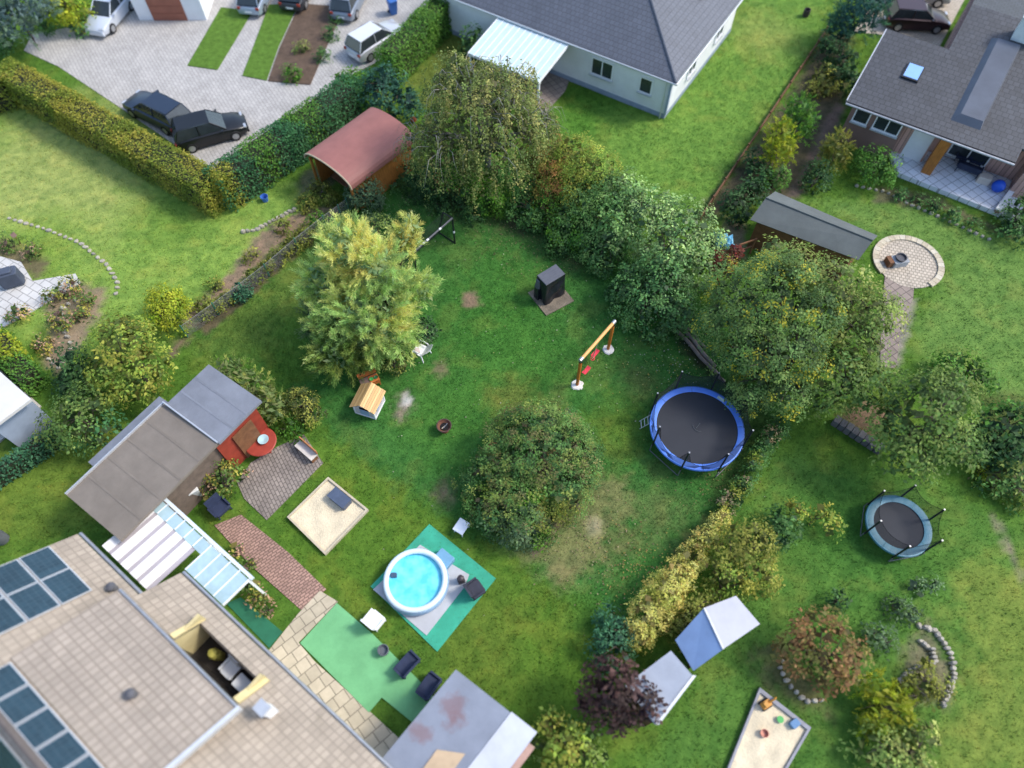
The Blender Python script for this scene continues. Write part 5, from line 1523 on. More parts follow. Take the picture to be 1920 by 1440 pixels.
# ------------------------------------------------------------------ things in the middle garden
# swing
p0, p1 = Vector((*G(1082, 722), 0)), Vector((*G(1140, 655), 0))
c = (p0 + p1) / 2
dv = (p1 - p0); Lsw = dv.length
t = thing('swing_set', 'orange wooden swing frame with red seats on two white footings', 'swing', c, math.atan2(dv.y, dv.x))
SH = 2.36
BEAMO = mat('pale_orange_beam', (.80, .42, .14), .55, .2, 3, stretch=(1, 6, 6))
POSTO = mat('orange_post', (.58, .18, .025), .55, .25, 3, stretch=(6, 6, 1))
part('beam', MB().tube([(-Lsw / 2 - .06, 0, SH), (Lsw / 2 + .06, 0, SH)], .084, 12), BEAMO, t, True)
for s in (-1, 1):
    x = s * Lsw / 2
    part('post', MB().tube([(x, 0, 0), (x, 0, SH - .06)], .080, 10), POSTO, t, True)
    part('end_cap', MB().tube([(x - s * .10, 0, SH), (x + s * .10, 0, SH)], .098, 12), METAL, t, True)
    part('bracket', MB().tube([(x, 0, SH - .22), (x, 0, SH - .04)], .09, 10), BLACKM, t, True)
    fr = MB()
    m = 18
    rr_ = [.31 * (1 + random.uniform(-.14, .12)) for _ in range(m)]
    fr.add([(x + rr_[k] * math.cos(6.283 * k / m), rr_[k] * math.sin(6.283 * k / m), 0) for k in range(m)] +
           [(x + rr_[k] * .86 * math.cos(6.283 * k / m), rr_[k] * .86 * math.sin(6.283 * k / m), .05) for k in range(m)] + [(x, 0, .065)],
           [(k, (k + 1) % m, m + (k + 1) % m, m + k) for k in range(m)] + [(m + k, m + (k + 1) % m, 2 * m) for k in range(m)])
    part('footing', fr, mat('white_footing', (.76, .73, .68), .95, .25, 6, .6, 30), t)
RED = mat('red_plastic', (.72, .05, .07), .4, .1, 4)
ROPE = mat('pale_rope', (.55, .45, .28), .9, .2, 8)
for x, sw, sz in ((-.62, .0, .46), (.42, .22, .50)):
    st = MB()
    for k in range(6):
        a, b_ = -.25 + k * .50 / 6, -.25 + (k + 1) * .50 / 6
        za, z2 = .05 * (a / .25) ** 2, .05 * (b_ / .25) ** 2
        st.hexa([(x + a, sw - .105, sz + za - .02), (x + b_, sw - .105, sz + z2 - .02), (x + b_, sw + .105, sz + z2 - .02), (x + a, sw + .105, sz + za - .02)],
                [(x + a, sw - .105, sz + za + .012), (x + b_, sw - .105, sz + z2 + .012), (x + b_, sw + .105, sz + z2 + .012), (x + a, sw + .105, sz + za + .012)])
    s_ = part('seat', st, RED, t)
    for q in (-1, 1):
        part('rope', MB().tube([(x + q * .21, sw, sz + .05), (x + q * .19, 0, SH - .07)], .009, 5), mat('green_rope', (.10, .16, .06), .9, .2, 8), s_)
tz = part('trapeze', MB().tube([(.02, .12, .62), (.16, .12, .62)], .03, 8), RED, t, True)
part('ring', MB().lathe([(.085, -.012), (.085, .012), (.115, .012), (.115, -.012)], 14, (.05, .12, .60), closed=True), RED, tz)
part('rope', MB().tube([(.06, .12, .64), (.10, 0, SH - .07)], .018, 6), ROPE, tz)

# trampoline
def trampoline(loc, R, z, padc, label, npoles, ph, phi0, padw=.34, netop=.42, logo=False, rz=0.0, fallen=False):
    t = thing('trampoline', label, 'trampoline', loc, rz)
    PAD = mat('pad_' + padc[0], padc[1], .45, .14, 2.2, .25, 22, spec=.5)
    part('frame', MB().tube([(R * math.cos(a), R * math.sin(a), z - .05) for a in np.linspace(0, 2 * math.pi, 49)], .03, 8, False), METAL, t, True)
    part('jumping_mat', MB().lathe([(0.01, z - .028), (R - padw + .05, z - .012), (R - padw + .05, z - .03), (.01, z - .045)], 48), mat('black_mesh_mat', (.028, .031, .04), .75, .12, 1.0, .1, 200), t, True)
    nseg = 8
    for k in range(nseg):
        a0, a1 = 2 * math.pi * k / nseg + .004, 2 * math.pi * (k + 1) / nseg - .004
        mb = MB()
        n = 10
        vs, fs = [], []
        for i in range(n + 1):
            a = a0 + (a1 - a0) * i / n
            for rr, zz in ((R - padw, .004), (R - padw, .025), (R - padw * .5, .05 + .006 * math.sin(i * 2.2 + k)), (R + .02, .03), (R + .035, -.06)):
                vs.append((rr * math.cos(a), rr * math.sin(a), z + zz))
        for i in range(n):
            for j in range(4):
                fs.append((i * 5 + j, (i + 1) * 5 + j, (i + 1) * 5 + j + 1, i * 5 + j + 1))
        mb.add(vs, fs)
        part('safety_pad', mb, PAD, t, True)
    tops = []
    for k in range(npoles):
        a = phi0 + 2 * math.pi * k / npoles
        x, y = (R + .05) * math.cos(a), (R + .05) * math.sin(a)
        tops.append((x, y, ph))
        p_ = part('pole', MB().tube([(x, y, z - .35), (x, y, ph)], .042, 8), BLACKM, t, True)
        part('pole_cap', MB().tube([(x, y, ph), (x, y, ph + .04)], .036, 8), METAL, p_, True)
        x2, y2 = (R + .10) * math.cos(a), (R + .10) * math.sin(a)
        part('leg', MB().tube([(x2, y2, z - .3), (x2, y2, .04)], .024, 8), mat('dull_steel', (.16, .17, .18), .6, .2, 4), t, True)
    for k in range(npoles // 2):
        a = phi0 + 2 * math.pi * (2 * k) / npoles
        b_ = phi0 + 2 * math.pi * (2 * k + 1) / npoles
        part('base_tube', MB().tube([((R + .1) * math.cos(a), (R + .1) * math.sin(a), .03), ((R + .1) * math.cos(b_), (R + .1) * math.sin(b_), .03)], .022, 8), mat('dull_steel', (.16, .17, .18), .6, .2, 4), t, True)
    net = MB()
    vs, fs = [], []
    n = npoles * 6
    for i in range(n + 1):
        k, f = divmod(i % n, 6)
        f /= 6
        A, B = tops[k], tops[(k + 1) % npoles]
        sag = .34 * 4 * f * (1 - f)
        am_ = phi0 + 2 * math.pi * (k + .5) / npoles
        if fallen and math.radians(160) < am_ % (2 * math.pi) < math.radians(290):      # netting has slumped here
            sag += (ph - z - .42) * (1 - abs(2 * f - 1)) ** .22
        tx, ty = A[0] + (B[0] - A[0]) * f, A[1] + (B[1] - A[1]) * f
        an = math.atan2(ty, tx)
        rr = (R - .02)
        vs += [(rr * math.cos(an), rr * math.sin(an), z + .03), (tx * .97, ty * .97, (z + .03 + ph - sag) / 2), (tx * .985, ty * .985, ph - sag)]
    for i in range(n):
        fs += [(i * 3, i * 3 + 3, i * 3 + 4, i * 3 + 1), (i * 3 + 1, i * 3 + 4, i * 3 + 5, i * 3 + 2)]
    net.add(vs, fs)
    NET = MATS.get('net%g' % netop)
    if not NET:
        NET = bpy.data.materials.new('black_netting'); MATS['net%g' % netop] = NET
        nt, b, N, L = nodes_of(NET)
        b.inputs['Base Color'].default_value = (.012, .014, .018, 1); b.inputs['Roughness'].default_value = .8
        b.inputs['Alpha'].default_value = netop
    part('safety_net', net, NET, t)
    part('net_edge', MB().tube([vs[i * 3 + 2] for i in range(n + 1)], .010, 5, False), mat('black_tape', (.01, .011, .013), .95, .2, 5, spec=.1), t, True)
    return t


tb = trampoline((8.48, 14.86, 0), 2.13, .90, ('blue', (.10, .25, .80)), 'big round trampoline with bright blue edge pad and ladder', 8, 2.42, math.radians(20), padw=.28, netop=.55, logo=True, fallen=True)
LOGO = mat('faded_print', (.11, .12, .13), .8, .2, 5)
lg = MB().tube([(-.18, .12, .908), (-.16, -.02, .906), (-.08, -.16, .905), (.06, -.22, .905), (.16, -.20, .905)], .012, 4)
lg.tube([(-.06, -.05, .906), (.04, .06, .908), (.16, .20, .908)], .016, 4)
part('print', lg, LOGO, tb)
a = math.radians(48)
lab = MB().hexa([((1.88) * math.cos(a - .10), 1.88 * math.sin(a - .10), .938), (1.88 * math.cos(a + .10), 1.88 * math.sin(a + .10), .938), (2.03 * math.cos(a + .10), 2.03 * math.sin(a + .10), .952), (2.03 * math.cos(a - .10), 2.03 * math.sin(a - .10), .952)],
                [((1.88) * math.cos(a - .10), 1.88 * math.sin(a - .10), .950), (1.88 * math.cos(a + .10), 1.88 * math.sin(a + .10), .950), (2.03 * math.cos(a + .10), 2.03 * math.sin(a + .10), .962), (2.03 * math.cos(a - .10), 2.03 * math.sin(a - .10), .962)])
part('warning_label', lab, mat('printed_label', (.55, .66, .62), .6, .45, 26), tb)
# ladder hooked on the frame
lx = Vector((*G(1226, 782, .85), .85)) - Vector(tb.location)
lx0 = Vector((*G(1199, 797), 0)) - Vector(tb.location)
ld = part('ladder', MB(), METAL, tb) if False else None
side = Vector((-(lx - lx0).y, (lx - lx0).x, 0)).normalized() * .20
rails = MB().tube([lx0 + side, lx + side], .02, 6).tube([lx0 - side, lx - side], .02, 6)
ALUL = mat('pale_aluminium', (.62, .64, .66), .45, .1, 4, metal=.3)
ldr = part('ladder', rails, ALUL, tb, True)
for k in range(4):
    q = lx0.lerp(lx, .12 + k * .24)
    part('rung', MB().tube([q + side, q - side], .02, 6), ALUL, ldr, True)

trampoline((*G(1685, 985, .7), 0), 1.35, .70, ('teal', (.07, .22, .30)), 'small trampoline with teal edge pad beside the dark round bush', 6, 1.95, math.radians(10), padw=.30, netop=.38)

# football goal
gA, gB, gC = Vector((*G(853, 456), 0)), Vector((-4.83, 24.55, 0)), Vector((*G(822, 437), 0))
u = (gB - gA).normalized()
gB = gA + u * 3.0
n_ = (gC - gA) - u * (gC - gA).dot(u)
gD = gB + n_
t = thing('football_goal', 'black football goal with white taped bars behind the golden conifer', 'goal', gA)
GH = 1.98
off = lambda p, z=0: (p - gA) + Vector((0, 0, z))
part('post', MB().tube([off(gA), off(gA, GH)], .05, 8), BLACKM, t, True)
part('post', MB().tube([off(gB), off(gB, GH)], .05, 8), BLACKM, t, True)
part('crossbar', MB().tube([off(gA, GH), off(gB, GH)], .05, 8), mat('grey_black_bar', (.10, .10, .115), .35, .2, 4), t, True)
tops_ = n_ * .55
for g in (gA, gB):
    part('side_stay', MB().tube([off(g, GH), off(g + tops_, GH - .02)], .042, 6), BLACKM, t, True)
    part('back_stay', MB().tube([off(g + tops_, GH - .02), off(g + n_, .03)], .042, 6), BLACKM, t, True)
    part('base_bar', MB().tube([off(g, .03), off(g + n_, .03)], .042, 6), BLACKM, t, True)
part('back_bar', MB().tube([off(gA + n_, .03), off(gB + n_, .03)], .025, 6), BLACKM, t, True)
for f in (.30, .62, .72):
    q = gA.lerp(gB, f)
    part('white_tape', MB().tube([off(q, GH), off(q + u * .14, GH)], .056, 8), WHITE, t, True)
part('white_tape', MB().tube([off(gA, .85), off(gA, 1.0)], .056, 8), WHITE, t, True)
gn = MB()
gn.add([off(gA, GH), off(gA + tops_, GH - .02), off(gA + n_, .03), off(gA, .03), off(gB, GH), off(gB + tops_, GH - .02), off(gB + n_, .03), off(gB, .03)],
       [(0, 1, 2, 3), (4, 5, 6, 7), (0, 1, 5, 4), (1, 2, 6, 5)])
NETG = bpy.data.materials.new('goal_netting')
nt, b, N, L = nodes_of(NETG)
b.inputs['Base Color'].default_value = (.012, .014, .016, 1); b.inputs['Roughness'].default_value = .9; b.inputs['Alpha'].default_value = .2
part('net', gn, NETG, t)

# covered wicker beach chair on its slab
bc = Vector((1.98, 23.12, 0))
brz = math.radians(37)
sl_ = single('stone_slab', MB().box((0, 0, .0), (1.75, 1.75, .05)), mat('earthy_slab', (.20, .165, .125), .95, .4, 2.5, .6, 24, fine=.2), 'square earthy patch of slabs under the covered chair', 'paving', (bc.x + .06, bc.y - .18, .015), brz - .08)
bw, bd, bh = 1.24, .78, 1.62
bm_ = bmesh.new()
nx_, nz_ = 14, 14
r_ = np.random.default_rng(5)
per = []
ns = [16, 10, 16, 10]
corn = [(-bw / 2, -bd / 2), (bw / 2, -bd / 2), (bw / 2, bd / 2), (-bw / 2, bd / 2)]
for i in range(4):
    for k in range(ns[i]):
        f = k / ns[i]
        per.append((corn[i][0] + (corn[(i + 1) % 4][0] - corn[i][0]) * f, corn[i][1] + (corn[(i + 1) % 4][1] - corn[i][1]) * f, i, f))
rows = []
for j in range(nz_ + 1):
    z = bh * j / nz_
    row = []
    for (x, y, i, f) in per:
        nv = [(0, -1), (1, 0), (0, 1), (-1, 0)][i]
        fold = .06 * math.sin(f * 9 + z * 2.2 + i * 2) * (1 - abs(2 * f - 1)) * (1.2 - z / bh * .8) + .10 * math.sin(z * 6.5 - f * 6 + i) * (1 - abs(2 * f - 1)) * (i in (0, 2)) * math.sin(math.pi * z / bh)
        flare = .05 * (1 - z / bh)
        dx = .10 * max(0, .9 - z) / .9 * (-1 if i == 0 or y < 0 else 0)
        row.append(bm_.verts.new((x * (1 + flare) + nv[0] * fold, y * (1 + flare) + nv[1] * fold + dx * .6, z)))
    rows.append(row)
m = len(per)
for j in range(nz_):
    for k in range(m):
        bm_.faces.new((rows[j][k], rows[j][(k + 1) % m], rows[j + 1][(k + 1) % m], rows[j + 1][k]))
me = bpy.data.meshes.new('beach_chair_cover'); bm_.to_mesh(me); bm_.free()
for p in me.polygons:
    p.use_smooth = True
t = thing('beach_chair', 'tall black tarpaulin covered beach chair standing on the lawn', 'chair', bc, brz)
COVER = mat('black_tarpaulin', (.014, .016, .022), .34, .25, 3, .5, 9, spec=.5)
link('cover', me, COVER, t)
part('cover_top', MB().hexa([(-bw / 2, -bd / 2, bh - .01), (bw / 2, -bd / 2, bh - .01), (bw / 2, bd / 2, bh - .01), (-bw / 2, bd / 2, bh - .01)],
                            [(-bw / 2 + .02, -bd / 2 + .02, bh + .015), (bw / 2 - .02, -bd / 2 + .02, bh + .015), (bw / 2 - .02, bd / 2 - .02, bh + .05), (-bw / 2 + .02, bd / 2 - .02, bh + .05)]),
     mat('grey_tarpaulin', (.10, .105, .125), .42, .2, 2.2, .15, 20, stretch=(1, 7, 1)), t)
part('cover_flap', MB().hexa([(-bw / 2 - .14, .12, .9), (-bw / 2 - .02, .05, .9), (-bw / 2 - .02, .36, .9), (-bw / 2 - .16, .33, .9)],
                             [(-bw / 2 - .06, .16, 1.42), (-bw / 2 - .01, .10, 1.45), (-bw / 2 - .01, .36, 1.45), (-bw / 2 - .07, .33, 1.42)]), mat('grey_tarpaulin', (.1, .105, .125)), t)
part('cover_back', MB().hexa([(-bw / 2 - .16, bd / 2 - .35, 0), (-bw / 2 + .1, bd / 2 - .35, 0), (-bw / 2 + .1, bd / 2, 0), (-bw / 2 - .14, bd / 2, 0)],
                             [(-bw / 2 - .12, bd / 2 - .33, .9), (-bw / 2 + .1, bd / 2 - .33, .9), (-bw / 2 + .1, bd / 2, .9), (-bw / 2 - .1, bd / 2, .9)]), COVER, t)

# playhouse
prz = math.radians(-19)
W_, D_, HW, HR = 1.08, 1.10, .82, 1.24
c0 = Vector((*G(705, 787), 0))
R2 = Matrix.Rotation(prz, 2)
cen = Vector(c0.xy) + R2 @ Vector((-W_ / 2, D_ / 2))
t = thing('playhouse', 'small white wooden playhouse with honey coloured plank roof', 'playhouse', (cen.x, cen.y, 0), prz)
LILAC = mat('lilac_grey_boards', (.56, .52, .55), .6, .1, 3)
BLUEP = mat('pale_blue_boards', (.30, .42, .58), .6, .12, 3)
DARKIN = mat('dark_inside', (.02, .02, .022), .9, .2, 3)
part('floor', MB().box((0, 0, .03), (W_ - .1, D_ - .1, .05)), DARKIN, t)
for x in (-1, 1):
    for y in (-1, 1):
        part('corner_post', MB().box((x * (W_ / 2 - .035), y * (D_ / 2 - .035), HW / 2), (.075, .075, HW)), WHITE, t)
part('base_rail', MB().box((0, -D_ / 2 + .02, .05), (W_ - .15, .05, .09)), WHITE, t)
part('base_rail', MB().box((W_ / 2 - .02, 0, .05), (.05, D_ - .15, .09)), WHITE, t)
# front (gable) wall: two side boards, low flap
for x in (-1, 1):
    part('front_board', MB().box((x * .37, -D_ / 2 + .03, .42), (.26, .03, .68)), LILAC, t)
part('half_door', MB().box((0, -D_ / 2 + .035, .30), (.47, .035, .42)), BLUEP, t)
part('gable_board', MB().add([(-.45, -D_ / 2 + .02, HW), (.45, -D_ / 2 + .02, HW), (0, -D_ / 2 + .02, HR - .05), (-.45, -D_ / 2 + .05, HW), (.45, -D_ / 2 + .05, HW), (0, -D_ / 2 + .05, HR - .05)],
                             [(0, 1, 2), (3, 5, 4), (0, 3, 4, 1), (1, 4, 5, 2), (2, 5, 3, 0)]), LILAC, t)
# right wall with window
part('side_board', MB().box((W_ / 2 - .03, 0, .22), (.03, D_ - .15, .26)), LILAC, t)
for y, w_ in ((-.40, .14), (.36, .22), (-.02, .16)):
    part('side_board', MB().box((W_ / 2 - .03, y, .56), (.03, w_, .42)), LILAC, t)
part('side_board', MB().box((W_ / 2 - .03, 0, .775), (.03, D_ - .15, .09)), LILAC, t)
part('window_shutter', MB().box((W_ / 2 - .01, -.16, .46), (.03, .2, .2)), BLUEP, t)
part('side_board', MB().box((-W_ / 2 + .03, 0, .45), (.03, D_ - .15, .74)), LILAC, t)
part('back_board', MB().box((0, D_ / 2 - .03, .45), (W_ - .15, .03, .74)), LILAC, t)
PLANK = [mat('honey_plank_%s' % n, c_, .55, .16, 4, .15, 30, stretch=(7, .6, 7)) for n, c_ in (('light', (.68, .44, .19)), ('warm', (.60, .36, .14)), ('dark', (.53, .32, .13)))]
ov = .11
sl_len = math.hypot(W_ / 2 + ov, HR - HW + .08)
for s in (-1, 1):
    for k in range(7):
        f0, f1 = k / 7, (k + 1) / 7 - .012
        pt_ = lambda f, y: Vector((s * (W_ / 2 + ov) * f, y, HR + .03 - (HR - HW + .08) * f))
        j = random.uniform(-.012, .012)
        q = [pt_(f0, -D_ / 2 - ov + j), pt_(f1, -D_ / 2 - ov + j), pt_(f1, D_ / 2 + ov + j), pt_(f0, D_ / 2 + ov + j)]
        part('roof_plank', MB().slab([p + Vector((0, 0, .004 * (k % 2))) for p in q], .022), PLANK[(k * 5 + (s > 0)) % 3], t)

# mud kitchen
mk = Vector((*G(696, 722), 0))
t = thing('mud_kitchen', 'orange wooden toy kitchen with green bowls behind the playhouse', 'toy kitchen', mk, math.radians(28))
MKW = mat('mud_kitchen_wood', (.50, .15, .035), .6, .25, 3, stretch=(1, 6, 6))
part('counter', MB().box((0, 0, .50), (.92, .42, .04)), mat('brown_counter', (.19, .13, .11), .7, .25, 3), t)
for x in (-.42, .42):
    for y in (-.17, .17):
        part('leg', MB().box((x, y, .24), (.06, .06, .48)), MKW, t)
part('back_board', MB().box((0, .235, .74), (.92, .04, .34)), MKW, t)
part('shelf', MB().box((0, .20, .93), (.96, .16, .03)), MKW, t)
part('front_board', MB().box((.22, -.20, .36), (.46, .03, .22)), MKW, t)
part('worktop', MB().box((.22, -.03, .525), (.48, .40, .02)), MKW, t)
GRN = mat('green_plastic', (.08, .42, .10), .4, .15, 3)
for x, m_ in ((.10, GRN), (.33, mat('dark_green_plastic', (.03, .14, .05), .4, .2, 3))):
    single('bowl', MB().lathe([(.02, .0), (.07, .0), (.105, .05), (.095, .05), (.06, .012), (.005, .012)], 18), m_,
           'bright green bowl on the orange toy kitchen' if x < .2 else 'dark green bowl on the orange toy kitchen', 'bowl',
           tuple(mk + Matrix.Rotation(math.radians(28), 3, 'Z') @ Vector((x, -.05, .536))), 0, True)
for x in (-.30, -.12):
    part('knob_hole', MB().lathe([(.035, 0), (.04, .012), (.001, .014)], 12, (x, .2, .946)), DARKIN, t)
pl_ = single('toy_plant', MB().tube([(0, 0, 0), (.02, .01, .08), (.0, .03, .12)], .012, 5).lathe([(.05, 0), (.06, .07), (.01, .075)], 12), GRN, 'small green pot on the shelf of the toy kitchen', 'pot',
             tuple(mk + Matrix.Rotation(math.radians(28), 3, 'Z') @ Vector((.2, .2, .946))))

# fire bowl
fb = Vector((*G(834, 806), 0))
RUSTM = mat('rusty_steel', (.20, .085, .05), .75, .5, 7, .4, 40, metal=.3)
t = thing('fire_bowl', 'rusty round fire bowl with charred wood on the lawn', 'fire bowl', fb)
part('bowl', MB().lathe([(.12, .20), (.24, .28), (.33, .42), (.345, .46), (.315, .46), (.26, .36), (.15, .29), (.005, .27)], 28), RUSTM, t, True)
part('stand', MB().lathe([(.20, 0), (.17, .10), (.13, .22), (.10, .22), (.10, .02)], 20), RUSTM, t, True)
part('rim', MB().lathe([(.315, .455), (.315, .475), (.355, .475), (.355, .455)], 28, closed=True), mat('dark_rust', (.09, .05, .045), .7, .4, 8), t, True)
part('ash_bed', MB().lathe([(.21, .33), (.12, .355), (.005, .36)], 20), mat('charcoal', (.014, .014, .015), .95, .5, 14, .8, 40), t)
single('burnt_log', MB().tube([(-.13, -.10, 0), (.02, -.02, .02), (.06, .02, .0)], .026, 8), mat('pale_wood', (.55, .46, .33), .8, .3, 8), 'pale stick lying in the fire bowl', 'log', (fb.x, fb.y, .38), .2)
single('burnt_log', MB().tube([(-.05, -.12, 0), (.06, .02, .02), (.12, .13, .0)], .024, 8), mat('grey_char', (.13, .14, .17), .9, .4, 12), 'grey charred stick lying in the fire bowl', 'log', (fb.x + .02, fb.y + .01, .40))

# white plastic chair beside the conifer
wc = Vector((*G(797, 669), 0))
t = thing('garden_chair', 'white plastic garden chair beside the golden conifer', 'chair', wc, math.radians(-31))
# local +x = direction the back faces; y = width
part('seat', MB().hexa([(-.42, -.24, .40), (-.02, -.27, .36), (-.02, .27, .36), (-.42, .24, .40)], [(-.44, -.25, .43), (0, -.28, .385), (0, .28, .385), (-.44, .25, .43)]), WHITE, t)
bk = MB()
vs, fs = [], []
ny_ = 8
for j, (z, xo, hw) in enumerate(((.36, -.03, .30), (.52, .10, .32), (.70, .26, .32), (.82, .36, .26))):
    for k in range(ny_ + 1):
        f = k / ny_ * 2 - 1
        vs.append((xo - .07 * f * f, f * hw, z))
nrow = ny_ + 1
vs2 = [(v[0] + .022, v[1], v[2] + .01) for v in vs]
N0 = len(vs)
for j in range(3):
    for k in range(ny_):
        q = (j * nrow + k, j * nrow + k + 1, (j + 1) * nrow + k + 1, (j + 1) * nrow + k)
        fs += [q, tuple(i + N0 for i in q[::-1])]
for k in range(ny_):
    fs += [(3 * nrow + k, 3 * nrow + k + 1, N0 + 3 * nrow + k + 1, N0 + 3 * nrow + k), (k, k + 1, N0 + k + 1, N0 + k)]
for j in range(3):
    fs += [(j * nrow, (j + 1) * nrow, N0 + (j + 1) * nrow, N0 + j * nrow), (j * nrow + ny_, (j + 1) * nrow + ny_, N0 + (j + 1) * nrow + ny_, N0 + j * nrow + ny_)]
part('backrest', bk.add(vs + vs2, fs), WHITE, t, True)
for s in (-1, 1):
    part('armrest', MB().tube([(.06, s * .28, .62), (-.20, s * .30, .63), (-.42, s * .29, .60)], .028, 6), WHITE, t, True)
    part('leg', MB().tube([(.02, s * .25, .38), (.12, s * .29, 0)], [.035, .022], 6), WHITE, t, True)
    part('leg', MB().tube([(-.42, s * .29, .60), (-.40, s * .27, .40), (-.46, s * .30, 0)], [.025, .03, .022], 6), WHITE, t, True)
t.scale = (1.18, 1.18, 1.18)
single('cushion', MB().rbox((0, 0, 0), (.26, .3, .07), .06), mat('pale_pink_cloth', (.62, .50, .48), .9, .15, 5), 'pale pink cloth lying on the white garden chair', 'cloth',
       tuple(wc + Matrix.Rotation(math.radians(-31), 3, 'Z') @ Vector((-.29, -.16, .505))), .3)

# white table by the shrub mound
tt = Vector((*G(866, 993), 0))
t = thing('garden_table', 'small white square table beside the shrub mound', 'table', tt, math.radians(-32))
part('table_top', MB().rbox((0, 0, .42), (.52, .62, .03), .03), mat('cool_white', (.66, .71, .78), .45, .06, 3), t)
for x in (-.2, .2):
    for y in (-.25, .25):
        part('leg', MB().box((x, y, .21), (.04, .04, .42)), WHITE, t)

# logs beside the dark shrub
LOGM = mat('grey_log', (.24, .19, .17), .95, .4, 5, .6, 30)
for k, (a, b_, r_, lab) in enumerate((((1268, 622), (1335, 695), .10, 'long grey log nearest the lawn in the timber row by the yellow flecked tree'),
                                      ((1277, 617), (1340, 690), .11, 'long grey log in the middle of the timber row by the yellow flecked tree'),
                                      ((1288, 618), (1322, 655), .09, 'short grey log beside the dark gap in the shrubs'),
                                      ((1330, 690), (1358, 718), .09, 'short grey log at the trampoline end of the timber row'))):
    A, B = G(*a), G(*b_)
    L_ = math.dist(A, B)
    m = MB().tube([(-L_ / 2, 0, r_), (-L_ / 5, .05, r_ + .03), (L_ / 5, -.04, r_ + .02), (L_ / 2, .03, r_)], [r_ * .9, r_, r_ * .95, r_ * .8], 9)
    single('log', m, LOGM, lab, 'log', ((A[0] + B[0]) / 2, (A[1] + B[1]) / 2, 0), math.atan2(B[1] - A[1], B[0] - A[0]), True, 'logs along the shrub edge')

# crumpled light blue sheet on top of the viburnum edge
r_ = np.random.default_rng(9)
tp = G(1357, 452, 2.2)
mb = MB()
vs, fs = [], []
for i in range(11):
    for j in range(9):
        x, y = (i - 5) * .11, (j - 4) * .12
        vs.append((x + r_.normal(0, .02), y + r_.normal(0, .02), -.9 * (x * .5 + .3) ** 2 + .16 * math.sin(i * 1.9 + j) + r_.normal(0, .05) - .25 * (y * y)))
for i in range(10):
    for j in range(8):
        fs.append((i * 9 + j, i * 9 + j + 1, (i + 1) * 9 + j + 1, (i + 1) * 9 + j))
tarp = single('tarpaulin', mb.add(vs, fs), mat('light_blue_plastic', (.28, .58, .74), .35, .45, 6), 'crumpled light blue plastic sheet at the right end of the shrub row', 'tarp', (tp[0], tp[1], 2.35))
sm = tarp.modifiers.new('thickness', 'SOLIDIFY'); sm.thickness = .01
wp_ = thing('prop_frame', 'dark wooden rack under the light blue sheet', 'rack', (*G(1392, 480), 0), .4)
for x in (-.45, .45):
    part('post', MB().box((x, 0, .6), (.08, .08, 1.2)), WOODB, wp_)
part('rail', MB().box((0, .0, 1.15), (1.1, .07, .08)), WOODB, wp_)
part('rail', MB().box((0, .01, .6), (.8, .06, .08)), WOODB, wp_)

# wooden rail fence
A, B = Vector((*G(702, 349), 0)), Vector((*G(752, 318), 0))
t = thing('picket_fence', 'weathered low wooden fence between apple tree and birch', 'fence', A, math.atan2((B - A).y, (B - A).x))
Lf = (B - A).length
PALEW = mat('silvered_wood', (.36, .30, .25), .9, .3, 4, .4, 30)
part('rail', MB().box((Lf / 2, 0, .86), (Lf, .16, .05)), PALEW, t)
part('rail', MB().box((Lf / 2, 0, .20), (Lf, .08, .08)), PALEW, t)
npk = 9
for k in range(npk):
    part('picket', MB().box((.06 + k * (Lf - .12) / (npk - 1), -.02, .46), (.07, .05, .86)), PALEW, t)
part('kick_board', MB().box((Lf * .55, -.16, .06), (Lf * .9, .2, .1)), WOODG, t)

# wire fence
wf = [(352, 632), (410, 590), (460, 553), (505, 518), (560, 470), (612, 428), (640, 408), (655, 396), (700, 350)]
P = [Vector((*G(*p), 0)) for p in wf]
t = thing('wire_fence', 'low chain link fence with green posts along the left lawn edge', 'fence', P[0])
GPOST = mat('green_post', (.04, .18, .12), .5, .2, 4)
FHT = .95
wire = MB()
for i in range(len(P) - 1):
    a, b_ = P[i] - P[0], P[i + 1] - P[0]
    L_ = (b_ - a).length
    uu = (b_ - a) / L_
    step = .115
    nn_ = int((L_ + FHT) / step)
    for k in range(nn_):
        for sgn in (1, -1):
            s0 = -FHT + k * step
            s1 = s0 + FHT
            z0, z1 = 0.0, FHT
            if s0 < 0:
                z0 = -s0; s0 = 0
            if s1 > L_:
                z1 = z0 + (L_ - s0); s1 = L_
            if z1 - z0 < .05:
                continue
            if sgn > 0:
                q0, q1 = a + uu * s0 + Vector((0, 0, z0)), a + uu * s1 + Vector((0, 0, z1))
            else:
                q0, q1 = a + uu * s0 + Vector((0, 0, FHT - z0)), a + uu * s1 + Vector((0, 0, FHT - z1))
            wire.tube([q0, q1], .0045, 3, False)
    wire.tube([a + Vector((0, 0, FHT)), b_ + Vector((0, 0, FHT))], .011, 4, False)
tag(part('wire_mesh', wire, mat('grey_wire', (.24, .24, .25), .6, .2, 4, metal=.2), t), kind='stuff')
for i, p in enumerate(P):
    part('post', MB().tube([p - P[0], p - P[0] + Vector((0, 0, FHT + .08))], .035, 8), GPOST, t, True)

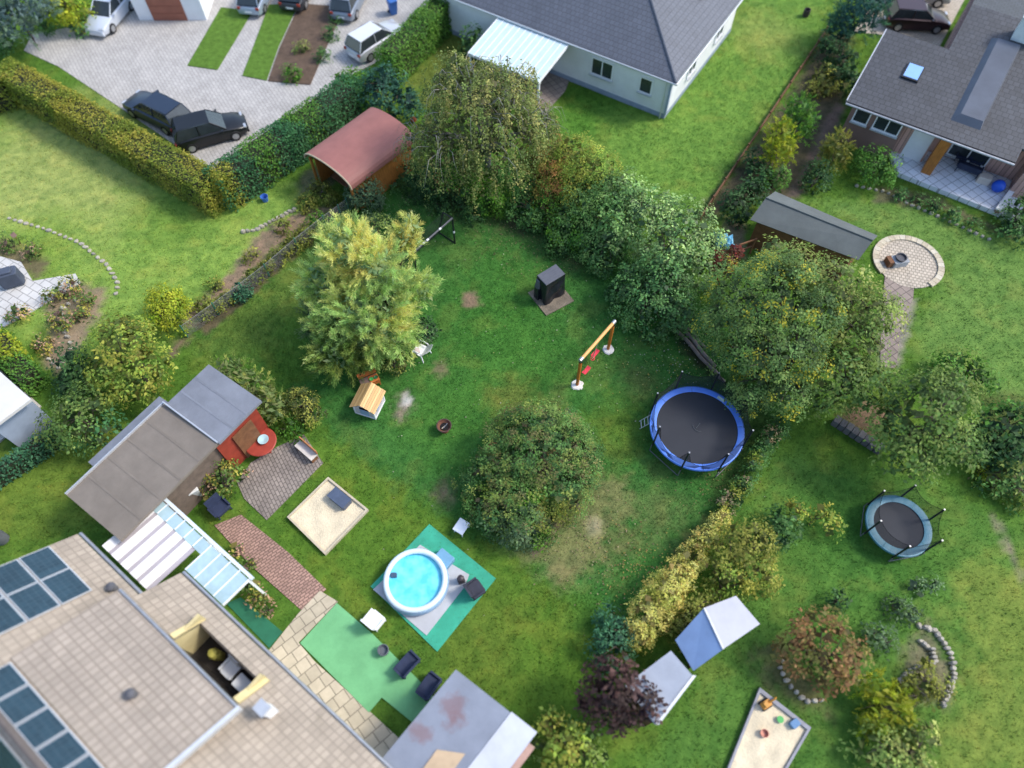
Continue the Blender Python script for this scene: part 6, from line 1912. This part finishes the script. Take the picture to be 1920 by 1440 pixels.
# ------------------------------------------------------------------ things in the neighbours' gardens
# pool on its mats
q = [(-3.63, 10.55), (-.68, 8.16), (-3.01, 5.22), (-5.94, 7.83)]
pc = Vector((*G(782, 1095), 0))
prot = math.atan2(q[1][1] - q[0][1], q[1][0] - q[0][0])
cen = (sum(p[0] for p in q) / 4, sum(p[1] for p in q) / 4)
single('pool_mat', MB().prism([(p[0] - cen[0], p[1] - cen[1]) for p in q], 0, .035), MATG, 'square green mat spread under the round pool', 'mat', (*cen, 0))
g = gp([(788, 1022), (880, 1078), (872, 1100), (800, 1192), (700, 1106)])
cg = (sum(p[0] for p in g) / 5, sum(p[1] for p in g) / 5)
single('pool_fleece', MB().prism([(p[0] - cg[0], p[1] - cg[1]) for p in g], 0, .02), GREYM, 'pale grey fleece between pool and green mat', 'mat', (*cg, .039))
t = thing('swimming_pool', 'round inflatable pool with white rim and clear blue water', 'pool', (pc.x, pc.y, .062))
PWALL = mat('pool_wall', (.34, .50, .72), .4, .1, 2)
part('wall', MB().lathe([(1.20, 0), (1.30, .02), (1.38, .22), (1.33, .46), (1.22, .52), (1.14, .46), (1.14, .03)], 48), PWALL, t, True)
part('rim', MB().tube([(1.22 * math.cos(a), 1.22 * math.sin(a), .56) for a in np.linspace(0, 2 * math.pi, 49)], .115, 12, False), mat('pool_rim', (.66, .78, .86), .35, .05, 2), t, True)
WAT = bpy.data.materials.new('pool_water')
nt, b, N, L = nodes_of(WAT)
b.inputs['Base Color'].default_value = (.17, .70, .82, 1); b.inputs['Roughness'].default_value = .06
no = N.new('ShaderNodeTexNoise'); no.inputs['Scale'].default_value = 5; bp = N.new('ShaderNodeBump'); bp.inputs['Strength'].default_value = .12
rw = N.new('ShaderNodeValToRGB'); rw.color_ramp.elements[0].position = .35; rw.color_ramp.elements[0].color = (.10, .58, .76, 1); rw.color_ramp.elements[1].position = .65; rw.color_ramp.elements[1].color = (.22, .74, .84, 1)
L.new(no.outputs[0], rw.inputs[0]); L.new(rw.outputs[0], b.inputs['Base Color'])
L.new(no.outputs[0], bp.inputs['Height']); L.new(bp.outputs[0], b.inputs['Normal'])
part('water', MB().lathe([(.005, .44), (1.15, .44), (1.15, .40), (.005, .40)], 48), WAT, t)
part('skimmer', MB().rbox((-.92, .22, .44), (.26, .2, .12), .05), mat('dark_blue_plastic', (.05, .09, .15), .5, .2, 4), t)
for k, (px, py, lab, col, nm) in enumerate(((833, 1052, 'blue filter box on the mat behind the pool', (.16, .34, .50), 'filter_box'),)):
    single(nm, MB().rbox((0, 0, 0), (.75, .62, .35), .06), mat(nm, col, .5, .15, 3), lab, 'box', (*G(px, py), .062), prot)


def lounge(name, label, cat, loc, rz, m, m2=None, w=.62, group=None, back=.75):
    t = thing(name, label, cat, loc, rz, group)
    part('seat', MB().rbox((0, 0, .24), (w, .58, .16), .06), m, t)
    part('backrest', MB().hexa([(-w / 2, .22, .36), (w / 2, .22, .36), (w / 2, .32, .36), (-w / 2, .32, .36)], [(-w / 2, .34, .36 + back * .7), (w / 2, .34, .36 + back * .7), (w / 2, .42, .36 + back * .7), (-w / 2, .42, .36 + back * .7)]), m, t)
    for s in (-1, 1):
        part('armrest', MB().rbox((s * (w / 2 + .03), .03, .36), (.08, .56, .16), .03), m2 or m, t)
        for y in (-.24, .28):
            part('leg', MB().box((s * (w / 2 - .03), y, .12), (.05, .05, .24)), m2 or m, t)
    return t


DARKC = mat('dark_cushion', (.035, .037, .055), .7, .25, 4)
NAVY = mat('navy_cushion', (.025, .035, .075), .7, .25, 4)
lounge('garden_chair', 'dark garden chair at the right corner of the pool mat', 'chair', (*G(893, 1108), .04), 2.2, DARKC)
single('pool_pump', MB().rbox((0, 0, 0), (.3, .26, .3), .06).lathe([(.13, .28), (.13, .5), (.02, .55)], 14), mat('dark_pump', (.06, .045, .05), .5, .3, 5), 'dark filter pump between pool and dark chair', 'pump', (*G(865, 1090), .062), .4)
single('pool_bag', MB().rbox((0, 0, 0), (.35, .24, .2), .07), mat('pink_beige', (.42, .30, .26), .8, .2, 5), 'beige bag beside the dark filter pump', 'bag', (*G(880, 1100), .062), .9)
lounge('garden_chair', 'white garden chair beside the pale green artificial lawn', 'chair', (*G(706, 1165), 0), 2.5, WHITE)
lounge('lounge_chair', 'upper dark blue covered lounge chair on the artificial lawn', 'chair', (*G(765, 1248), .045), -2.3, NAVY, w=.85, group='covered lounge chairs')
lounge('lounge_chair', 'lower dark blue covered lounge chair next to the shed', 'chair', (*G(805, 1288), .045), -2.2, NAVY, w=.85, group='covered lounge chairs')
single('fire_pot', MB().lathe([(.12, 0), (.20, .12), (.23, .35), (.20, .36), (.15, .2), (.01, .2)], 18), mat('grey_pot', (.12, .13, .15), .6, .2, 4), 'small round grey pot on the artificial lawn', 'pot', (*G(721, 1222), .045), 0, True)

# sandpits
def sandpit(label, pts, m_frame, hole=.14, boards=True):
    c = (sum(p[0] for p in pts) / 4, sum(p[1] for p in pts) / 4)
    t = thing('sandpit', label, 'sandpit', (*c, 0))
    P = [Vector((p[0] - c[0], p[1] - c[1])) for p in pts]
    for k in range(4):
        a, b_ = P[k], P[(k + 1) % 4]
        ai, bi = a * (1 - hole), b_ * (1 - hole)
        part('frame_board', MB().hexa([(a.x, a.y, 0), (b_.x, b_.y, 0), (bi.x, bi.y, 0), (ai.x, ai.y, 0)], [(a.x, a.y, .2), (b_.x, b_.y, .2), (bi.x, bi.y, .2), (ai.x, ai.y, .2)]), m_frame, t)
    Pi = [p * (1 - hole) for p in P]
    n = 14
    vs, fs = [], []
    r = np.random.default_rng(3)
    for i in range(n + 1):
        for j in range(n + 1):
            u, v = i / n, j / n
            p = (Pi[0] * (1 - u) + Pi[1] * u) * (1 - v) + (Pi[3] * (1 - u) + Pi[2] * u) * v
            vs.append((p.x, p.y, .10 + r.normal(0, .012) + .03 * math.sin(i * .9) * math.sin(j * .7)))
    for i in range(n):
        for j in range(n):
            fs.append((i * (n + 1) + j, (i + 1) * (n + 1) + j, (i + 1) * (n + 1) + j + 1, i * (n + 1) + j + 1))
    part('sand', MB().add(vs, fs), SAND, t, True)
    return t


sandpit('square sandpit on the lawn with a dark box lying in it', gp([(540, 972), (617, 897), (692, 958), (611, 1042)]), mat('pale_board', (.52, .45, .33), .8, .2, 3), .07)
single('storage_box', MB().rbox((0, 0, 0), (.95, .52, .34), .06).box((0, 0, .35), (.98, .55, .04)), mat('slate_blue_plastic', (.075, .10, .155), .5, .2, 3), 'dark slate blue box lying on the upper sandpit', 'box', (*G(640, 940), .12), math.radians(-38))
sandpit('long sandpit with grey frame and toys at the bottom right', gp([(1422, 1290), (1518, 1365), (1440, 1500), (1350, 1470)]), mat('grey_board', (.30, .30, .33), .8, .2, 3), .09)
DIG = mat('orange_toy', (.60, .28, .05), .45, .15, 4)
t = thing('toy_digger', 'orange toy digger standing in the lower sandpit', 'toy', (*G(1432, 1322), .12), .5)
part('body', MB().rbox((0, 0, .1), (.4, .26, .16), .04), DIG, t)
part('cab', MB().rbox((-.06, 0, .26), (.18, .2, .18), .03), DIG, t)
part('arm', MB().tube([(.1, 0, .25), (.32, 0, .45), (.5, 0, .12)], .04, 6), DIG, t)
for y in (-.14, .14):
    part('track', MB().rbox((0, y, 0), (.42, .08, .12), .03), RUBBER, t)
single('sand_toy', MB().lathe([(.13, 0), (.16, .16), (.14, .16), (.12, .02), (.01, .02)], 16), mat('salmon_plastic', (.60, .28, .20), .5, .2, 4), 'salmon pink bucket in the lower sandpit', 'toy', (*G(1430, 1376), .12), 0, True)
single('sand_toy', MB().rbox((0, 0, 0), (.36, .28, .22), .06), mat('blue_toy', (.10, .22, .40), .5, .2, 4), 'blue toy crate at the edge of the lower sandpit', 'toy', (*G(1486, 1358), .12), .6)
single('sand_toy', MB().lathe([(.02, 0), (.12, .05), (.13, .1), (.01, .1)], 14), GRN, 'pale green dish in the lower sandpit', 'toy', (*G(1460, 1350), .12), 0, True)


# cars
def car(label, loc, rz, paint, L_=4.4, W_=1.78, H_=1.45, estate=True, roofm=None):
    t = thing('parked_car', label, 'car', (*loc, .015), rz, 'parked cars')
    hw = W_ / 2
    x = lambda f: -L_ / 2 + f * L_
    # lower body: stations (f, half width, bottom, shoulder)
    sts = [(0, .80, .34, .62), (.02, .90, .26, .78), (.10, .98, .22, .90), (.28, 1.0, .20, .93), (.60, 1.0, .20, .92), (.70, .99, .20, .90), (.86, .96, .22, .80), (.96, .86, .26, .68), (1.0, .74, .34, .58)]
    vs, fs = [], []
    for f, w, z0, z1 in sts:
        w *= hw
        vs += [(x(f), -w * .92, z0), (x(f), -w, (z0 + z1) / 2), (x(f), -w * .95, z1 - .05), (x(f), -w * .86, z1), (x(f), w * .86, z1), (x(f), w * .95, z1 - .05), (x(f), w, (z0 + z1) / 2), (x(f), w * .92, z0)]
    n = len(sts)
    for i in range(n - 1):
        for k in range(8):
            fs.append((i * 8 + k, i * 8 + (k + 1) % 8, (i + 1) * 8 + (k + 1) % 8, (i + 1) * 8 + k))
    fs += [tuple(range(8))[::-1], tuple(range((n - 1) * 8, n * 8))]
    part('body', MB().add(vs, fs), paint, t, True)
    # greenhouse
    r0, r1 = (.03, .10) if estate else (.12, .28)
    g = [(x(r0), .86, .90), (x(r1), .72, H_ - .04), (x(.40), .73, H_), (x(.54), .70, H_ - .03), (x(.72), .84, .89)]
    vs = []
    for gx_, w, z in g:
        vs += [(gx_, -w * hw, z), (gx_, w * hw, z)]
    base = [(x(r0), -.86 * hw, .86), (x(.72), -.84 * hw, .86), (x(.72), .84 * hw, .86), (x(r0), .86 * hw, .86)]
    gl = MB().add(vs + base, [(0, 1, 3, 2), (2, 3, 5, 4), (4, 5, 7, 6), (6, 7, 9, 8), (0, 2, 4, 6, 8, 11, 10), (1, 13, 12, 9, 7, 5, 3), (10, 11, 12, 13)])
    wn = part('windows', gl, GLASS, t)
    part('roof', MB().hexa([(x(r1) + .02, -.70 * hw, H_ - .05), (x(.54) - .02, -.68 * hw, H_ - .05), (x(.54) - .02, .68 * hw, H_ - .05), (x(r1) + .02, .70 * hw, H_ - .05)],
                           [(x(r1), -.66 * hw, H_ + .02), (x(.54), -.64 * hw, H_ + .0), (x(.54), .64 * hw, H_ + .0), (x(r1), .66 * hw, H_ + .02)]), roofm or paint, t)
    for s in (-1, 1):
        for (a, b_) in ((g[0], g[1]), (g[4], g[3]), ((x(.36), .86, .9), (x(.36), .735, H_ - .01))):
            part('pillar', MB().tube([(a[0], s * a[1] * hw, a[2]), (b_[0], s * b_[1] * hw, b_[2])], .033, 5), paint, t)
        part('mirror', MB().rbox((x(.66), s * (hw + .08), .92), (.12, .2, .13), .04), paint, t)
        part('headlight', MB().rbox((x(.965), s * hw * .62, .58), (.16, .34, .11), .04), ALU, t)
        part('tail_light', MB().rbox((x(.012), s * hw * .74, .64), (.10, .22, .16), .03), REDW, t)
        for f in (.19, .80):
            w_ = part('wheel', MB().lathe([(.18, -.10), (.31, -.10), (.33, -.06), (.33, .06), (.31, .10), (.18, .10)], 20), RUBBER, t, True)
            w_.location = (x(f), s * (hw - .10), .33); w_.rotation_euler = (math.pi / 2, 0, 0)
            part('rim', MB().lathe([(.02, -.11), (.20, -.105), (.20, .105), (.02, .11)], 14), METAL, w_, True)
    part('bumper', MB().rbox((x(.99), 0, .26), (.16, W_ * .78, .2), .06), paint, t)
    part('number_plate', MB().box((x(-.004), 0, .50), (.02, .5, .11)), WHITE, t)
    return t


PAINT = lambda n, c: mat('paint_' + n, c, .28, .06, 1, metal=.3, spec=.6)
a = G(300, 222)
car('dark blue estate car parked along the yellow green hedge', G(302, 222), math.radians(-32 + 180), PAINT('dark_blue', (.030, .045, .075)), 4.7, 1.82, 1.5)
car('black car parked in the corner of the two hedges', G(400, 258), math.radians(24), PAINT('black', (.018, .02, .023)), 4.3, 1.8, 1.55)
car('silver car parked beside the tall bright green hedge', G(708, 88), math.radians(48), PAINT('silver', (.60, .61, .64)), 4.3, 1.78, 1.5, roofm=PAINT('white_silver', (.78, .79, .80)))
car('white car with blue windscreen reflection near the top left corner', G(212, 38), math.radians(-103), PAINT('white', (.62, .66, .72)), 4.2, 1.76, 1.48)
car('pale blue car half out of view at the top edge', G(488, 2), math.radians(82), PAINT('pale_blue', (.36, .43, .52)), 4.2, 1.76, 1.48)
car('dark grey car half out of view right of the pale blue car', G(565, -6), math.radians(80), PAINT('dark_grey', (.04, .045, .055)), 4.3, 1.78, 1.48)
car('grey blue car at the top edge above the silver car', G(660, 12), math.radians(78), PAINT('grey_blue', (.24, .28, .34)), 4.2, 1.76, 1.5)
car('dark maroon car in the courtyard beside the dark teal spruce', G(1712, 48), math.radians(-6), PAINT('maroon', (.05, .022, .026)), 4.2, 1.76, 1.46)
car('grey car behind the dark maroon car in the courtyard', G(1715, 0), math.radians(-6), PAINT('mid_grey', (.22, .23, .25)), 4.2, 1.76, 1.46)


def bin_(label, loc, c, rz=0):
    t = thing('wheelie_bin', label, 'bin', loc, rz)
    m = mat('bin_' + label.split()[0], c, .5, .1, 3)
    part('body', MB().hexa([(-.2, -.22, .06), (.2, -.22, .06), (.2, .22, .06), (-.2, .22, .06)], [(-.28, -.32, .98), (.28, -.32, .98), (.28, .32, .98), (-.28, .32, .98)]), m, t)
    part('lid', MB().rbox((0, 0, .985), (.6, .72, .09), .06), m, t)
    for s in (-1, 1):
        w_ = part('wheel', MB().lathe([(.02, -.03), (.1, -.03), (.1, .03), (.02, .03)], 14), RUBBER, t, True)
        w_.location = (s * .24, .3, .1); w_.rotation_euler = (0, math.pi / 2, 0)


bin_('blue wheelie bin beside the driveway at the top edge', (*G(738, 26), 0), (.04, .14, .42), .5)
bin_('white storage bin beside the flowering bush', (*G(371, 930), 0), (.66, .66, .64), .6)
single('blue_bucket', MB().lathe([(.16, 0), (.22, .34), (.20, .34), (.15, .03), (.01, .03)], 16), mat('blue_plastic', (.06, .17, .55), .4, .15, 4), 'blue tub on the lawn edge left of the red shed', 'tub', (*G(498, 376), 0), 0, True)
single('fire_barrel', MB().lathe([(.2, 0), (.24, .2), (.22, .5), (.19, .5), (.18, .1), (.01, .1)], 16), mat('dark_barrel', (.055, .04, .045), .6, .2, 4), 'small dark garden figure on the bright lawn at top right', 'ornament', (*G(1510, 30), 0), 0, True)
single('water_barrel', MB().lathe([(.27, 0), (.30, .4), (.27, .8), (.24, .82), (.01, .82)], 18), mat('grey_barrel', (.13, .14, .16), .6, .2, 4), 'grey water barrel at the left picture edge', 'barrel', (*G(6, 1012), 0), 0, True)
single('orange_ball', MB().lathe([(.01, 0)] + [(.19 * math.sin(a), .19 - .19 * math.cos(a)) for a in np.linspace(.2, 3.0, 9)] + [(.01, .38)], 16), mat('orange_red_plastic', (.42, .09, .035), .5, .15, 3), 'orange red ball beside the red roofed shed', 'ball', (*G(776, 228), 0), 0, True)

# bungalow terrace furniture
single('garden_table', MB().rbox((0, 0, .70), (1.7, .95, .05), .05).box((-.7, 0, .35), (.07, .8, .7)).box((.7, 0, .35), (.07, .8, .7)), mat('dark_table', (.10, .085, .085), .6, .3, 3), 'dark garden table in front of the pale blue terrace roof', 'table', (*G(985, 158), .02), math.radians(-33))
lounge('garden_sofa', 'light grey sofa under the front edge of the terrace roof', 'sofa', (*G(965, 148), .02), math.radians(-30), mat('light_grey_cushion', (.42, .46, .52), .8, .15, 3), w=1.8)
# brick house terrace
for k, (px, py) in enumerate(((1800, 300), (1826, 308))):
    lounge('terrace_chair', 'navy high backed chair on the pale terrace, ' + ('nearer the white door' if k == 0 else 'farther from the white door'), 'chair', (*G(px, py, .28), .28), math.radians(-32), NAVY, w=.62, group='navy terrace chairs', back=1.0)
lounge('terrace_sofa', 'navy garden sofa in front of the two high backed chairs', 'sofa', (*G(1812, 322, .28), .28), math.radians(148), NAVY, w=1.25, back=.5)
single('ball', MB().lathe([(.01, 0)] + [(.36 * math.sin(a), .36 - .36 * math.cos(a)) for a in np.linspace(.2, 3.0, 11)] + [(.01, .72)], 20), mat('royal_blue', (.02, .10, .60), .4, .1, 3), 'large royal blue ball on the pale terrace', 'ball', (*G(1866, 357, .3), .28), 0, True)
single('storage_box', MB().rbox((0, 0, 0), (.7, .5, .45), .05), mat('cream_box', (.62, .54, .47), .6, .1, 3), 'cream box between navy sofa and royal blue ball', 'box', (*G(1842, 340, .3), .28), -.5)

# round patio: stone ring and fire pit
t = thing('stone_ring', 'ring of sandy kerb stones round the circular patio', 'edging', (cx, cy, 0))
KST = [mat('kerb_stone_%d' % k, c, .9, .2, 4, .4, 24) for k, c in enumerate(((.56, .49, .36), (.50, .43, .31), (.60, .54, .42)))]
for k in range(26):
    a = math.radians(-60 + k * 10.4)
    r_i, r_o, w = R0 - .20, R0 + .12, math.radians(4.9)
    mb = MB().hexa([(r_i * math.cos(a - w), r_i * math.sin(a - w), 0), (r_o * math.cos(a - w), r_o * math.sin(a - w), 0), (r_o * math.cos(a + w), r_o * math.sin(a + w), 0), (r_i * math.cos(a + w), r_i * math.sin(a + w), 0)],
                   [(r_i * math.cos(a - w), r_i * math.sin(a - w), .10), (r_o * math.cos(a - w), r_o * math.sin(a - w), .11), (r_o * math.cos(a + w), r_o * math.sin(a + w), .10), (r_i * math.cos(a + w), r_i * math.sin(a + w), .11)])
    part('stone', mb, KST[k % 3], t)
t = thing('fire_pit', 'grey fire pit bench on the circular patio', 'fire pit', (*G(1682, 494), .025), .2)
part('base', MB().rbox((0, 0, 0), (.85, .6, .38), .08), mat('grey_stone', (.33, .35, .37), .8, .2, 3), t)
part('bowl', MB().lathe([(.05, .38), (.26, .40), (.30, .52), (.26, .52), (.22, .43), (.01, .42)], 20), mat('dark_steel', (.09, .09, .10), .5, .2, 4, metal=.5), t, True)
part('log_shelf', MB().box((-.55, .05, .2), (.25, .5, .38)), WOODB, t)


# stones laid along curves
def stones(name, label, pts, n, size, cols, h=.1, seed=4):
    r = random.Random(seed)
    P = [Vector((*G(*p), 0)) for p in pts]
    t = thing(name, label, 'edging', P[0])
    seg = [0]
    for i in range(len(P) - 1):
        seg.append(seg[-1] + (P[i + 1] - P[i]).length)
    for k in range(n):
        s = seg[-1] * (k + .5) / n
        i = max(j for j in range(len(seg)) if seg[j] <= s)
        i = min(i, len(P) - 2)
        p = P[i].lerp(P[i + 1], (s - seg[i]) / max(1e-6, seg[i + 1] - seg[i])) - P[0]
        w, d, z = size * r.uniform(.7, 1.2), size * r.uniform(.55, 1.0), h * r.uniform(.7, 1.5)
        m = 7
        rad = [r.uniform(.8, 1.1) for _ in range(m)]
        rot = r.uniform(0, 6)
        vs = []
        for sc, zz in ((1, -.03), (.97, z * .6), (.62, z)):
            for q in range(m):
                a = 6.283 * q / m + rot
                vs.append((p.x + w / 2 * rad[q] * sc * math.cos(a), p.y + d / 2 * rad[q] * sc * math.sin(a), zz))
        fs = [tuple(range(2 * m, 3 * m))] + [(j * m + q, j * m + (q + 1) % m, (j + 1) * m + (q + 1) % m, (j + 1) * m + q) for j in range(2) for q in range(m)]
        part('stone', MB().add(vs, fs), mat('field_stone_%d' % (k % len(cols)), cols[k % len(cols)], .9, .25, 5, .5, 24), t)
    return t


STC = [(.42, .38, .30), (.36, .33, .28), (.48, .44, .36)]
stones('stone_edging', 'curved line of pale stones in the left lawn', [(12, 408), (80, 428), (150, 455), (200, 496), (222, 532), (216, 556)], 26, .30, STC, .07)
stones('rockery', 'curved row of pale rocks round the bed on the right lawn', [(1718, 1172), (1752, 1182), (1782, 1225), (1788, 1265), (1776, 1300), (1765, 1325)], 20, .30, [(.52, .49, .43), (.44, .42, .38), (.58, .55, .49)], .16, 8)
stones('rockery', 'short row of pale rocks left of the curved rock row', [(1722, 1200), (1745, 1218), (1752, 1240), (1738, 1248)], 9, .28, [(.58, .56, .52), (.46, .44, .40)], .16, 9)
stones('rockery', 'lower rocks beside the bright yellow juniper', [(1680, 1285), (1700, 1262), (1722, 1248)], 7, .26, [(.50, .46, .38), (.42, .38, .32)], .14, 10)
stones('stone_edging', 'pale stone kerb along the brown bed near the wire fence', [(452, 436), (480, 432), (520, 410), (556, 392)], 13, .34, [(.50, .46, .38), (.56, .52, .44)], .12, 11)
stones('stone_edging', 'row of small stones along the bed beside the pale terrace', [(1600, 348), (1660, 360), (1720, 390), (1790, 420), (1860, 452)], 22, .26, [(.34, .31, .27), (.42, .39, .34)], .10, 12)
stones('rockery', 'scattered pale rocks in the bed beside the white patio', [(150, 560), (120, 575), (118, 610), (135, 650), (110, 690), (88, 670)], 15, .30, [(.50, .42, .36), (.42, .34, .28), (.56, .50, .44)], .12, 13)
stones('rockery', 'small stones beside the rust red shrub', [(1470, 1235), (1462, 1255), (1480, 1285), (1510, 1315), (1545, 1312)], 10, .26, [(.40, .38, .40), (.46, .36, .33), (.34, .33, .36)], .14, 14)

# low board fence along the lawn
A, B = Vector((*G(1548, 60), 0)), Vector((*G(1312, 412), 0))
t = thing('board_fence', 'low reddish brown board edging along the bright lawn', 'fence', A)
n = 12
FB = mat('red_brown_board', (.20, .10, .055), .85, .35, 3, .3, 24)
for k in range(n):
    a, b_ = A.lerp(B, k / n) - A, A.lerp(B, (k + 1) / n) - A
    d_ = (b_ - a).normalized()
    part('board', MB().box(((a.x + b_.x) / 2, (a.y + b_.y) / 2, .16), ((b_ - a).length - .09, .05, .34), math.atan2(d_.y, d_.x)), FB, t)
    part('post', MB().box((a.x, a.y, .2), (.09, .09, .46), math.atan2(d_.y, d_.x)), FB, t)

# low grey garden wall at right
A, B = Vector((*G(1560, 790), 0)), Vector((*G(1650, 848), 0))
t = thing('garden_wall', 'low dark grey stone wall below the broad round tree', 'wall', A)
d_ = B - A
for k in range(8):
    p = d_ * ((k + .5) / 8)
    part('stone', MB().rbox((p.x, p.y, 0), (d_.length / 8 - .02, .42, .42 + random.uniform(-.03, .03)), .05, math.atan2(d_.y, d_.x)), mat('dark_stone_%d' % (k % 2), ((.15, .14, .14), (.12, .115, .12))[k % 2], .9, .25, 5, .5, 24), t)

# play yard
single('red_table', MB().lathe([(.05, .50), (.72, .50), (.74, .55), (.70, .58), (.05, .58)], 28).box((0, .25, .25), (.08, .8, .5)).box((.1, -.3, .25), (.6, .08, .5)), mat('red_table_top', (.34, .05, .03), .55, .2, 3), 'round red play table beside the grey roof end', 'table', (*G(495, 838), .02), 0)
single('bowl', MB().lathe([(.10, 0), (.24, .10), (.25, .14), (.20, .13), (.02, .05)], 20), mat('pale_blue_plastic', (.40, .58, .62), .4, .1, 3), 'pale blue bowl on the round red table', 'bowl', (*G(495, 826, .6), .602), 0, True)
t = thing('bench', 'white and orange bench at the edge of the play yard', 'bench', (*G(578, 852), .02), math.radians(-40))
part('seat', MB().box((0, 0, .42), (1.15, .38, .05)), mat('pale_bench', (.62, .56, .50), .6, .15, 4), t)
part('backrest', MB().box((0, .21, .62), (1.15, .05, .3)), mat('orange_bench', (.48, .20, .08), .6, .15, 4), t)
for x in (-.48, .48):
    part('leg', MB().box((x, 0, .2), (.06, .34, .40)), WOODB, t)
lounge('lounge_chair', 'dark lounge chair in front of the flowering bush', 'chair', (*G(418, 958), .02), math.radians(50), NAVY, w=.7)
t = thing('barbecue', 'dark covered barbecue on the white patio', 'barbecue', (*G(30, 533), .05), .4)
part('cover', MB().rbox((0, 0, .12), (1.1, .65, .85), .12), mat('blue_grey_cover', (.07, .085, .12), .6, .2, 3), t)
for x in (-.4, .4):
    part('wheel', MB().lathe([(.02, 0), (.12, 0), (.12, .12), (.02, .12)], 12, (x, 0, 0)), RUBBER, t)
part('lid', MB().rbox((0, 0, .965), (.7, .45, .12), .1), mat('blue_grey_cover', (.07, .085, .12)), t)
# balcony furniture of the tiled house
hb = Matrix.Rotation(math.radians(-38), 3, 'Z')
O_ = Vector((-12.53, 7.46, 0))
wp = lambda x, y, z: tuple(O_ + hb @ Vector((x, y, z)))
lounge('balcony_chair', 'white chair in the roof balcony of the tiled house', 'chair', wp(3.75, -1.22, 2.06), math.radians(-38), WHITE, w=.5)
single('balcony_table', MB().rbox((0, 0, .6), (.62, .5, .05), .05).box((0, 0, .3), (.1, .1, .6)), WHITE, 'white table in the roof balcony beside the white chair', 'table', wp(4.55, -1.25, 2.06), math.radians(-38))
single('balcony_planter', MB().rbox((0, 0, 0), (.42, .3, .5), .06).lathe([(.05, .45), (.22, .6), (.16, .8), (.02, .85)], 9, (0, 0, 0)), mat('yellow_plant', (.42, .38, .08), .8, .3, 8), 'yellow plant in a pot on the roof balcony', 'plant', wp(2.95, -1.2, 2.06), 0)

# fallen leaves and pale petals on the turf
r = np.random.default_rng(77)
Vs, Cs = [], []
for (px, py, rad, n, cs) in ((1230, 660, 3.2, 240, [(.55, .55, .42), (.50, .46, .16), (.40, .34, .10)]), (1280, 690, 1.6, 90, [(.6, .6, .5), (.5, .42, .1)]), (1210, 1080, 2.0, 360, [(.42, .27, .11), (.45, .36, .10), (.30, .18, .09)]),
                             (960, 420, 3.0, 420, [(.30, .24, .14), (.20, .14, .09), (.36, .32, .16)]), (1100, 1010, 2.6, 260, [(.40, .34, .20), (.34, .25, .16)]), (1050, 480, 1.8, 140, [(.30, .25, .12)]), (780, 380, 2.4, 160, [(.30, .28, .16)]),
                             (1330, 900, 1.8, 150, [(.34, .28, .10), (.26, .18, .10)]), (960, 680, 9.0, 260, [(.36, .36, .12), (.5, .5, .36)])):
    gx_, gy_ = G(px, py)
    p = np.stack([gx_ + r.normal(0, rad * .5, n), gy_ + r.normal(0, rad * .5, n), r.uniform(.02, .07, n)], -1)
    nn = unit(np.array([0, 0, 1]) + r.normal(0, .3, (n, 3)))
    d = unit(np.cross(nn, r.normal(0, 1, (n, 3))))
    ln = r.uniform(.04, .10, n)
    Vs.append(leaf_cards(p, nn, d, ln, ln * .35, .2, r))
    c = np.array(cs)[r.integers(0, len(cs), n)] * r.uniform(.7, 1.2, (n, 1))
    Cs.append(np.repeat(c[:, None], 4, 1))
V_ = np.concatenate(Vs).reshape(-1, 3)
fl = link('fallen_leaves', np_mesh('fallen_leaves', V_, np.arange(len(V_)).reshape(-1, 4), np.concatenate(Cs).reshape(-1, 3)), LEAF)
tag(fl, kind='stuff')
